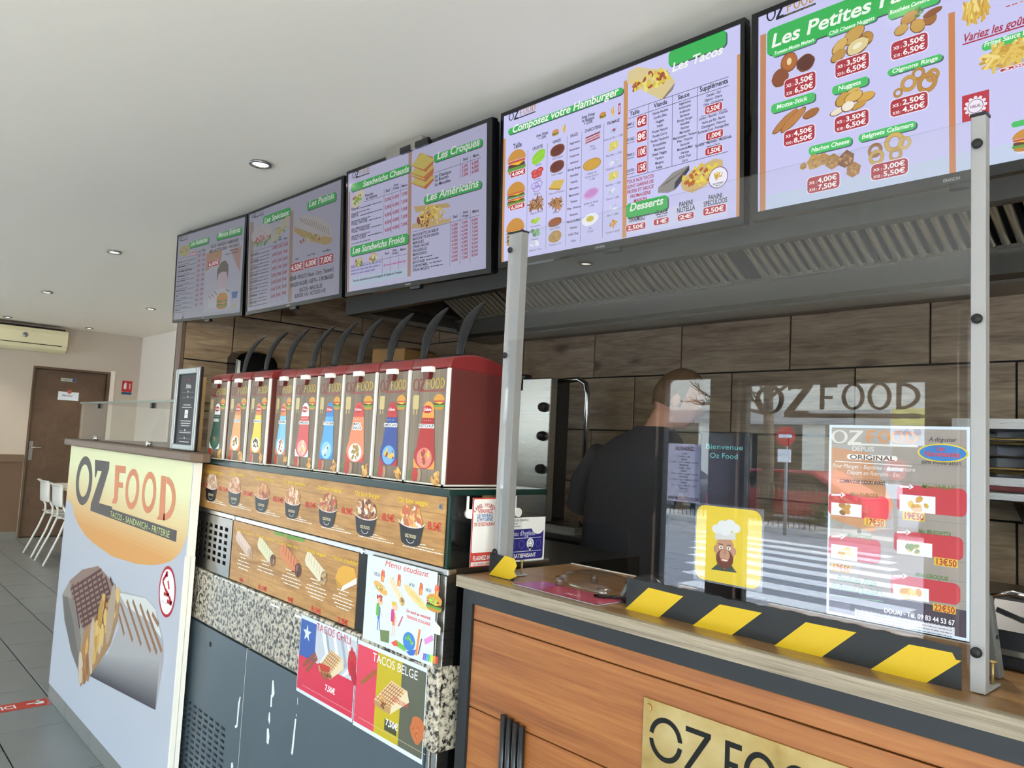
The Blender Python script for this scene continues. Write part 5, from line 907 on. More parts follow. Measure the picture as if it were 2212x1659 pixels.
# glass case
MB().prism([(VY + .0, 1.3), (1.375, 1.3), (1.375, 1.311), (VY - .012, 1.311), (VY - .012, 1.3)], lambda q: Vector((VX0 - .005, q[0], q[1])), lambda q: Vector((VX1 + .012, q[0], q[1]))).build('top_glass', 'clear_glass', vc)
MB().box(VX0 - .005, VX1 + .012, VY - .014, VY - .0121, 1.298, 1.3115).box(VX1 + .0121, VX1 + .014, VY - .012, 1.375, 1.298, 1.3115).build('top_glass_edge', 'glass_edge', vc)
bx(VX0, VX1 - .006, VY, VY + .006, 1.134, 1.2995).build('front_glass', 'glass_edge', vc)
MB().prism([(VY, 1.134), (1.415, 1.134), (1.375, 1.2995), (VY, 1.2995)], lambda q: Vector((VX1 - .006, q[0], q[1])), lambda q: Vector((VX1, q[0], q[1]))).build('side_glass', 'clear_glass', vc)
MB().box(VX1 - .007, VX1 + .0005, VY - .0008, VY + .008, 1.134, 1.2995).build('corner_glass_edge', 'glass_edge', vc)
bx(VX0, VX1 - .01, VY + .012, 1.42, 1.119, 1.13).build('case_floor', 'steel', vc)
MB().box(VX0 + .06, VX1 - .06, 1.30, 1.37, 1.13, 1.21).build('food_tray', 'steel_dark', vc, bevel=.008)
for y_ in (1.13, 1.28):
    h_ = MB().box(VX1 - .0005, VX1 + .002, y_ - .003, y_ + .003, 1.262, 1.295).cyl((VX1 - .002, y_ + .004, 1.255), (VX1 + .01, y_ + .004, 1.255), .011, n=18).build('glass_hinge', 'white_plastic', vc)
bx(VX0 - .004, VX1 + .012, VY - .006, VY + .02, 1.119, 1.1335).build('rail', 'steel', vc, bevel=.002)
for x in (-2.52, -1.71): MB().cyl((x, VY - .009, 1.126), (x, VY - .004, 1.126), .007, n=14).build('rail_knob', 'chrome', vc)
# printed wood banners
def wood_banner(name, x0, x1, z0, z1, zoom):
    o = bx(x0, x1, VY - .004, VY - .001, z0, z1).build(name, 'oak_print', vc); return front_panel(VY - .0041, o, 'print_ink', zoom, name='banner_print')
p = wood_banner('box_menu_banner', VX0 + .004, VX1 - .012, 1.136, 1.292, (370, 980, .2848))
for z in (1.175, 1.2135, 1.2525):
    p.lineuv(VX0 + .006, z, VX1 - .014, z, .0008, '#7a5428', .5)
for j, x in enumerate((-2.70, -2.48, -2.28, -2.05, -1.88, -1.66, -1.5)): zz = (1.136, 1.175, 1.2135, 1.2525)[j % 4]; p.lineuv(x, zz, x, zz + .0385, .0009, '#7a5428', .5)
BX = (('Oz box chevre miel', (250, 137), (392, 163), (307, 240), 92, 190, ['#d8c3a8', '#b98f78', '#c9a98a', '#e0cfba']), ('Oz box italiano', (438, 153), (562, 185), (483, 268), 98, 200, ['#c89a78', '#b56a4a', '#d8bda0', '#c9a080']), ('Oz box hot dog', (642, 190), (775, 222), (690, 312), 108, 205, ['#a8603c', '#c08050', '#8a4428', '#c99a6a']), ('Oz box savoyard', (850, 222), (1022, 250), (921, 355), 118, 215, ['#d9b592', '#c08a68', '#e2c8ac', '#b5764e']),
      ('Oz box oriental', (1113, 268), (1295, 300), (1188, 405), 140, 240, ['#b5784a', '#a8443a', '#8a4a34', '#c9a070', '#6a5a4a']), ('Oz box burger', (1394, 310), (1588, 342), (1478, 460), 168, 260, ['#b87a48', '#c98c52', '#8a5434', '#d8c8b8', '#6a3a24']), ('Oz box veggie', (1722, 360), (1950, 398), (1824, 515), 192, 290, ['#c88a50', '#b8603c', '#d8a468', '#e6e0cc', '#a8723c']))
for t, a, b, c, w, h, cols in BX:
    p.text(t, a, b, 24 + (a[0] - 250) * .006, '#dcb52a', 2); u, v = p.m(*c); k = p.kx(*c); p.cup(u, v, w * k, h * .85 * p.ky(*c), cols, 2)
    for j in range(3): x_, y_ = c[0] - w * .35, c[1] + h * .52 + j * h * .075; p.scribble((x_, y_ + w * .0), (x_ + w * (.9 + .35 * j), y_ + w * .14 * (1 + .4 * j)), 6 + w * .02, '#e8e2d6')
for x, y, s in ((214, 240, 26), (362, 275, 30), (545, 308, 32), (772, 355, 36), (1018, 398, 38), (1290, 445, 44), (1600, 500, 50), (1945, 570, 58)): p.text('8.5€', (x, y), (x + 44 + s, y + 22), s, '#c9281e', 3)
u, v = p.m(2045, 402); p.ell(u, v, .008, .008, '#8c8a84', 3); p.ell(u, v, .005, .005, '#5a5650', 3.3); p.flush()
p = wood_banner('tacos_menu_banner', -2.528, -1.732, .925, 1.1175, (480, 1100, .2411))
for z in (.963, 1.002, 1.04, 1.079): p.lineuv(-2.527, z, -1.733, z, .0008, '#7a5428', .5)
for j, x in enumerate((-2.38, -2.21, -2.05, -1.95, -1.82, -1.78)): zz = (.925, .963, 1.002, 1.04, 1.079)[j % 5]; p.lineuv(x, zz, x, zz + .038, .0009, '#7a5428', .5)
p.text('Tacos spéciaux', (452, 215), (742, 300), 40, '#35a53c', 3)
for t, a, b, s in (('Tacos savoyard', (126, 190), (278, 230), 22), ('Tacos oriental', (314, 245), (472, 290), 24), ('Tacos hot dog', (508, 305), (684, 358), 28), ('Tacos veggie', (750, 375), (934, 430), 30), ('Tacos cheddar', (992, 440), (1218, 508), 32)): p.text(t, a, b, s, '#dcb52a', 3)
for x, y, w, h, bd, ln, fl_ in ((198, 318, 175, 120, '#cdb0a2', '#e3d6c2', ['#b89a80', '#c9b090', '#a07a60']), (398, 380, 185, 130, '#d5d0ac', '#bdb68c', ['#7a4a34', '#9a8a4a', '#5a2c24']), (612, 455, 225, 150, '#c87a4a', '#9a4a2c', ['#5a2a20', '#8a5a48', '#3c1a14']), (842, 530, 225, 150, '#d6cdb2', '#bfae86', ['#8a6a44', '#b99a6c', '#5c4a30'])):
    u, v = p.m(x, y); k = p.ky(x, y); kx = p.kx(x, y); p.wrap(u, v, w * p.kx(x, y) * .95, h * k * .95, bd, ln, fl_, 2, -.38)
p.poly([(1015, 610), (1045, 530), (1095, 500), (1185, 530), (1205, 620), (1080, 690)], '#cf9c36', 2); p.poly([(1015, 610), (1080, 690), (1060, 730), (1025, 660)], '#b98a2c', 2.2); p.poly([(1080, 690), (1208, 615), (1205, 670), (1062, 735)], '#e2e6e2', 2.2)
for x, y, n, w in ((190, 410, 5, 110), (390, 470, 4, 150), (620, 555, 5, 180), (845, 640, 6, 190), (1085, 735, 6, 195)):
    for j in range(n): ww = w * (.55, .4, .9, 1, .8, .6)[j]; yy = y + j * 32; p.scribble((x - ww / 2, yy - ww * .12), (x + ww / 2, yy + ww * .14), 13, '#ece6da')
for t, a, b, s in (('9€', (154, 645), (190, 658), 34), ('8.5€', (324, 712), (402, 738), 38), ('9€', (586, 825), (640, 843), 42), ('8.5€', (798, 910), (888, 940), 46), ('7.5€', (1034, 1015), (1130, 1045), 48)): p.text(t, a, b, s, '#c9281e', 3)
p.flush()
bx(-1.73, VX1 - .02, VY - .003, VY + .02, .925, 1.1175).build('black_panel', 'soft_black', vc)
MB().box(VX1 - .03, VX1 - .018, VY - .008, VY + .03, .1, 1.118).box(VX1 - .016, VX1 + .004, VY - .004, VY + .03, .1, 1.118).build('corner_post', 'steel', vc, bevel=.002)
# perforated grille
def holed(name, m, x0, x1, z0, z1, y0, y1, rows, par, bev=0):
    g = MB(); z = z0
    for za, zb_, cols in sorted(rows):
        g.box(x0, x1, y0, y1, z, za); x = x0
        for xa, xb in cols: g.box(x, xa, y0, y1, za, zb_); x = xb
        g.box(x, x1, y0, y1, za, zb_); z = zb_
    g.box(x0, x1, y0, y1, z, z1); return g.build(name, m, par)
gx0, gx1 = VX0 + .002, -2.531
holed('vent_grille', 'steel_vent', gx0, gx1, .925, 1.1175, VY - .006, VY - .002, [(.962 + r_ * .0225, .962 + r_ * .0225 + .013, [(gx0 + .03 + c_ * .0455, gx0 + .03 + c_ * .0455 + .026) for c_ in range(7)]) for r_ in range(6)], vc)
bx(gx0 + .004, gx1 - .004, VY + .004, VY + .02, .93, 1.112).build('vent_backing', 'dark_hole', vc)
# granite band and grey doors
bx(VX0 + .002, VX1 + .006, VY - .012, VY + .03, .744, .921).build('granite_band', 'granite', vc, bevel=.006)
bx(VX1 - .06, VX1 + .008, VY - .0125, VY + .2, .733, .915).build('granite_return', 'granite', vc, bevel=.006)
SEAM = -2.342
d1 = holed('grey_door', 'grey_lacquer', VX0 + .006, SEAM - .003, .1, .738, VY - .01, VY + .008, [(.452 - r_ * .0196, .452 - r_ * .0196 + .0085, [(-2.835 + (.004 * (r_ % 2)) + c_ * .0495, -2.835 + .004 * (r_ % 2) + c_ * .0495 + .034) for c_ in range(8)]) for r_ in range(15)], vc)
bx(VX0 + .02, SEAM - .02, VY + .012, VY + .03, .12, .5).build('vent_backing', 'dark_hole', vc)
MB().cyl((-2.626, VY - .0105, .688), (-2.626, VY - .004, .688), .009, n=18).build('lock', 'dark_hole', d1)
d2 = bx(SEAM + .003, VX1 - .035, VY - .01, VY + .008, .1, .738).build('grey_door', 'grey_lacquer', vc, bevel=.001)
bx(SEAM - .0028, SEAM + .0028, VY - .008, VY + .008, .1, .738).build('door_edge', 'white_edge', vc)
p = front_panel(VY - .0101, d2, 'matt_ink', (370, 1250, .2893), name='paint_chips')
for q in ([(755, 760), (765, 758), (772, 860), (758, 890), (750, 860)], [(745, 865), (754, 868), (752, 955), (740, 960)], [(730, 1000), (738, 998), (740, 1060), (732, 1088), (724, 1050)], [(715, 1120), (728, 1118), (734, 1180), (726, 1238), (712, 1225)], [(925, 1045), (935, 1048), (910, 1300), (902, 1318), (896, 1300)], [(942, 890), (946, 890), (946, 940), (942, 940)], [(934, 1010), (939, 1010), (936, 1030), (932, 1030)]): p.poly(q, '#e2e6e8', 1)
p.flush()
p = front_panel(VY - .0101, d1, 'matt_ink', (370, 1250, .2893), name='paint_chips')
for q in ([(512, 880), (520, 882), (512, 930), (495, 1105), (480, 1118), (474, 1102), (488, 1085), (500, 930)], [(448, 1375), (460, 1372), (464, 1410), (446, 1414)]): p.poly(q, '#e2e6e8', 1)
p.flush()
p = front_panel(VY - .0121, [o for o in vc.children if o.name.startswith('granite_band')][0], 'matt_ink', (370, 1250, .2893), name='glue_marks')
for q in ([(740, 180), (808, 212), (806, 224), (742, 198)], [(920, 262), (968, 282), (970, 298), (922, 284)]): p.poly(q, '#e8eaec', 1); p.flush('glue_mark')
# ------------------------------------------------------------------ paper notices on the display counter
def sheet(name, label, cat, x0, x1, z0, z1, y, zoom, col='#cfd8e2', pname='sheet_print', grp=None):
    o = thing(name, label, cat, ((x0 + x1) / 2, y, z0), grp); bx(x0, x1, y - .0006, y, z0, z1).build('sheet', 'paper', o); p = front_panel(y - .0007, o, 'print_ink', zoom, name=pname, lift=.0003); p.rectuv(x0, z0, x1, z1, col, .4); return p
p = sheet('student_menu_notice', 'white Menu étudiant notice with cartoon pupils on the black panel', 'notice', -1.672, -1.380, .917, 1.124, VY - .0135, (480, 1100, .2411))
p.text('Menu étudiant', (1458, 505), (1848, 612), 52, '#d9543c', 2, False, .25)
for x, y, s in ((1362, 590, '5€50'), (1512, 640, '7€'), (1672, 685, '5€50'), (1822, 732, '5€50')): p.text(s, (x, y), (x + 13 * len(s), y + 4 * len(s)), 30, '#2c2c30', 2, False)
for x, y in ((1440, 600), (1588, 640), (1782, 720), (1925, 735)): u, v = p.m(x, y); k = p.ky(x, y); kx = p.kx(x, y); p.sticks(u, v + 25 * k, 22 * kx, 18 * k, ['#d64a34', '#e8a03c', '#c83a2c'], 14, 50 * k, 9 * k, 2, True); p.uv([(u - 30 * k, v + 10 * k), (u + 28 * k, v + 10 * k), (u + 22 * k, v - 50 * k), (u - 24 * k, v - 50 * k)], '#e0583c', 2.5); p.rectuv(u - 10 * k, v - 45 * k, u + 20 * k, v + 4 * k, '#eaa04a', 2.7, 6 * k)
u, v = p.m(1420, 705); k = p.ky(1420, 705); kx = p.kx(1420, 705); p.ell(u, v, 68 * kx, 42 * k, '#d8a85c', 2.2, 16, -.3); p.blobs(u, v, 50 * kx, 25 * k, ['#8a9a4a', '#e0d0a0', '#b5763a'], 14, 14 * k, 2.5)
u, v = p.m(1565, 735); p.wrap(u, v, 170 * kx, 75 * k, '#e5cba8', '#d2b188', ['#b58a54', '#d8b878', '#8a6a3a'], 2.2, -.65)
u, v = p.m(1732, 790); p.ell(u, v, 105 * kx, 42 * k, '#dcc384', 2.2, 18, -.4); [p.lineuv(u - 70 * k + j * 26 * k, v + (40 - j * 9) * k, u - 52 * k + j * 26 * k, v + (10 - j * 9) * k, 5 * k, '#b8924e', 2.5) for j in range(6)]
u, v = p.m(1900, 840); p.burger(u, v, 120 * kx, 150 * k, 2.2); p.blobs(u, v + 15 * k, 60 * kx, 25 * k, ['#8fc04a', '#a8d05a'], 16, 16 * k, 2.9)
# pupils with school bags
for x, y, hair, bag, top, low in ((1412, 850, '#b04a3a', '#6aa83a', '#4a7ab8', '#4a6aa8'), (1545, 905, '#d8b23a', '#c23a8a', '#e0803c', '#e08a3c')):
    u, v = p.m(x, y); k = p.ky(x, y); kx = p.kx(x, y); p.rectuv(u - 25 * k, v - 140 * k, u + 18 * k, v - 20 * k, top, 2.2, 14 * k); p.rectuv(u - 50 * k, v - 110 * k, u - 2 * k, v + 5 * k, bag, 2.5, 14 * k); p.ell(u + 6 * k, v + 28 * k, 26 * kx, 32 * k, '#e4b79a', 2.4); p.blobs(u, v + 58 * k, 34 * kx, 20 * k, [hair], 9, 18 * k, 2.6)
    p.lineuv(u - 8 * k, v - 140 * k, u - 16 * k, v - 240 * k, 12 * k, low if y < 880 else '#e4b79a', 2.1); p.lineuv(u + 10 * k, v - 140 * k, u + 22 * k, v - 235 * k, 12 * k, low if y < 880 else '#e4b79a', 2.1); p.lineuv(u + 14 * k, v - 50 * k, u + 60 * k, v - 105 * k, 9 * k, '#e4b79a', 2.1)
p.text('Du lundi au vendredi', (1652, 925), (1868, 985), 26, '#d84a4a', 2); p.text('PERIODE SCOLAIRE', (1655, 975), (1866, 1045), 26, '#e0685a', 2)
u, v = p.m(1675, 1185); k = p.ky(1675, 1185); kx = p.kx(1675, 1185); p.ell(u, v, 55 * kx, 85 * k, '#3d7cc0', 2.4, 22); p.blobs(u, v, 36 * kx, 60 * k, ['#5aa04a', '#7ab85a'], 8, 24 * k, 2.7); p.poly([(1560, 1170), (1655, 1240), (1640, 1275), (1545, 1215)], '#6ab04a', 2.3); p.poly([(1415, 1080), (1500, 1090), (1495, 1200), (1420, 1180)], '#6a7a4c', 2.2); p.poly([(1515, 1195), (1560, 1170), (1580, 1225), (1540, 1225)], '#d8543c', 2.35); p.poly([(1650, 1275), (1740, 1255), (1720, 1310), (1680, 1310)], '#3a6ac0', 2.5)
for a, b, w, c in (((1772, 1075), (1738, 1310), .007, '#e0842c'), ((1790, 1160), (1758, 1300), .004, '#7a3a44'), ((1620, 960), (1580, 1050), .004, '#c04a5a'), ((1815, 1190), (1890, 1150), .012, '#d88ac0')): p.line(a, b, w, c, 2.8)
for j in range(9): p.line((1812 + j * 15, 1290 + j * 4), (1802 + j * 16, 1350 + j * 5), .005, ('#8a5ab8', '#5a6ac8', '#3aa0c8', '#3ab87a', '#9ac83a', '#e8d83a', '#f0a03a', '#e0603a', '#c83a3a')[j], 2.6)
p.poly([(1895, 985), (1958, 1060), (1955, 1130), (1890, 1110)], '#d8e4d0', 2); p.flush()
def flag_star(p, u, v, r, col, l): p.uv([(u + (r if j % 2 == 0 else r * .4) * math.cos(math.pi / 2 + j * math.pi / 5), v + (r if j % 2 == 0 else r * .4) * math.sin(math.pi / 2 + j * math.pi / 5)) for j in range(10)], col, l)
p = sheet('tacos_chili_notice', 'TACOS CHILI notice with blue, white and red flag background', 'notice', -1.995, -1.696, .703, .912, VY - .0135, (370, 1250, .2893), grp='tacos notices')
p.rectuv(-1.993, .712, -1.698, .802, '#c8304a', .7); p.rectuv(-1.993, .802, -1.905, .902, '#34569c', .7); p.rectuv(-1.905, .802, -1.698, .902, '#b9bfc8', .7); flag_star(p, -1.955, .868, .024, '#cdd6e2', 1)
for c, w, dx in (('#d8dce2', .02, 0), ('#8f98a4', .012, .02), ('#dfe3e8', .016, .06), ('#98a0ac', .014, .1), ('#e2e6ea', .012, .13)): p.uv([(-1.88 + dx, .9), (-1.88 + dx + w, .9), (-1.85 + dx + w, .83), (-1.9 + dx + w * 2, .803), (-1.9 + dx + w, .803), (-1.85 + dx, .835)], c, .9)
for j, (a, b) in enumerate((((985, 650), (1080, 560)), ((1010, 690), (1090, 590)))): p.line(a, b, .012, '#8a4a2c', 1.1)
p.text('TACOS CHILI', (1085, 378), (1342, 500), 56, '#c2384e', 2, False)
def tacos_pic(p, P):
    p.poly([P(0, .45), P(.5, 1), P(.95, .68), P(1, .35), P(.45, 0), P(.4, .1)], '#d9c8a4', 2); p.poly([P(0, .45), P(.5, 1), P(.93, .68), P(.48, .2)], '#d9b88a', 2.2)
    for j in range(6): f = j / 6; p.line(P(.06 + f * .45, .5 + f * .48), P(.5 + f * .42, .22 + f * .45), .0016, '#8a4a2c', 2.5); p.line(P(.08 + f * .4, .42 - f * .2), P(.52 + f * .38, .95 - f * .25), .0016, '#8a4a2c', 2.5)
    p.poly([P(0, .45), P(.48, .2), P(.46, .02), P(.3, .08), P(.02, .3)], '#b08a58', 2.3)
p_chili = lambda a, b: (1100 + a * 190, 755 - b * 225); tacos_pic(p, p_chili); p.poly([(1100, 625), (1190, 660), (1180, 700), (1120, 690)], '#b83a2c', 2.6)
for j in range(3): p.line((1120 + j * 22, 690 + j * 10), (1150 + j * 24, 750 - j * 5), .01, '#8a5a34', 2.7)
u, v = p.m(1352, 635); p.ell(u, v, .02, .038, '#c02a34', 2.2, 16, .15, .12); p.ell(u + .008, v - .02, .014, .03, '#a82030', 2.4, 14, .4, .1); p.line((1330, 565), (1345, 600), .003, '#5a7a3a', 2.6)
p.text('7,50€', (1148, 830), (1222, 868), 42, '#ffffff', 2); p.scribble((980, 805), (1380, 1010), 6, '#e0a0b0'); p.flush()
p = sheet('tacos_belge_notice', 'TACOS BELGE notice with red, yellow and black flag background', 'notice', -1.692, -1.398, .7, .909, VY - .0135, (370, 1250, .2893), grp='tacos notices')
for a, b, c in ((-1.690, -1.598, '#cf4257'), (-1.598, -1.494, '#b8a51f'), (-1.494, -1.400, '#595b4c')): p.rectuv(a, .71, b, .899, c, .7)
p.text('TACOS BELGE', (1505, 600), (1840, 770), 62, '#eef0f2', 2, False); p.line((1420, 780), (1530, 690), .011, '#9a5a30', 1.5)
tacos_pic(p, lambda a, b: (1515 + a * 262, 1015 - b * 255)); p.text('OZ FOOD DOUAI', (1645, 975), (1772, 905), 32, '#c04a44', 3); p.blobs(*p.m(1575, 930), .012, .02, ['#7a4a2c', '#b5824a', '#c9a060'], 14, .007, 2.8)
u, v = p.m(1835, 1130); p.ell(u, v, .026, .03, '#b8683a', 2.2, 16, -.4, .14); p.blobs(u, v, .02, .022, ['#c07a48', '#a85a30'], 10, .006, 2.4); u0, v0 = p.m(1598, 1105); p.rectuv(u0 - .004, v0 - .008, u0 + .047, v0 + .018, '#4a4a30', 2); p.text('7,50€', (1600, 1092), (1692, 1135), 46, '#ffffff', 2.4); p.scribble((1400, 1060), (1900, 1290), 6, '#c8c0a8'); p.flush()
# sheets on the glass end
def side_sheet(name, label, y0, y1, z0, z1, x, zoom, col):
    o = thing(name, label, 'notice', (x, (y0 + y1) / 2, z0)); bx(x, x + .0008, y0, y1, z0, z1).build('sheet', 'paper', o); p = side_panel(x + .0009, o, 'gloss_ink', zoom, name='sheet_print', lift=.0003); p.rectuv(y0, z0, y1, z1, col, .4); return p
p = side_sheet('hygiene_label_notice', 'tall white and red LABEL HYGIENE notice on the glass end of the display counter', 1.136, 1.214, 1.134, 1.292, VX1 + .0105, (960, 1020, .2290), '#c9493f')
u0, u1, v0, v1 = 1.136, 1.214, 1.134, 1.292; p.rectuv(u0 + .003, v0 + .032, u1 - .003, v1 - .003, '#efeae4', 1, .004); p.rectuv(u0 + .003, v0 + .002, u1 - .003, v0 + .011, '#efdcd4', 1)
for j, ch in enumerate('LABEL HYGIENE'): g = (j - 6) / 6; p.textuv(ch, (u0 + u1) / 2 + g * .031, 1.271 - g * g * .011, .0085, '#c4463e', 2, .0055, align='c', rot=-g * .65)
for t, z, w, c in (('VÉRIFIEZ', 1.257, .045, '#c4463e'), ('LE NIVEAU', 1.247, .048, '#3f6ea8'), ("D'HYGIÈNE", 1.238, .048, '#3f6ea8'), ('DE CE RESTAURANT', 1.227, .064, '#c4463e')): p.textuv(t, (u0 + u1) / 2, z, .0078, c, 2, w, align='c')
p.textuv('FLASHEZ-MOI', (u0 + u1) / 2, 1.149, .0095, '#f2ece8', 2, .062, align='c'); p.textuv('SUIVI - SÉCURITÉ - CONFIANCE', (u0 + u1) / 2, 1.1375, .004, '#a04a44', 2, .06, align='c'); p.flush()
p = side_sheet('hygiene_level_notice', "white and navy niveau d'hygiène SATISFAISANT notice on the glass end", 1.232, 1.376, 1.137, 1.243, VX1 + .0105, (960, 1020, .2290), '#eceae6')
u0, u1, v0, v1 = 1.232, 1.376, 1.137, 1.243; p.rectuv(u0 + .002, v0 + .004, u1 - .005, v1 - .028, '#2f2e78', 1, .006); p.ell(u1 - .025, v1 - .024, .022, .018, '#eceae6', 1.2)
for t, z, h in (('RÉSULTATS DU CONTRÔLE', v1 - .009, .0045), ('Niveau de sécurité', v1 - .016, .0035), ('sanitaire - alimentation.gouv', v1 - .022, .003)): p.textuv(t, u0 + .012, z, h, '#4a4a58', 2, None)
p.textuv("Niveau d'hygiène", u0 + .014, v0 + .062, .012, '#d6d6ea', 2, .095, False)
for z in (v0 + .056, v0 + .024): p.lineuv(u0 + .004, z, u1 - .012, z, .0015, '#c8c8e0', 2)
for x in (.035, .065, .122): p.ring(u0 + x, v0 + .041, .009, .01, .0015, .0015, '#5a5aa0', 2, 16)
p.ell(u0 + .094, v0 + .042, .012, .013, '#f0f0f4', 2.2); p.uv([(u0 + .087, v0 + .033), (u0 + .101, v0 + .033), (u0 + .094, v0 + .024)], '#f0f0f4', 2.2); p.ring(u0 + .094, v0 + .042, .0085, .0095, .0014, .0014, '#26264a', 2.5, 18); p.ring(u0 + .094, v0 + .042, .005, .005, .0012, .0012, '#26264a', 2.6, 10, 200, 340); [p.ell(u0 + .094 + s * .003, v0 + .0455, .001, .0016, '#26264a', 2.6, 8) for s in (-1, 1)]
p.textuv('SATISFAISANT', u0 + .04, v0 + .0095, .009, '#f0f0f6', 2, .075); p.flush()
# ------------------------------------------------------------------ sauce dispensers
def dispenser(x0, x1, y0, label, bottle, sauce):
    z0, z1 = 1.3128, 1.594; xc = (x0 + x1) / 2; w = x1 - x0; dp = .205
    t = thing('sauce_dispenser', label, 'sauce dispenser', (xc, y0 + dp / 2, z0), 'pump sauce dispensers on the glass top')
    MB().prism([(y0 + .004, z0), (y0 + dp, z0), (y0 + dp, z1 - .004), (y0 + .004, z1)], lambda q: Vector((x0, q[0], q[1])), lambda q: Vector((x1, q[0], q[1]))).build('body', 'red_plastic', t, bevel=.003)
    lid = [(y0 - .002, z1), (y0 - .002, z1 + .009)]
    for k in range(11): f = k / 10; lid.append((y0 + .005 + f * (dp + .004), z1 + .010 + .033 * math.sin(math.pi * min(1, .12 + f * .88)) ** .8 - f * .012))
    lid += [(y0 + dp + .009, z1 - .01)]
    ld = MB().prism(lid, lambda q: Vector((x0 - .001, q[0], q[1])), lambda q: Vector((x1 + .001, q[0], q[1])), True).build('lid', 'bright_red_plastic', t, bevel=.004)
    bd = bx(x0 + .001, x1 - .009, y0, y0 + .004, z0 + .004, z1 - .002).build('label_board', 'grey_wood_print', t)
    MB().box(x1 - .009, x1 - .001, y0 - .001, y0 + .006, z0, z1).box(x0, x1, y0 - .001, y0 + .006, z0, z0 + .004).box(x1 - .001, x1 + .001, y0, y0 + dp, z0, z0 + .004).build('white_edge', 'white_edge', t)
    sp = bx(xc - .021, xc + .019, y0 - .014, y0 + .001, z1 - .009, z1 + .005).build('spout_cap', 'white_plastic', t, bevel=.002)
    MB().prism([(-.014, 0), (.012, 0), (.009, -.0165), (-.011, -.0165)], lambda q: Vector((xc + q[0], y0 - .013, z1 - .009 + q[1])), lambda q: Vector((xc + q[0], y0 - .001, z1 - .009 + q[1]))).build('nozzle', 'red_dark', sp)
    # pump lever: a curved tapering blade
    path = [(0, 0, -.02), (0, .004, .035), (0, .014, .075), (0, .036, .118), (0, .078, .158)]; wd_ = [.016, .02, .026, .029, .008]; m = MB(); vs = []; fs = []
    for (a, b, c), hw in zip(path, wd_):
        q = Vector((xc + .002, y0 + .085 + b, z1 + .04 + c)); vs += [q + Vector((-hw, -.005, 0)), q + Vector((hw, -.005, 0)), q + Vector((hw * .8, .006, -.003)), q + Vector((-hw * .8, .006, -.003))]
    for k in range(4):
        for j in range(4): fs.append((k * 4 + j, k * 4 + (j + 1) % 4, k * 4 + 4 + (j + 1) % 4, k * 4 + 4 + j))
    fs += [(3, 2, 1, 0), (16, 17, 18, 19)]; m.add(vs, fs, True); m.build('pump_lever', 'soft_black', t, subsurf=2)
    MB().cyl((xc + .002, y0 + .085, z1 + .028), (xc + .002, y0 + .085, z1 + .045), .013, n=16).build('lever_socket', 'black_plastic', t)
    p = front_panel(y0 - .0002, bd, 'print_ink', name='label_print'); bw = w - .01; X = lambda f: x0 + .001 + f * bw; Z = lambda f: z0 + .004 + f * (z1 - z0 - .006)
    p.logouv(X(.05), Z(.815), bw * .9, (z1 - z0) * .105, '#7b2f28', '#c3a24a', '#8a4036', 2)
    top, body, band, fc = bottle
    bl = [(0.213, .12), (0.784, .12), (0.797, .15), (0.702, .62), (0.668, .685), (0.607, .71), (0.539, .718), (0.471, .71), (0.417, .685), (0.389, .62), (0.192, .15)]
    p.uv([(X(a), Z(b)) for a, b in bl], body, 2); p.uv([(X(a), Z(b)) for a, b in ((0.369, .57), (0.716, .57), (0.702, .62), (0.668, .685), (0.607, .71), (0.539, .718), (0.471, .71), (0.417, .685), (0.389, .62))], top, 2.3)
    p.uv([(X(0.192), Z(.2)), (X(0.192), Z(.15)), (X(0.213), Z(.12)), (X(0.784), Z(.12)), (X(0.797), Z(.15)), (X(0.784), Z(.2))], top, 2.2); p.ell(X(.495), Z(.235), bw * .29, (z1 - z0) * .115, body, 2.3, 24); p.ell(X(.495), Z(.215), bw * .215, (z1 - z0) * .088, fc, 2.4, 24)
    p.ell(X(.51), Z(.645), bw * .135, (z1 - z0) * .034, '#b01c2a', 2.6, 16); p.textuv('Colona', X(.51), Z(.634), (z1 - z0) * .024, '#f4ecec', 3, bw * .22, align='c', sh=.2)
    for j in range(5): p.ell(X(.4 + j * .052), Z(.545), bw * .008, bw * .008, '#f0e8e0', 2.6, 8)
    for j, s in enumerate(sauce.split('|')): ww = min(.44, .06 * max(4, len(s))); p.rectuv(X(.51 - ww / 2 - .008), Z(.478 - j * .038), X(.51 + ww / 2 + .008), Z(.515 - j * .038), '#f6f4f0', 2.6, .002); p.textuv(s, X(.51), Z(.485 - j * .038), (z1 - z0) * .026, '#18181c', 3, bw * ww, align='c')
    p.blobs(X(.495), Z(.22), bw * .17, (z1 - z0) * .075, band, 11, bw * .055, 2.8)
    # burger, chips and tomato clip-art without faces
    p.burger(X(.82), Z(.71), bw * .3, (z1 - z0) * .14, 2)
    p.rectuv(X(.08), Z(.645), X(.25), Z(.775), '#c2ad78', 1.8, .004); p.rectuv(X(.1), Z(.6), X(.13), Z(.65), '#c2ad78', 1.8); p.rectuv(X(.19), Z(.6), X(.22), Z(.65), '#c2ad78', 1.8)
    p.blobs(X(.12), Z(.06), bw * .08, bw * .1, ['#5a7a4a', '#6c8c58'], 14, bw * .03, 2); p.ell(X(.25), Z(.06), bw * .095, bw * .12, '#b0342c', 2.5); p.ell(X(.37), Z(.055), bw * .065, bw * .11, '#a98a6c', 2.4); p.blobs(X(.84), Z(.055), bw * .12, bw * .13, ['#d39a4c', '#e0b065', '#c08438'], 16, bw * .055, 2.4); p.flush()
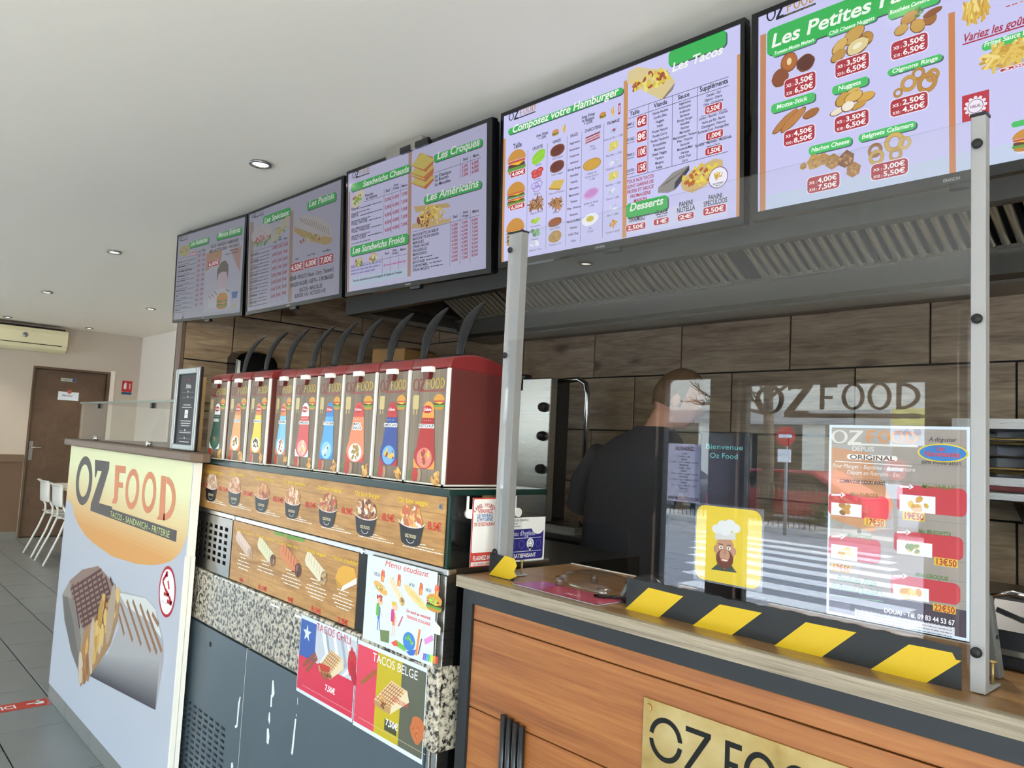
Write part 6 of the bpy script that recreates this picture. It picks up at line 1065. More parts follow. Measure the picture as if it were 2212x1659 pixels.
DS = [(-2.846, -2.684, 1.085, 'leftmost red sauce dispenser with dark green bottle sticker', ('#dfe6df', '#234a3a', ['#3a6a4a', '#c06a4a'], '#2c5a44'), 'SAUCE'),
      (-2.660, -2.505, 1.085, 'red sauce dispenser with plain orange burger sauce sticker, second from left', ('#c9762f', '#dd9a58', ['#c9a24a', '#7a4a2a', '#6a9a3a'], '#f0e4d4'), 'BURGER'),
      (-2.488, -2.346, 1.085, 'red sauce dispenser with yellow ANDALOUSE bottle sticker', ('#d0762c', '#e3c332', ['#1c1c1c', '#2c2a28'], '#f2ead0'), 'ANDALOUSE'),
      (-2.341, -2.215, 1.105, 'red sauce dispenser with pale blue HANNIBAL bottle sticker', ('#d07a34', '#7ab6dc', ['#8a4a34', '#a85a3c'], '#eef2f4'), 'HANNIBAL'),
      (-2.209, -2.058, 1.105, 'red sauce dispenser with pink SAMOURAÏ bottle sticker', ('#f0eeea', '#c94a4c', ['#e0c88a', '#d8d0c0'], '#e39a92'), 'SAMOURAÏ'),
      (-2.054, -1.913, 1.105, 'red sauce dispenser with blue PITTA KEBAB bottle sticker', ('#2c7ac0', '#4a9ad4', ['#e8eef2', '#2a2c30', '#b8c8d4'], '#8ac0e4'), 'PITTA KEBAB'),
      (-1.909, -1.742, 1.105, 'red sauce dispenser with salmon MAYO SNACK bottle sticker', ('#c23a34', '#dc8058', ['#8a7a3a', '#a8823a'], '#f2e8e0'), 'MAYO|SNACK'),
      (-1.733, -1.588, 1.105, 'red sauce dispenser with navy blue AMÉRICAINE bottle sticker', ('#b0222a', '#26408a', ['#7a3a24', '#d8b23a', '#8a4a2c'], '#6aa0d0'), 'AMÉRICAINE'),
      (-1.582, -1.427, 1.105, 'rightmost red sauce dispenser with dark red KETCHUP bottle sticker', ('#e0943c', '#a5201f', ['#b8302a', '#d8b04a', '#8a4a24'], '#cf7a6c'), 'KETCHUP')]
for d in DS: dispenser(*d)
# ------------------------------------------------------------------ main serving counter
CX0, CX1, CY, CZ = -1.340, .9, 1.09, 1.1235
mc = thing('serving_counter', 'wood clad serving counter with black steel frame and brown worktop', 'counter', (-.2, 1.3, 0))
wt = bx(CX0, CX1, CY, 1.462, CZ - .024, CZ - .0008).build('worktop', 'brown_worktop', mc)
bx(CX0 - .001, CX1, CY - .0012, CY, CZ - .0245, CZ).build('front_edge_band', 'grey_oak_edge', mc)
bx(CX0, CX1, CY, CY + .016, CZ - .0008, CZ).build('edge_strip', 'grey_oak_edge', mc)
bx(CX0, CX1, 1.4625, 1.466, CZ - .024, CZ + .001).build('rear_edge_band', 'white_edge', mc)
fz = CZ - .0247
MB().box(CX0 + .018, CX1, CY + .006, CY + .05, fz - .03, fz).build('top_frame_bar', 'black_steel', mc)
MB().box(CX0 + .018, CX0 + .05, CY + .006, CY + .05, .0, fz - .03).build('frame_upright', 'black_steel', mc)
MB().box(CX0 + .018, CX0 + .05, CY + .05, 1.44, 0, fz).box(CX0 + .05, CX1, 1.38, 1.44, 0, fz).build('carcass', 'soft_black', mc)
zz = [fz - .0305, 1.034, .85, .665, .48, .295, .11]
for j, (a, b) in enumerate(zip(zz[:-1], zz[1:])):
    for xa, xb in (((CX0 + .0505, CX1),)):
        o = bx(xa, xb, CY + .012, CY + .03, b + .0012, a - .0012).build('plank', 'oak_plank', mc, bevel=.0015)
bx(CX0 + .05, CX1, CY + .03, CY + .036, .1, 1.06).build('plank_backing', 'dark_hole', mc)
bx(CX0 + .05, CX1, CY + .02, CY + .05, 0, .108).build('plinth', 'black_steel', mc)
# brass plaque with cut-out letters
bp_ = thing('brass_plaque', 'aged brass OZ FOOD plaque screwed to the wood counter front', 'plaque', (-.45, CY + .012, .9))
bx(-.823, .05, CY + .008, CY + .0115, .853, .997).build('plate', 'brass', bp_, bevel=.001)
p = front_panel(CY + .0079, bp_, 'matt_ink', (980, 1220, .557), name='cut_out_lettering'); BK = '#191a18'
def stencil_o(cx, cz, r, wr):
    for a, b in ((8, 172), (188, 352)): p.ring(cx, cz, r, r, wr, wr, BK, 1, 24, a, b)
u0, v0 = p.m(821, 681); kx_, ky_ = p.kx(821, 681), p.ky(821, 681); RV = 87 * ky_; top_, bot_ = v0 + RV, v0 - RV
def sten(x, rx):
    u = p.m(x, 700)[0]; kk = p.kx(x, 700)
    for a, b in ((8, 172), (188, 352)): p.ring(u, v0, rx * kk, RV, .0085, .0085, BK, 1, 28, a, b)
sten(821, 65); zl, zr = p.m(900, 650)[0], p.m(998, 670)[0]; tk = .0085
p.uv([(zl, top_ - tk), (zl, top_), (zr, top_), (zr, top_ - tk * .8), (zl + tk * 1.3, bot_ + tk), (zr, bot_ + tk), (zr, bot_), (zl, bot_), (zl, bot_ + tk * .8), (zr - tk * 1.4, top_ - tk)], BK, 1)
f0, f1 = p.m(1053, 700)[0], p.m(1118, 720)[0]; vm = v0 + .002
p.uv([(f0, bot_), (f0 + tk, bot_), (f0 + tk, vm - tk * .5), (f1 - .006, vm - tk * .5), (f1 - .006, vm + tk * .5), (f0 + tk, vm + tk * .5), (f0 + tk, top_ - tk), (f1, top_ - tk), (f1, top_), (f0, top_)], BK, 1)
sten(1192, 66); sten(1335, 68); u4 = p.m(1430, 760)[0]; p.rectuv(u4, bot_, u4 + tk, top_, BK, 1); p.ring(u4, v0, .055, RV, tk, tk, BK, 1, 20, -86, 86); p.flush()
for x in (-.811, .038):
    for z in (.866, .983): MB().cyl((x, CY + .004, z), (x, CY + .008, z), .0065, n=14).build('screw', 'brass', bp_)
sr_ = thing('slatted_emblem', 'black emblem of four upright rods fixed to the wood counter front', 'emblem', (-1.13, CY + .0, .62))
for k in range(4): MB().cyl((-1.168 + k * .0182, CY + .003, .868 - .002 * k), (-1.168 + k * .0182, CY + .003, .62), .0068, n=12).build('rod', 'black_plastic', sr_)
# ------------------------------------------------------------------ acrylic screen on the counter
AY = 1.155
sc_ = thing('acrylic_screen', 'clear acrylic sneeze screen on two white posts standing on the counter', 'protective screen', (-.85, AY, CZ))
def av(px, py): q = at(px, py, 1, AY); return (q.x, q.z)
ax0, ax1 = av(1085, 900)[0], av(2096, 900)[0]; ztop = av(1600, 384)[1]; c0 = av(1126, 1110)[0]; c1, cz = av(1357, 1140); zb_ = CZ + .003; rr = .01
ax0 = -1.285; ax1 = -.338
pts = [(ax0, zb_), (c0, zb_), (c0, cz - rr * .2), (c0 + .004, cz)] + [(c1 - rr, cz), (c1 - rr * .3, cz - rr * .3), (c1, cz - rr), (c1, zb_), (ax1, zb_), (ax1, ztop), (ax0, ztop)]
MB().prism(pts, lambda q: Vector((q[0], AY, q[1])), lambda q: Vector((q[0], AY + .004, q[1]))).build('sheet', 'clear_acrylic', sc_)
for nm, xa, xb, zt_ in (('post', -1.302, -1.258, ztop + .004), ('post', -.339, -.3205, ztop + .006)):
    y1 = AY + .026 if xa < -1 else AY + .022
    o = bx(xa, xb, AY + .0045, y1, CZ + .0005, zt_).build(nm, 'white_metal', sc_, bevel=.001)
    bx(xa - .001, xb + .001, AY + .003, y1 + .001, zt_, zt_ + .004).build('end_cap', 'black_plastic', o)
    xs_ = xa + .012 if xa < -1 else (xa + xb) / 2
    for z in (1.868, 1.622, 1.177): MB().lathe((xs_, AY, z), [(.0001, -.006), (.004, -.0055), (.0068, -.003), (.007, 0)], 18, 'y').build('screw', 'rubber', o)
    f = bx(xa - .004, xb + .0, y1 + .0005, y1 + .05, CZ + .0005, CZ + .004).build('foot_plate', 'white_metal', o, bevel=.001)
    MB().cyl((xb - .006, y1 + .035, CZ + .004), (xb - .006, y1 + .035, CZ + .032), .0022, n=8).lathe((xb - .006, y1 + .035, CZ + .032), [(.0022, 0), (.006, .002), (.006, .003), (.0001, .004)], 10).build('long_screw', 'brass', f); MB().cyl((xa + .008, y1 + .012, CZ + .004), (xa + .008, y1 + .012, CZ + .007), .006, n=6).build('bolt', 'chrome', f)
# hazard tape along the lower edge of the screen
def tape(label, pl, zl, zr, zh, stripes, name='hazard_tape'):
    x0, x1 = pl; o = thing(name, label, 'tape', ((x0 + x1) / 2, AY - .001, CZ)); b = MB(); rn = random.Random(3); n = 40
    top = [(x1 + (x0 - x1) * k / n, zr + (zl - zr) * k / n + zh * (1 + rn.uniform(-.035, .02))) for k in range(n + 1)]
    MB().prism([(x0, zl), (x1, zr)] + top, lambda q: Vector((q[0], AY - .0015, q[1])), lambda q: Vector((q[0], AY - .0003, q[1]))).build('black_backing', 'tape_black', o)
    p = front_panel(AY - .0016, o, 'print_ink', name='yellow_stripe', lift=.0003)
    for q in stripes: p.uv([av(*s) for s in q], '#c9a814', 1)
    p.flush()
tape('short yellow and black hazard tape at the foot of the far post', (-1.305, c0 - .012), av(1057, 1243)[1], av(1115, 1262)[1], .052, [[(1057, 1241), (1092, 1200), (1113, 1207), (1118, 1222), (1112, 1235), (1118, 1245), (1102, 1252)]])
T_ = lambda x, y: (980 + x * .557, 1220 + y * .557)
tape('long yellow and black hazard tape along the bottom of the acrylic screen', (c1 + .003, -.347), av(1352, 1312)[1], av(2086, 1494)[1], .0565, [[T_(668, 170), T_(758, 88), T_(893, 122), T_(798, 204)], [T_(928, 236), T_(1035, 153), T_(1198, 186), T_(1078, 274)], [T_(1243, 315), T_(1368, 222), T_(1564, 262), T_(1425, 360)], [T_(1617, 406), T_(1768, 308), T_(1935, 340), T_(1950, 368), T_(1972, 372), T_(1830, 460)]])
# poster and chef sticker taped on the screen
Z6 = (1580, 780, .3858)
def pv(x, y): return av(Z6[0] + x * Z6[2], Z6[1] + y * Z6[2])
(x0, z1), (x1, z0) = pv(540, 352), pv(1303, 1590); x1 = -.3395; z1 = pv(945, 362)[1]; z0 = pv(900, 1490)[1]
po = thing('promotion_poster', 'laminated Les Nouveautés party platter poster taped inside the acrylic screen', 'poster', ((x0 + x1) / 2, AY + .006, z0))
bx(x0, x1, AY + .0056, AY + .006, z0, z1).build('laminate', 'paper', po)
p = Panel((0, AY + .0055, 0), (1, 0, 0), (0, 0, 1), po, 'print_ink', Z6, lift=.0001, name='poster_print')
p.rectuv(x0 + .004, z0 + .004, x1 - .004, z1 - .004, '#9d9188', 1); W_, H_ = x1 - x0, z1 - z0; X = lambda f: x0 + f * W_; Z = lambda f: z1 - f * H_
p.rectuv(X(.02), Z(.985), X(.98), Z(.86), '#453a44', 2); p.uv([(X(.02), Z(.02)), (X(.5), Z(.02)), (X(.45), Z(.3)), (X(.2), Z(.86)), (X(.02), Z(.86))], '#a59c96', 2)
for j in range(9): p.lineuv(X(.02), Z(.1 + j * .09), X(.98), Z(.1 + j * .09), .0006, '#867a70', 2.5)
p.uv([(X(.02), Z(.12)), (X(.3), Z(.14)), (X(.5), Z(.4)), (X(.35), Z(.55)), (X(.02), Z(.5))], '#c08a62', 2.4)
p.logo((560, 458), (1045, 472), 72, '#d8d2c8', '#d88a3c', '#d8d2c8', 4); p.text('DEPUIS', (675, 500), (800, 510), 26, '#ded8d2', 4, False); p.rect((648, 520), (930, 562), '#e8e4de', 3, .004); p.text('ORIGINAL', (662, 550), (915, 557), 24, '#6a4a3a', 5)
p.text('A déguster', (1105, 452), (1258, 452), 26, '#2c2c34', 4, False, .2); u, v = p.m(1182, 515); p.ell(u, v, .0325, .0132, '#d8c03a', 4, 28); p.ell(u, v, .030, .0112, '#3a7ab8', 5, 28); p.text('Les', (1150, 500), (1196, 503), 24, '#c83a34', 6); p.text('Nouveautés', (1082, 535), (1282, 535), 28, '#c83a34', 6); p.text('sans modération', (1062, 580), (1286, 578), 24, '#2c2c34', 4, False, .2)
p.line((580, 560), (1010, 588), .0012, '#e8e4e0', 4); p.text('Pour Manger - Baptême - Anniversaire', (566, 592), (1028, 622), 22, '#e2dcd6', 4, False, .2); p.text('Départ en Retraite - Etc.', (645, 632), (950, 650), 22, '#e2dcd6', 4, False, .2); p.rect((592, 668), (878, 690), '#e8e6e4', 4, .004); p.text('COMMANDER 3 JOURS AVANT', (606, 685), (862, 690), 20, '#2a2a38', 5)
for nm, a, b, pr, pa, pb, pic in (('Mini BURGER', (545, 735), (880, 895), '17€50', (745, 875), (862, 930), BROWN), ('Mini WRAP', (928, 690), (1318, 875), '19€50', (958, 838), (1084, 900), GOLD), ('Mini HOT DOG', (545, 968), (835, 1140), '17€50', (560, 1130), (672, 1190), GOLD), ('Mini BRUSCHETTA', (912, 945), (1298, 1120), '13€50', (1135, 1095), (1268, 1160), ['#a8a06a', '#c9b06a', '#7a8a4a']), ('Mini CROQUE', (892, 1190), (1282, 1370), '22€50', (1130, 1355), (1258, 1420), GOLD)):
    p.rect(a, b, '#bf3a42', 4, .008); p.text(nm, (a[0] + (b[0] - a[0]) * .35, a[1] + 26), (a[0] + (b[0] - a[0]) * .82, a[1] + 28), 22, '#5c7a34', 5, True, .2); p.line((a[0] + 15, a[1] + 12), (a[0] + 75, a[1] + 14), .003, '#f4eeee', 5); p.poly([(a[0] + 70, a[1] - 2), (a[0] + 95, a[1] + 15), (a[0] + 68, a[1] + 30)], '#f4eeee', 5)
    c, d = (a[0] + 15, a[1] + 55), (a[0] + (b[0] - a[0]) * .55, b[1] - 18); p.rect(c, d, '#e8e8ec', 5); mx_, my_ = (c[0] + d[0]) / 2, (c[1] + d[1]) / 2; u, v = p.m(mx_, my_); p.blobs(u, v, .014, .008, pic, 7, .0055, 6, .7)
    for j in range(5): p.scribble((a[0] + (b[0] - a[0]) * .6, a[1] + 70 + j * 22), (a[0] + (b[0] - a[0]) * .92, a[1] + 74 + j * 22), 5, '#e0a0a4')
    p.rect(pa, pb, '#d8b23c', 8); p.text(pr, (pa[0] + 6, (pa[1] + pb[1]) / 2 + 16), (pb[0] - 6, (pa[1] + pb[1]) / 2 + 18), 34, '#a82c2c', 9)
p.text('Produits Frais', (590, 1235), (812, 1255), 32, '#4a7a5a', 4, True, .2); p.text('de Bonne Qualité !', (553, 1282), (842, 1308), 32, '#4a7a5a', 4, True, .2); p.line((552, 1310), (850, 1345), .0012, '#6a9a6a', 4)
p.rect((548, 1330), (665, 1408), '#5c5260', 3); p.text('DOUAI - Tél. 09 83 44 53 67', (855, 1405), (1250, 1482), 26, '#efeaf0', 4); p.rect((692, 1385), (1250, 1540), '#d8d4d8', 3)
for j in range(4): p.scribble((700, 1405 + j * 17), (1235, 1478 + j * 17), 6, '#6a6470', 4)
p.flush()
Z5 = (1050, 780, .3013)
def cv(x, y): return av(Z5[0] + x * Z5[2], Z5[1] + y * Z5[2])
st = thing('chef_sticker', 'yellow rounded sticker of a bearded cartoon chef on the acrylic screen', 'sticker', (-.7, AY + .006, 1.2))
(xa, za), (xb, zb2) = cv(1500, 1030), cv(1968, 1600); xa, xb, za, zb2 = cv(1480, 1330)[0], cv(1975, 1330)[0], cv(1740, 1040)[1], cv(1700, 1610)[1]
bx(xa, xb, AY + .0056, AY + .006, zb2, za).build('carrier', 'clear_plastic', st)
p = Panel((0, AY + .0055, 0), (1, 0, 0), (0, 0, 1), st, 'print_ink', Z5, lift=.0001, name='sticker_print'); p.rectuv(xa + .003, zb2 + .003, xb - .003, za - .003, '#dcbf36', 1, .016)
u, v = p.m(1712, 1365); p.ell(u, v, .0185, .027, '#b98a70', 3, 24); p.ell(u, v - .0125, .0165, .0165, '#6b3a26', 4, 22); p.ell(u, v - .006, .010, .010, '#b98a70', 4.5, 18); p.ell(u, v - .015, .008, .003, '#a85a50', 5, 14); p.ell(u, v - .0145, .006, .0012, '#f0e8e4', 6, 12)
for s in (-1, 1): p.ell(u + s * .0075, v + .006, .0038, .0028, '#f4f2f0', 5, 14); p.ell(u + s * .0072, v + .006, .0017, .0019, '#4a6a72', 6, 10); p.lineuv(u + s * .004, v + .011, u + s * .012, v + .0115, .0016, '#5a3a2a', 5); p.ell(u + s * .0185, v + .002, .003, .006, '#b07e66', 2.5, 12)
p.ell(u, v - .001, .0028, .0045, '#a9765e', 5, 12); p.uv([(u - .026, v - .034), (u + .024, v - .032), (u + .014, v - .022), (u, v - .03), (u - .013, v - .022)], '#3c4a40', 2.5)
p.uv([(u - .0195, v + .018), (u + .0205, v + .022), (u + .019, v + .034), (u - .019, v + .03)], '#cfccc8', 6)
for i_, (dx, dz, r) in enumerate(((-.017, .036, .009), (-.005, .043, .0105), (.009, .046, .0105), (.02, .041, .009), (0, .037, .012))): p.ell(u + dx, v + dz, r, r * .85, '#dcdad8', 7 + i_ * .4, 18)
p.flush()
# ------------------------------------------------------------------ kitchen equipment
bc = thing('back_worktop', 'steel topped back worktop with dark drawer fronts along the kitchen wall', 'worktop', (-1.2, 3.0, 0))
bx(-3.2, 1.1, 2.74, YB - .004, .1, .975).build('carcass', 'heater_dark', bc); bx(-3.22, 1.12, 2.70, YB - .004, .976, 1.0).build('steel_top', 'steel_dark', bc, bevel=.003); bx(-3.18, 1.08, 2.78, 3.2, 0, .1).build('plinth', 'soft_black', bc)
for j in range(6):
    xa = -3.19 + j * .71
    for k in range(4): d = bx(xa, xa + .69, 2.722, 2.739, .735 - k * .205 + .03, .735 - k * .205 + .205).build('drawer_front', 'heater_dark', bc, bevel=.004); bx(xa + .03, xa + .66, 2.712, 2.722, .735 - k * .205 + .19, .735 - k * .205 + .2).build('pull', 'black_steel', d)
gr = thing('gyros_grill', 'upright stainless gyros grill with black knobs behind the dispensers', 'grill', (-2.95, 2.9, 1.0))
bx(-3.06, -2.83, 2.85, 3.02, 1.001, 1.78).build('burner_tower', 'heater_dark', gr, bevel=.004); bx(-2.99, -2.755, 2.80, 2.848, 1.03, 1.775).build('control_panel', 'steel', gr, bevel=.006)
for z in (1.62, 1.47, 1.30): k_ = MB().lathe((-2.80, 2.80, z), [(.0001, -.03), (.02, -.029), (.024, -.018), (.026, 0)], 20, 'y').build('knob', 'black_plastic', gr)
MB().tube([(-2.86, 2.90, 1.76), (-2.64, 2.88, 1.77), (-2.59, 2.88, 1.745), (-2.575, 2.88, 1.69), (-2.575, 2.88, 1.001)], .014, 12).build('bent_handle', 'chrome', gr)
MB().cyl((-3.22, 2.83, 1.79), (-3.0, 2.83, 1.775), .028, n=16).build('gas_pipe', 'red_pipe', gr); bx(-3.02, -2.96, 2.80, 2.86, 1.70, 1.80).build('valve', 'black_plastic', gr, bevel=.01); bx(-3.1, -2.55, 2.8, 3.1, 1.0005, 1.025).build('base_tray', 'steel', gr)
sb = thing('sauce_bottle', 'small squeeze bottle with red cap beside the gyros grill', 'bottle', (-3.15, 2.75, 1.0005)); MB().lathe((-3.15, 2.75, 1.001), [(.0001, 0), (.032, 0), (.034, .01), (.034, .27), (.02, .30)], 18).build('bottle_body', 'light_oak', sb); MB().lathe((-3.15, 2.75, 1.30), [(.021, 0), (.021, .05), (.0001, .052)], 18).build('cap', 'bright_red_plastic', sb)
wd2 = thing('paper_towel_dispenser', 'glossy black domed towel dispenser on the wood tiled side wall', 'towel dispenser', (XP + .1, 1.955, 1.62))
MB().prism([(1.825, 1.60), (1.825, 1.86), (1.85, 1.895), (1.90, 1.912), (1.955, 1.917), (2.01, 1.912), (2.06, 1.895), (2.085, 1.86), (2.085, 1.60)], lambda q: Vector((XP + .001, q[0], q[1])), lambda q: Vector((XP + .17, q[0], q[1] - .02))).build('cover', 'gloss_black', wd2, bevel=.02); bx(XP + .06, XP + .07, 1.95, 1.96, 1.91, 1.935).build('lock_tab', 'black_plastic', wd2)
cb = thing('storage_cupboard', 'tall steel cupboard behind the dispensers carrying cardboard boxes', 'cupboard', (-4.15, 2.85, 0)); bx(-4.56, -3.75, 2.45, YB - .01, .06, 1.80).build('carcass', 'steel_dark', cb, bevel=.003); bx(-4.55, -4.16, 2.432, 2.449, .08, 1.78).build('door', 'steel', cb); bx(-4.15, -3.76, 2.432, 2.449, .08, 1.78).build('door', 'steel', cb); bx(-4.54, -3.77, 2.5, 3.25, 0, .06).build('plinth', 'soft_black', cb)
def carton(label, x, y, w, d, h, rz, z=1.8005, tilt=0.0):
    t = thing('cardboard_box', label, 'box', (x, y, z), 'cardboard boxes on the cupboard', rz); MB().box(-w / 2, w / 2, -d / 2, d / 2, 0, h).build('box_body', 'cardboard', t, local=True, bevel=.004)
    for s in (-1, 1): MB().prism([(0, 0), (d * .48, .05), (d * .48, .055), (0, .006)], lambda q: Vector((-w / 2, s * (d / 2 - q[0] * .98), h + .002 + q[1] * .3)), lambda q: Vector((w / 2, s * (d / 2 - q[0] * .98), h + .002 + q[1] * .3))).build('flap', 'cardboard', t, local=True)
carton('brown cardboard box nearest the steel hood, behind the dispensers', -3.90, 2.66, .26, .3, .155, .25); carton('brown cardboard box in the middle behind the dispensers', -4.2, 2.92, .24, .28, .15, -.3); carton('small brown cardboard box at the far left behind the dispensers', -4.44, 2.6, .16, .2, .08, .1)
sm = thing('salamander_grill', 'wall mounted steel salamander grill with red trim at the right edge', 'grill', (-.5, 3.1, 1.335))
MB().box(-.93, .0, 2.98, YB - .002, 1.555, 1.59).box(-.93, .0, 2.98, YB - .002, 1.362, 1.39).box(-.93, -.905, 2.98, YB - .002, 1.39, 1.555).box(-.03, .0, 2.98, YB - .002, 1.39, 1.555).build('casing', 'steel', sm); bx(-.905, -.03, 3.2, YB - .003, 1.39, 1.555).build('oven_back', 'gloss_black', sm); bx(-.93, .0, 2.965, 2.979, 1.345, 1.3615).build('red_trim', 'bright_red_plastic', sm); bx(-.935, .005, 2.93, YB - .002, 1.31, 1.3445).build('drip_tray', 'steel', sm, bevel=.006)
for z in (1.52, 1.42): MB().tube([(-.87, 3.0, z - .02), (-.87, 2.985, z), (-.86, 2.985, z), (-.05, 2.985, z)], .005, 8).tube([(-.9, 3.02, z - .012), (-.05, 3.02, z - .016)], .006, 8).build('heating_rod', 'brass', sm)
for k in range(5): MB().cyl((-.9, 3.0 + k * .04, 1.462), (-.03, 3.0 + k * .04, 1.462), .003, n=6).build('rack_bar', 'chrome', sm)
for x in (-.74, -.2): MB().prism([(2.96, 1.31), (YB - .002, 1.31), (YB - .002, 1.13), (YB - .03, 1.13)], lambda q: Vector((x, q[0], q[1])), lambda q: Vector((x + .03, q[0], q[1]))).build('bracket', 'steel', sm)
# ------------------------------------------------------------------ the cook, back to the counter, head bowed
def skin_mesh(name, joints, edges, m, parent, sub=2, root=0):
    me = bpy.data.meshes.new(name); org = ORG[parent.name]; me.from_pydata([tuple(Vector(j[:3]) - org) for j in joints], edges, []); o = bpy.data.objects.new(name, me); COL.objects.link(o); o.parent = parent; ORG[o.name] = org
    sk = o.modifiers.new('skin', 'SKIN'); sk.use_smooth_shade = True; sk.branch_smoothing = .3
    for i, j in enumerate(joints):
        r = j[3] if isinstance(j[3], tuple) else (j[3], j[3]); me.skin_vertices[0].data[i].radius = r; me.skin_vertices[0].data[i].use_root = i == root
    s = o.modifiers.new('subsurf', 'SUBSURF'); s.levels = sub; s.render_levels = sub; me.materials.append(MATS[m]); return o
px_, py_ = -1.85, 2.42
pe = thing('person', 'person in dark t-shirt working with head bowed, back to the counter', 'person', (px_, py_, 0))
J = [(px_ - .1, py_, .95, .12), (px_ - .08, py_ - .01, 1.15, .11), (px_ - .03, py_ - .015, 1.33, .105), (px_ + .025, py_ + .005, 1.46, .06), (px_ + .06, py_ + .03, 1.54, .056), (px_ + .085, py_ + .05, 1.60, .06),
     (px_ - .19, py_ - .01, 1.375, .058), (px_ - .335, py_ + .04, 1.12, .05), (px_ - .24, py_ + .22, 1.06, .04), (px_ - .19, py_ + .28, 1.035, (.035, .02)),
     (px_ + .20, py_, 1.41, .062), (px_ + .30, py_ + .05, 1.16, .046), (px_ + .16, py_ + .22, 1.06, .036), (px_ + .11, py_ + .29, 1.035, (.035, .02)),
     (px_ - .19, py_, .86, .085), (px_ - .2, py_ - .01, .5, .06), (px_ - .2, py_ - .03, .1, .042), (px_ - .2, py_ + .1, .04, (.035, .03)),
     (px_ - .01, py_, .86, .085), (px_, py_ - .01, .5, .06), (px_, py_ - .03, .1, .042), (px_, py_ + .1, .04, (.035, .03))]
E_ = [(0, 1), (1, 2), (2, 3), (3, 4), (4, 5), (2, 6), (6, 7), (7, 8), (8, 9), (2, 10), (10, 11), (11, 12), (12, 13), (0, 14), (14, 15), (15, 16), (16, 17), (0, 18), (18, 19), (19, 20), (20, 21)]
for hand, s in ((9, 1), (13, -1)):
    h = Vector(J[hand][:3])
    for k, (dx, ln) in enumerate(((-.026, .055), (-.009, .068), (.009, .072), (.026, .065))):
        i = len(J); b = h + Vector((dx, .02, .0)); J += [(*b, .009), (*(b + Vector((dx * .3, ln * .55, .004))), .0085), (*(b + Vector((dx * .35, ln, -.016))), .007)]; E_ += [(hand, i), (i, i + 1), (i + 1, i + 2)]
    i = len(J); J += [(*(h + Vector((s * .035, -.005, 0))), .01), (*(h + Vector((s * .055, .03, -.01))), .008)]; E_ += [(hand, i), (i, i + 1)]
body = skin_mesh('body', J, E_, 'skin', pe)
ts = MB(); vs = []; fs = []; NN = 28
for z, cx, cy, rx, ry in ((.86, -.10, .0, .19, .15), (.98, -.095, .0, .185, .145), (1.12, -.08, -.01, .182, .14), (1.25, -.05, -.015, .195, .142), (1.35, -.025, -.015, .205, .135), (1.42, -.005, -.01, .195, .118), (1.47, .012, 0.0, .145, .098), (1.50, .028, .006, .09, .08), (1.515, .035, .008, .072, .068)):
    for k in range(NN): g = 2 * math.pi * k / NN; w_ = .006 * math.sin(5 * g + z * 20); vs.append(Vector((px_ + cx + (rx + w_) * math.cos(g), py_ + cy + (ry + w_) * math.sin(g), z + cx * .0)))
for i in range(8):
    for k in range(NN): fs.append((i * NN + k, i * NN + (k + 1) % NN, (i + 1) * NN + (k + 1) % NN, (i + 1) * NN + k))
ts.add(vs, fs, True); ts.tube([(px_ - .12, py_ - .01, 1.37), (px_ - .2, py_ - .01, 1.37), (px_ - .285, py_ + .01, 1.27), (px_ - .325, py_ + .03, 1.165)], [.05, .082, .086, .08], 16, False); ts.tube([(px_ + .1, py_, 1.38), (px_ + .18, py_, 1.385), (px_ + .265, py_ + .03, 1.29), (px_ + .295, py_ + .05, 1.18)], [.05, .08, .082, .076], 16, False); ts.build('t_shirt', 'shirt', pe)
skin_mesh('trousers', [(px_ - .1, py_, .95, .16), (px_ - .19, py_, .83, .115), (px_ - .2, py_ - .01, .5, .09), (px_ - .2, py_ - .03, .08, .075), (px_ - .01, py_, .83, .115), (px_, py_ - .01, .5, .09), (px_, py_ - .03, .08, .075)], [(0, 1), (1, 2), (2, 3), (0, 4), (4, 5), (5, 6)], 'apron', pe, 2)
for s in (-1, 1): MB().ball((px_ - .1 + s * .1, py_ + .04, .0465), (.05, .135, .046)).build('shoe', 'rubber', pe)
HM = Matrix.Translation(Vector((px_ + .105, py_ + .065, 1.628))) @ Matrix.Rotation(math.radians(-55), 4, 'Z') @ Matrix.Rotation(math.radians(-24), 4, 'X')
def head_part(name, m, par, fn, seg=32, rings=24, clip=None):
    me = MB(); vs = []; fs = []
    for i in range(rings + 1):
        t = math.pi * i / rings
        for k in range(seg): g = 2 * math.pi * k / seg; vs.append(fn(Vector((math.sin(t) * math.cos(g), math.sin(t) * math.sin(g), math.cos(t)))))
    for i in range(rings):
        for k in range(seg):
            q = (i * seg + k, (i + 1) * seg + k, (i + 1) * seg + (k + 1) % seg, i * seg + (k + 1) % seg); c = math.pi * (i + .5) / rings; g = 2 * math.pi * (k + .5) / seg; d = Vector((math.sin(c) * math.cos(g), math.sin(c) * math.sin(g), math.cos(c)))
            if clip is None or clip(d): fs.append(q)
    me.add([HM @ v for v in vs], fs, True); return me.build(name, m, par)
def skull(d, e=0.0):   # local +y = face
    x, y, z = d; r = Vector((x * (.076 + e), y * (.096 + e), z * (.115 + e)))
    if z < -.1: r.y += .012 * (-z); r.x *= 1 - .22 * (-z)
    if y > .75 and -.25 < z < .05: r.y += .016 * (1 - abs(x) * 3) * (1 - abs(z + .12) * 4) if abs(x) < .33 else 0
    if y > .6 and .05 < z < .3: r.y -= .004
    return r
hd_ = head_part('head', 'skin', body, lambda d: skull(d))
head_part('hair', 'hair', pe, lambda d: skull(d, .007 + .003 * random.random()), clip=lambda d: d.z > .45 or (d.y < .15 and d.z > -.28 - .2 * max(0, -d.y)) )
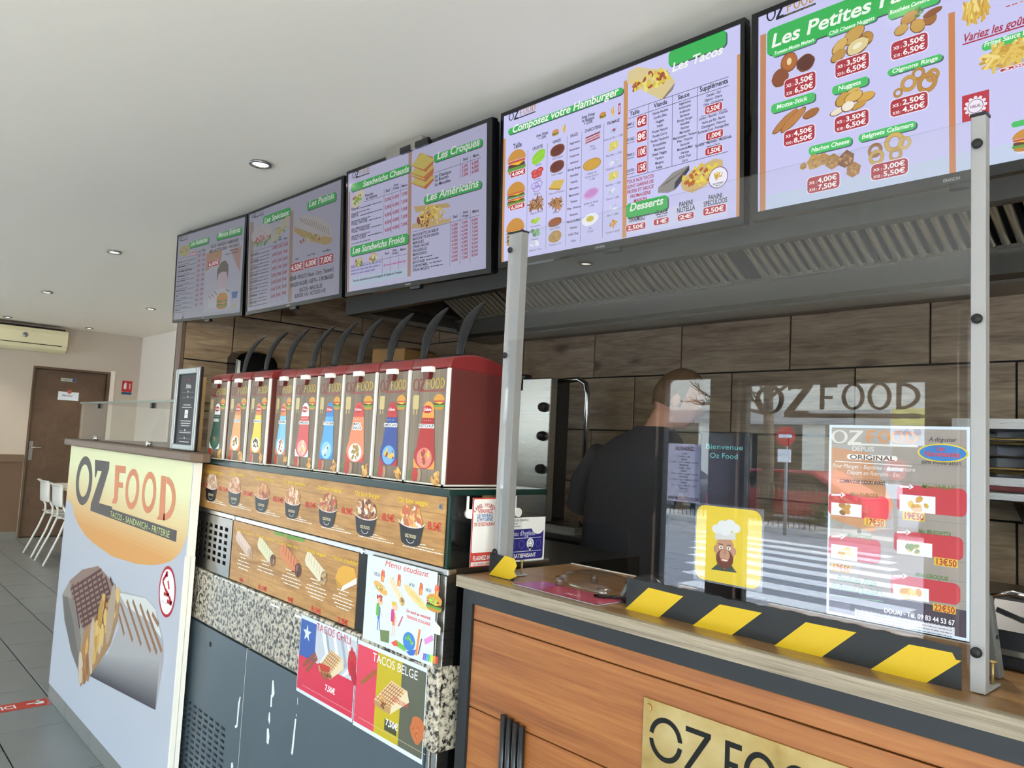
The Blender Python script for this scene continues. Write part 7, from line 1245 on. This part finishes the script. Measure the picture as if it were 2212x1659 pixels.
for s in (-1, 1): o = MB(); o.ball((0, 0, 0), (.008, .02, .03), 12, 8); o.v = [HM @ (v + Vector((s * .078, -.005, -.01))) for v in o.v]; o.build('ear', 'skin', hd_)
for s in (-1, 1):
    o = MB(); o.ball((0, 0, 0), (.013, .006, .006), 10, 6); o.v = [HM @ (v + Vector((s * .03, .088, .005))) for v in o.v]; o.build('eye', 'white_plastic', hd_)
    o = MB(); o.box(-.016, .016, -.004, .004, -.003, .003); o.v = [HM @ (v + Vector((s * .03, .092, .026))) for v in o.v]; o.build('eyebrow', 'hair', hd_)
o = MB(); o.ball((0, 0, 0), (.022, .006, .005), 10, 6); o.v = [HM @ (v + Vector((0, .09, -.058))) for v in o.v]; o.build('mouth', 'red_pipe', hd_)
# ------------------------------------------------------------------ things on the serving counter
cdp = thing('customer_display', 'black till screen showing Bienvenue Oz Food in pale green letters', 'till display', (-.855, 1.36, CZ))
bx(-.915, -.80, 1.385, 1.42, 1.19, 1.467).build('housing', 'gloss_black', cdp, bevel=.004); bx(-.895, -.82, 1.39, 1.415, CZ + .012, 1.19).build('neck', 'black_plastic', cdp); bx(-.93, -.785, 1.345, 1.455, CZ + .0002, CZ + .012).build('foot', 'black_plastic', cdp, bevel=.004)
p = front_panel(1.3848, cdp, 'screen_ink', name='display_lettering'); p.textuv('Bienvenue', -.857, 1.431, .0105, '#5fb3ae', 1, .088, False, align='c'); p.textuv('Oz Food', -.857, 1.4125, .0105, '#5fb3ae', 1, .066, False, align='c'); p.flush()
fo = thing('pink_flyer', 'glossy pink flyer lying flat on the worktop under the tray', 'flyer', (-1.07, 1.165, CZ)); FZ = CZ + .0008
MB().prism([(-1.20, 1.128), (-.957, 1.122), (-.955, 1.205), (-1.185, 1.21)], lambda q: Vector((q[0], q[1], CZ + .0001)), lambda q: Vector((q[0], q[1], FZ))).build('card', 'paper', fo)
p = Panel((0, 0, FZ + .0001), (1, 0, 0), (0, 1, 0), fo, 'gloss_ink', name='flyer_print', lift=.0002); p.uv([(-1.199, 1.129), (-.958, 1.123), (-.956, 1.204), (-1.184, 1.209)], '#b04a5c', 1); p.uv([(-1.199, 1.129), (-1.12, 1.127), (-1.14, 1.207), (-1.184, 1.209)], '#a85a90', 2); p.textuv('Merci', -1.07, 1.15, .012, '#f0c8d0', 2, sh=.2); p.flush()
ty = thing('clear_tray', 'upturned clear plastic tray with short round feet on the worktop', 'tray', (-1.06, 1.235, CZ))
tp = [(-1.165, 1.19), (-.995, 1.165), (-.975, 1.19), (-1.0, 1.30), (-1.04, 1.325), (-1.14, 1.325), (-1.17, 1.29)]; n_ = len(tp); cx_, cy_ = sum(a for a, b in tp) / n_, sum(b for a, b in tp) / n_; m = MB(); vs = []; fs = []
for f, z in ((1.0, .012), (1.0, .016), (.9, .024), (.6, .032), (.2, .034)): vs += [Vector((cx_ + (a - cx_) * f, cy_ + (b - cy_) * f, CZ + z)) for a, b in tp]
for k in range(4):
    for j in range(n_): fs.append((k * n_ + j, k * n_ + (j + 1) % n_, (k + 1) * n_ + (j + 1) % n_, (k + 1) * n_ + j))
fs.append(tuple(range(4 * n_, 5 * n_))); m.add(vs, fs, True); m.build('dished_plate', 'clear_plastic', ty, subsurf=1)
for a, b in ((-1.135, 1.205), (-1.0, 1.185), (-1.01, 1.28), (-1.12, 1.3)): MB().cyl((a, b, CZ + .0012), (a, b, CZ + .02), .009, n=14).build('round_foot', 'clear_plastic', ty)
tm = thing('barcode_scanner', 'rounded black handheld scanner lying at the edge of the acrylic cut-out', 'scanner', (-.93, 1.2, CZ))
pr = [(-.965, .0003), (-.957, .02), (-.944, .04), (-.926, .054), (-.9, .062), (-.87, .06), (-.855, .045), (-.85, .0003)]
MB().prism(pr, lambda q: Vector((q[0], 1.185, CZ + q[1])), lambda q: Vector((q[0], 1.245, CZ + q[1])), True).build('shell', 'black_plastic', tm, bevel=.012); MB().tube([(-.975, 1.2, CZ + .006), (-1.0, 1.18, CZ + .005), (-1.01, 1.175, CZ + .005), (-.985, 1.195, CZ + .005), (-.96, 1.2, CZ + .006)], .0028, 8).build('cable_loop', 'rubber', tm)
bk = thing('receipt_printer', 'low black device on the worktop behind the near white post', 'printer', (-.30, 1.39, CZ)); MB().prism([(1.33, .001), (1.45, .001), (1.45, .085), (1.39, .098), (1.345, .055)], lambda q: Vector((-.376, q[0], CZ + q[1])), lambda q: Vector((-.16, q[0], CZ + q[1]))).build('casing', 'black_plastic', bk, bevel=.006); bx(-.37, -.27, 1.328, 1.333, CZ + .022, CZ + .03).build('paper_slot', 'steel', bk); MB().tube([(-.37, 1.37, CZ + .1), (-.34, 1.36, CZ + .11), (-.3, 1.37, CZ + .105)], .004, 8).build('hinge_wire', 'chrome', bk)
ss = thing('slanted_stand', 'slim grey slanted stand beside the near white post', 'stand', (-.335, 1.26, CZ)); MB().prism([(1.262, .0005), (1.285, .0005), (1.232, .118), (1.222, .122), (1.214, .116)], lambda q: Vector((-.362, q[0], CZ + q[1])), lambda q: Vector((-.330, q[0], CZ + q[1]))).build('blade', 'hood_grey', ss, bevel=.003); MB().cyl((-.3299, 1.243, CZ + .062), (-.328, 1.243, CZ + .062), .003, n=10).build('rivet', 'black_plastic', ss)
# ------------------------------------------------------------------ dining corner
def chair(label):
    t = thing('dining_chair', label, 'chair', (0, 0, 0), 'white chairs at the dining table'); M_ = 'chair_white'
    for s in (-1, 1):
        MB().tube([(s * .19, -.24, .002), (s * .178, -.13, .27), (s * .17, -.075, .44), (s * .168, -.08, .52), (s * .165, -.13, .62)], .0105, 10).build('rear_leg', M_, t, local=True); MB().tube([(s * .18, .28, .002), (s * .172, .22, .43)], .0105, 10).build('front_leg', M_, t, local=True)
    MB().tube([(-.17, -.07, .425), (-.172, .22, .43)], .009, 8).tube([(.17, -.07, .425), (.172, .22, .43)], .009, 8).build('seat_rail', M_, t, local=True)
    for k in range(3): MB().prism([(-.10, .45), (-.05, .442), (.2, .442), (.27, .44), (.275, .45), (.2, .455), (-.05, .455), (-.1, .462)], lambda q, a=-.2 + k * .1345: Vector((a, q[0], q[1])), lambda q, a=-.2 + k * .1345: Vector((a + .131, q[0], q[1]))).build('seat_panel', M_, t, local=True, bevel=.004)
    vs = []; fs = []; prof = [(-.155, .57), (-.16, .575), (-.168, .68), (-.172, .76), (-.19, .785), (-.205, .79), (-.2, .795), (-.18, .795), (-.165, .78), (-.158, .68), (-.148, .575)]; n = 9
    for k in range(n):
        f = -1 + 2 * k / (n - 1); vs += [(f * .2, y + .035 * f * f, z) for y, z in prof]
    L_ = len(prof)
    for k in range(n - 1):
        for j in range(L_): fs.append((k * L_ + j, k * L_ + (j + 1) % L_, (k + 1) * L_ + (j + 1) % L_, (k + 1) * L_ + j))
    fs += [tuple(range(L_)), tuple(range((n - 1) * L_, n * L_))[::-1]]; MB().add(vs, fs, True).build('backrest', M_, t, local=True); return t
c1_ = chair('white metal dining chair further from the camera, nearest the brown door'); c1_.location = (-9.36, 2.03, 0)
c2_ = copy_tree(c1_); c2_.location = (-8.80, 2.03, 0); c2_['label'] = 'white metal dining chair nearer the promotional counter'
tb_ = thing('dining_table', 'pale dining table on a flat pedestal foot behind the white chairs', 'table', (-8.9, 2.4, 0)); MB().prism([(-9.5 + .06, 1.97), (-8.36, 1.97), (-8.3, 2.03), (-8.3, 2.66), (-8.36, 2.72), (-9.44, 2.72), (-9.5, 2.66), (-9.5, 2.03)], lambda q: Vector((q[0], q[1], .715)), lambda q: Vector((q[0], q[1], .75))).build('table_top', 'wall_white', tb_, bevel=.006); MB().cyl((-8.9, 2.35, .02), (-8.9, 2.35, .714), .035, n=16).build('column', 'black_steel', tb_); bx(-9.15, -8.65, 2.1, 2.6, .0005, .02).build('foot_plate', 'black_steel', tb_, bevel=.004)
acu = thing('air_conditioner', 'cream wall air conditioner above the door on the far wall', 'air conditioner', (XL + .11, 1.55, 2.26))
MB().prism([(0.001, .27), (.20, .27), (.215, .22), (.215, .09), (.19, .03), (.12, .0), (.001, .0)], lambda q: Vector((XL + q[0], .9, 2.255 + q[1])), lambda q: Vector((XL + q[0], 2.235, 2.255 + q[1]))).build('casing', 'cream_plastic', acu, bevel=.012); bx(XL + .02, XL + .19, .93, 2.2, 2.5255, 2.545).build('top_grille', 'dark_hole', acu); bx(XL + .192, XL + .2165, .95, 2.17, 2.33, 2.338).build('air_slot', 'dark_hole', acu); MB().lathe((XL + .2155, 1.78, 2.43), [(.0001, .002), (.028, .0015), (.03, 0)], 20, 'x').build('badge', 'aluminium', acu)
sg = thing('door_name_plate', 'small grey and blue toilet name plate on the brown door', 'sign', (XL - .048, 2.33, 1.93)); bx(XL - .0498, XL - .047, 2.25, 2.42, 1.925, 1.965).build('plate', 'aluminium', sg); p = side_panel(XL - .0468, sg, 'print_ink', name='plate_print', lift=.0006); p.rectuv(2.25, 1.925, 2.42, 1.965, '#b9bbb6', 0); p.rectuv(2.378, 1.927, 2.418, 1.963, '#2b3f78', 1); p.textuv('TOILETTES', 2.27, 1.938, .013, '#2a2c30', 1, .095); p.flush()
sg = thing('handwritten_note', 'white handwritten note held by a red round magnet on the brown door', 'note', (XL - .048, 2.35, 1.69)); bx(XL - .0498, XL - .0485, 2.235, 2.465, 1.69, 1.795).build('sheet', 'paper', sg); p = side_panel(XL - .0482, sg, 'print_ink', name='handwriting', lift=.0006); p.textuv('Fermer', 2.275, 1.735, .03, '#26282c', 1, .12, False, .3); p.flush(); MB().cyl((XL - .0484, 2.358, 1.80), (XL - .038, 2.358, 1.80), .026, n=20).build('magnet', 'red_pipe', sg)
sg = thing('extinguisher_sign', 'red fire extinguisher sign with blue strip on the far wall', 'sign', (XL + .001, 3.0, 1.815)); bx(XL + .0005, XL + .003, 2.945, 3.068, 1.815, 1.995).build('plate', 'white_plastic', sg); p = side_panel(XL + .0032, sg, 'print_ink', name='sign_print', lift=.0006); p.rectuv(2.945, 1.85, 3.068, 1.995, '#b8242c', 1); p.rectuv(2.945, 1.815, 3.068, 1.848, '#2c4a70', 1); p.rectuv(2.967, 1.885, 3.0, 1.95, '#f2f0ee', 2, .008); p.rectuv(2.975, 1.95, 2.992, 1.972, '#f2f0ee', 2); p.lineuv(2.98, 1.968, 3.004, 1.955, .006, '#f2f0ee', 2); [p.lineuv(3.03 + .012 * (j % 2), 1.89 + j * .014, 3.05 - .01 * (j % 2), 1.905 + j * .014, .008, '#f2e0dc', 2) for j in range(5)]; p.flush()
fs_ = thing('floor_sticker', 'red floor sticker reading ICI with a pointing white hand', 'floor sticker', (-4.47, .8, 0)); bx(-4.532, -4.42, .45, 1.018, .0002, .0008).build('vinyl', 'bright_red_plastic', fs_); p = Panel((0, 0, .0009), (0, 1, 0), (-1, 0, 0), fs_, 'gloss_ink', name='sticker_print', lift=.0002); p.rectuv(.45, 4.42, 1.018, 4.532, '#c23a30', 0); p.textuv('ATTENDRE ICI', .875, 4.452, .05, '#f2efec', 1, .36, align='r'); p.rectuv(.955, 4.458, .995, 4.5, '#f2efec', 1, .01); p.lineuv(.92, 4.485, .97, 4.485, .014, '#f2efec', 1); p.lineuv(.975, 4.49, .975, 4.52, .012, '#f2efec', 1); p.flush()
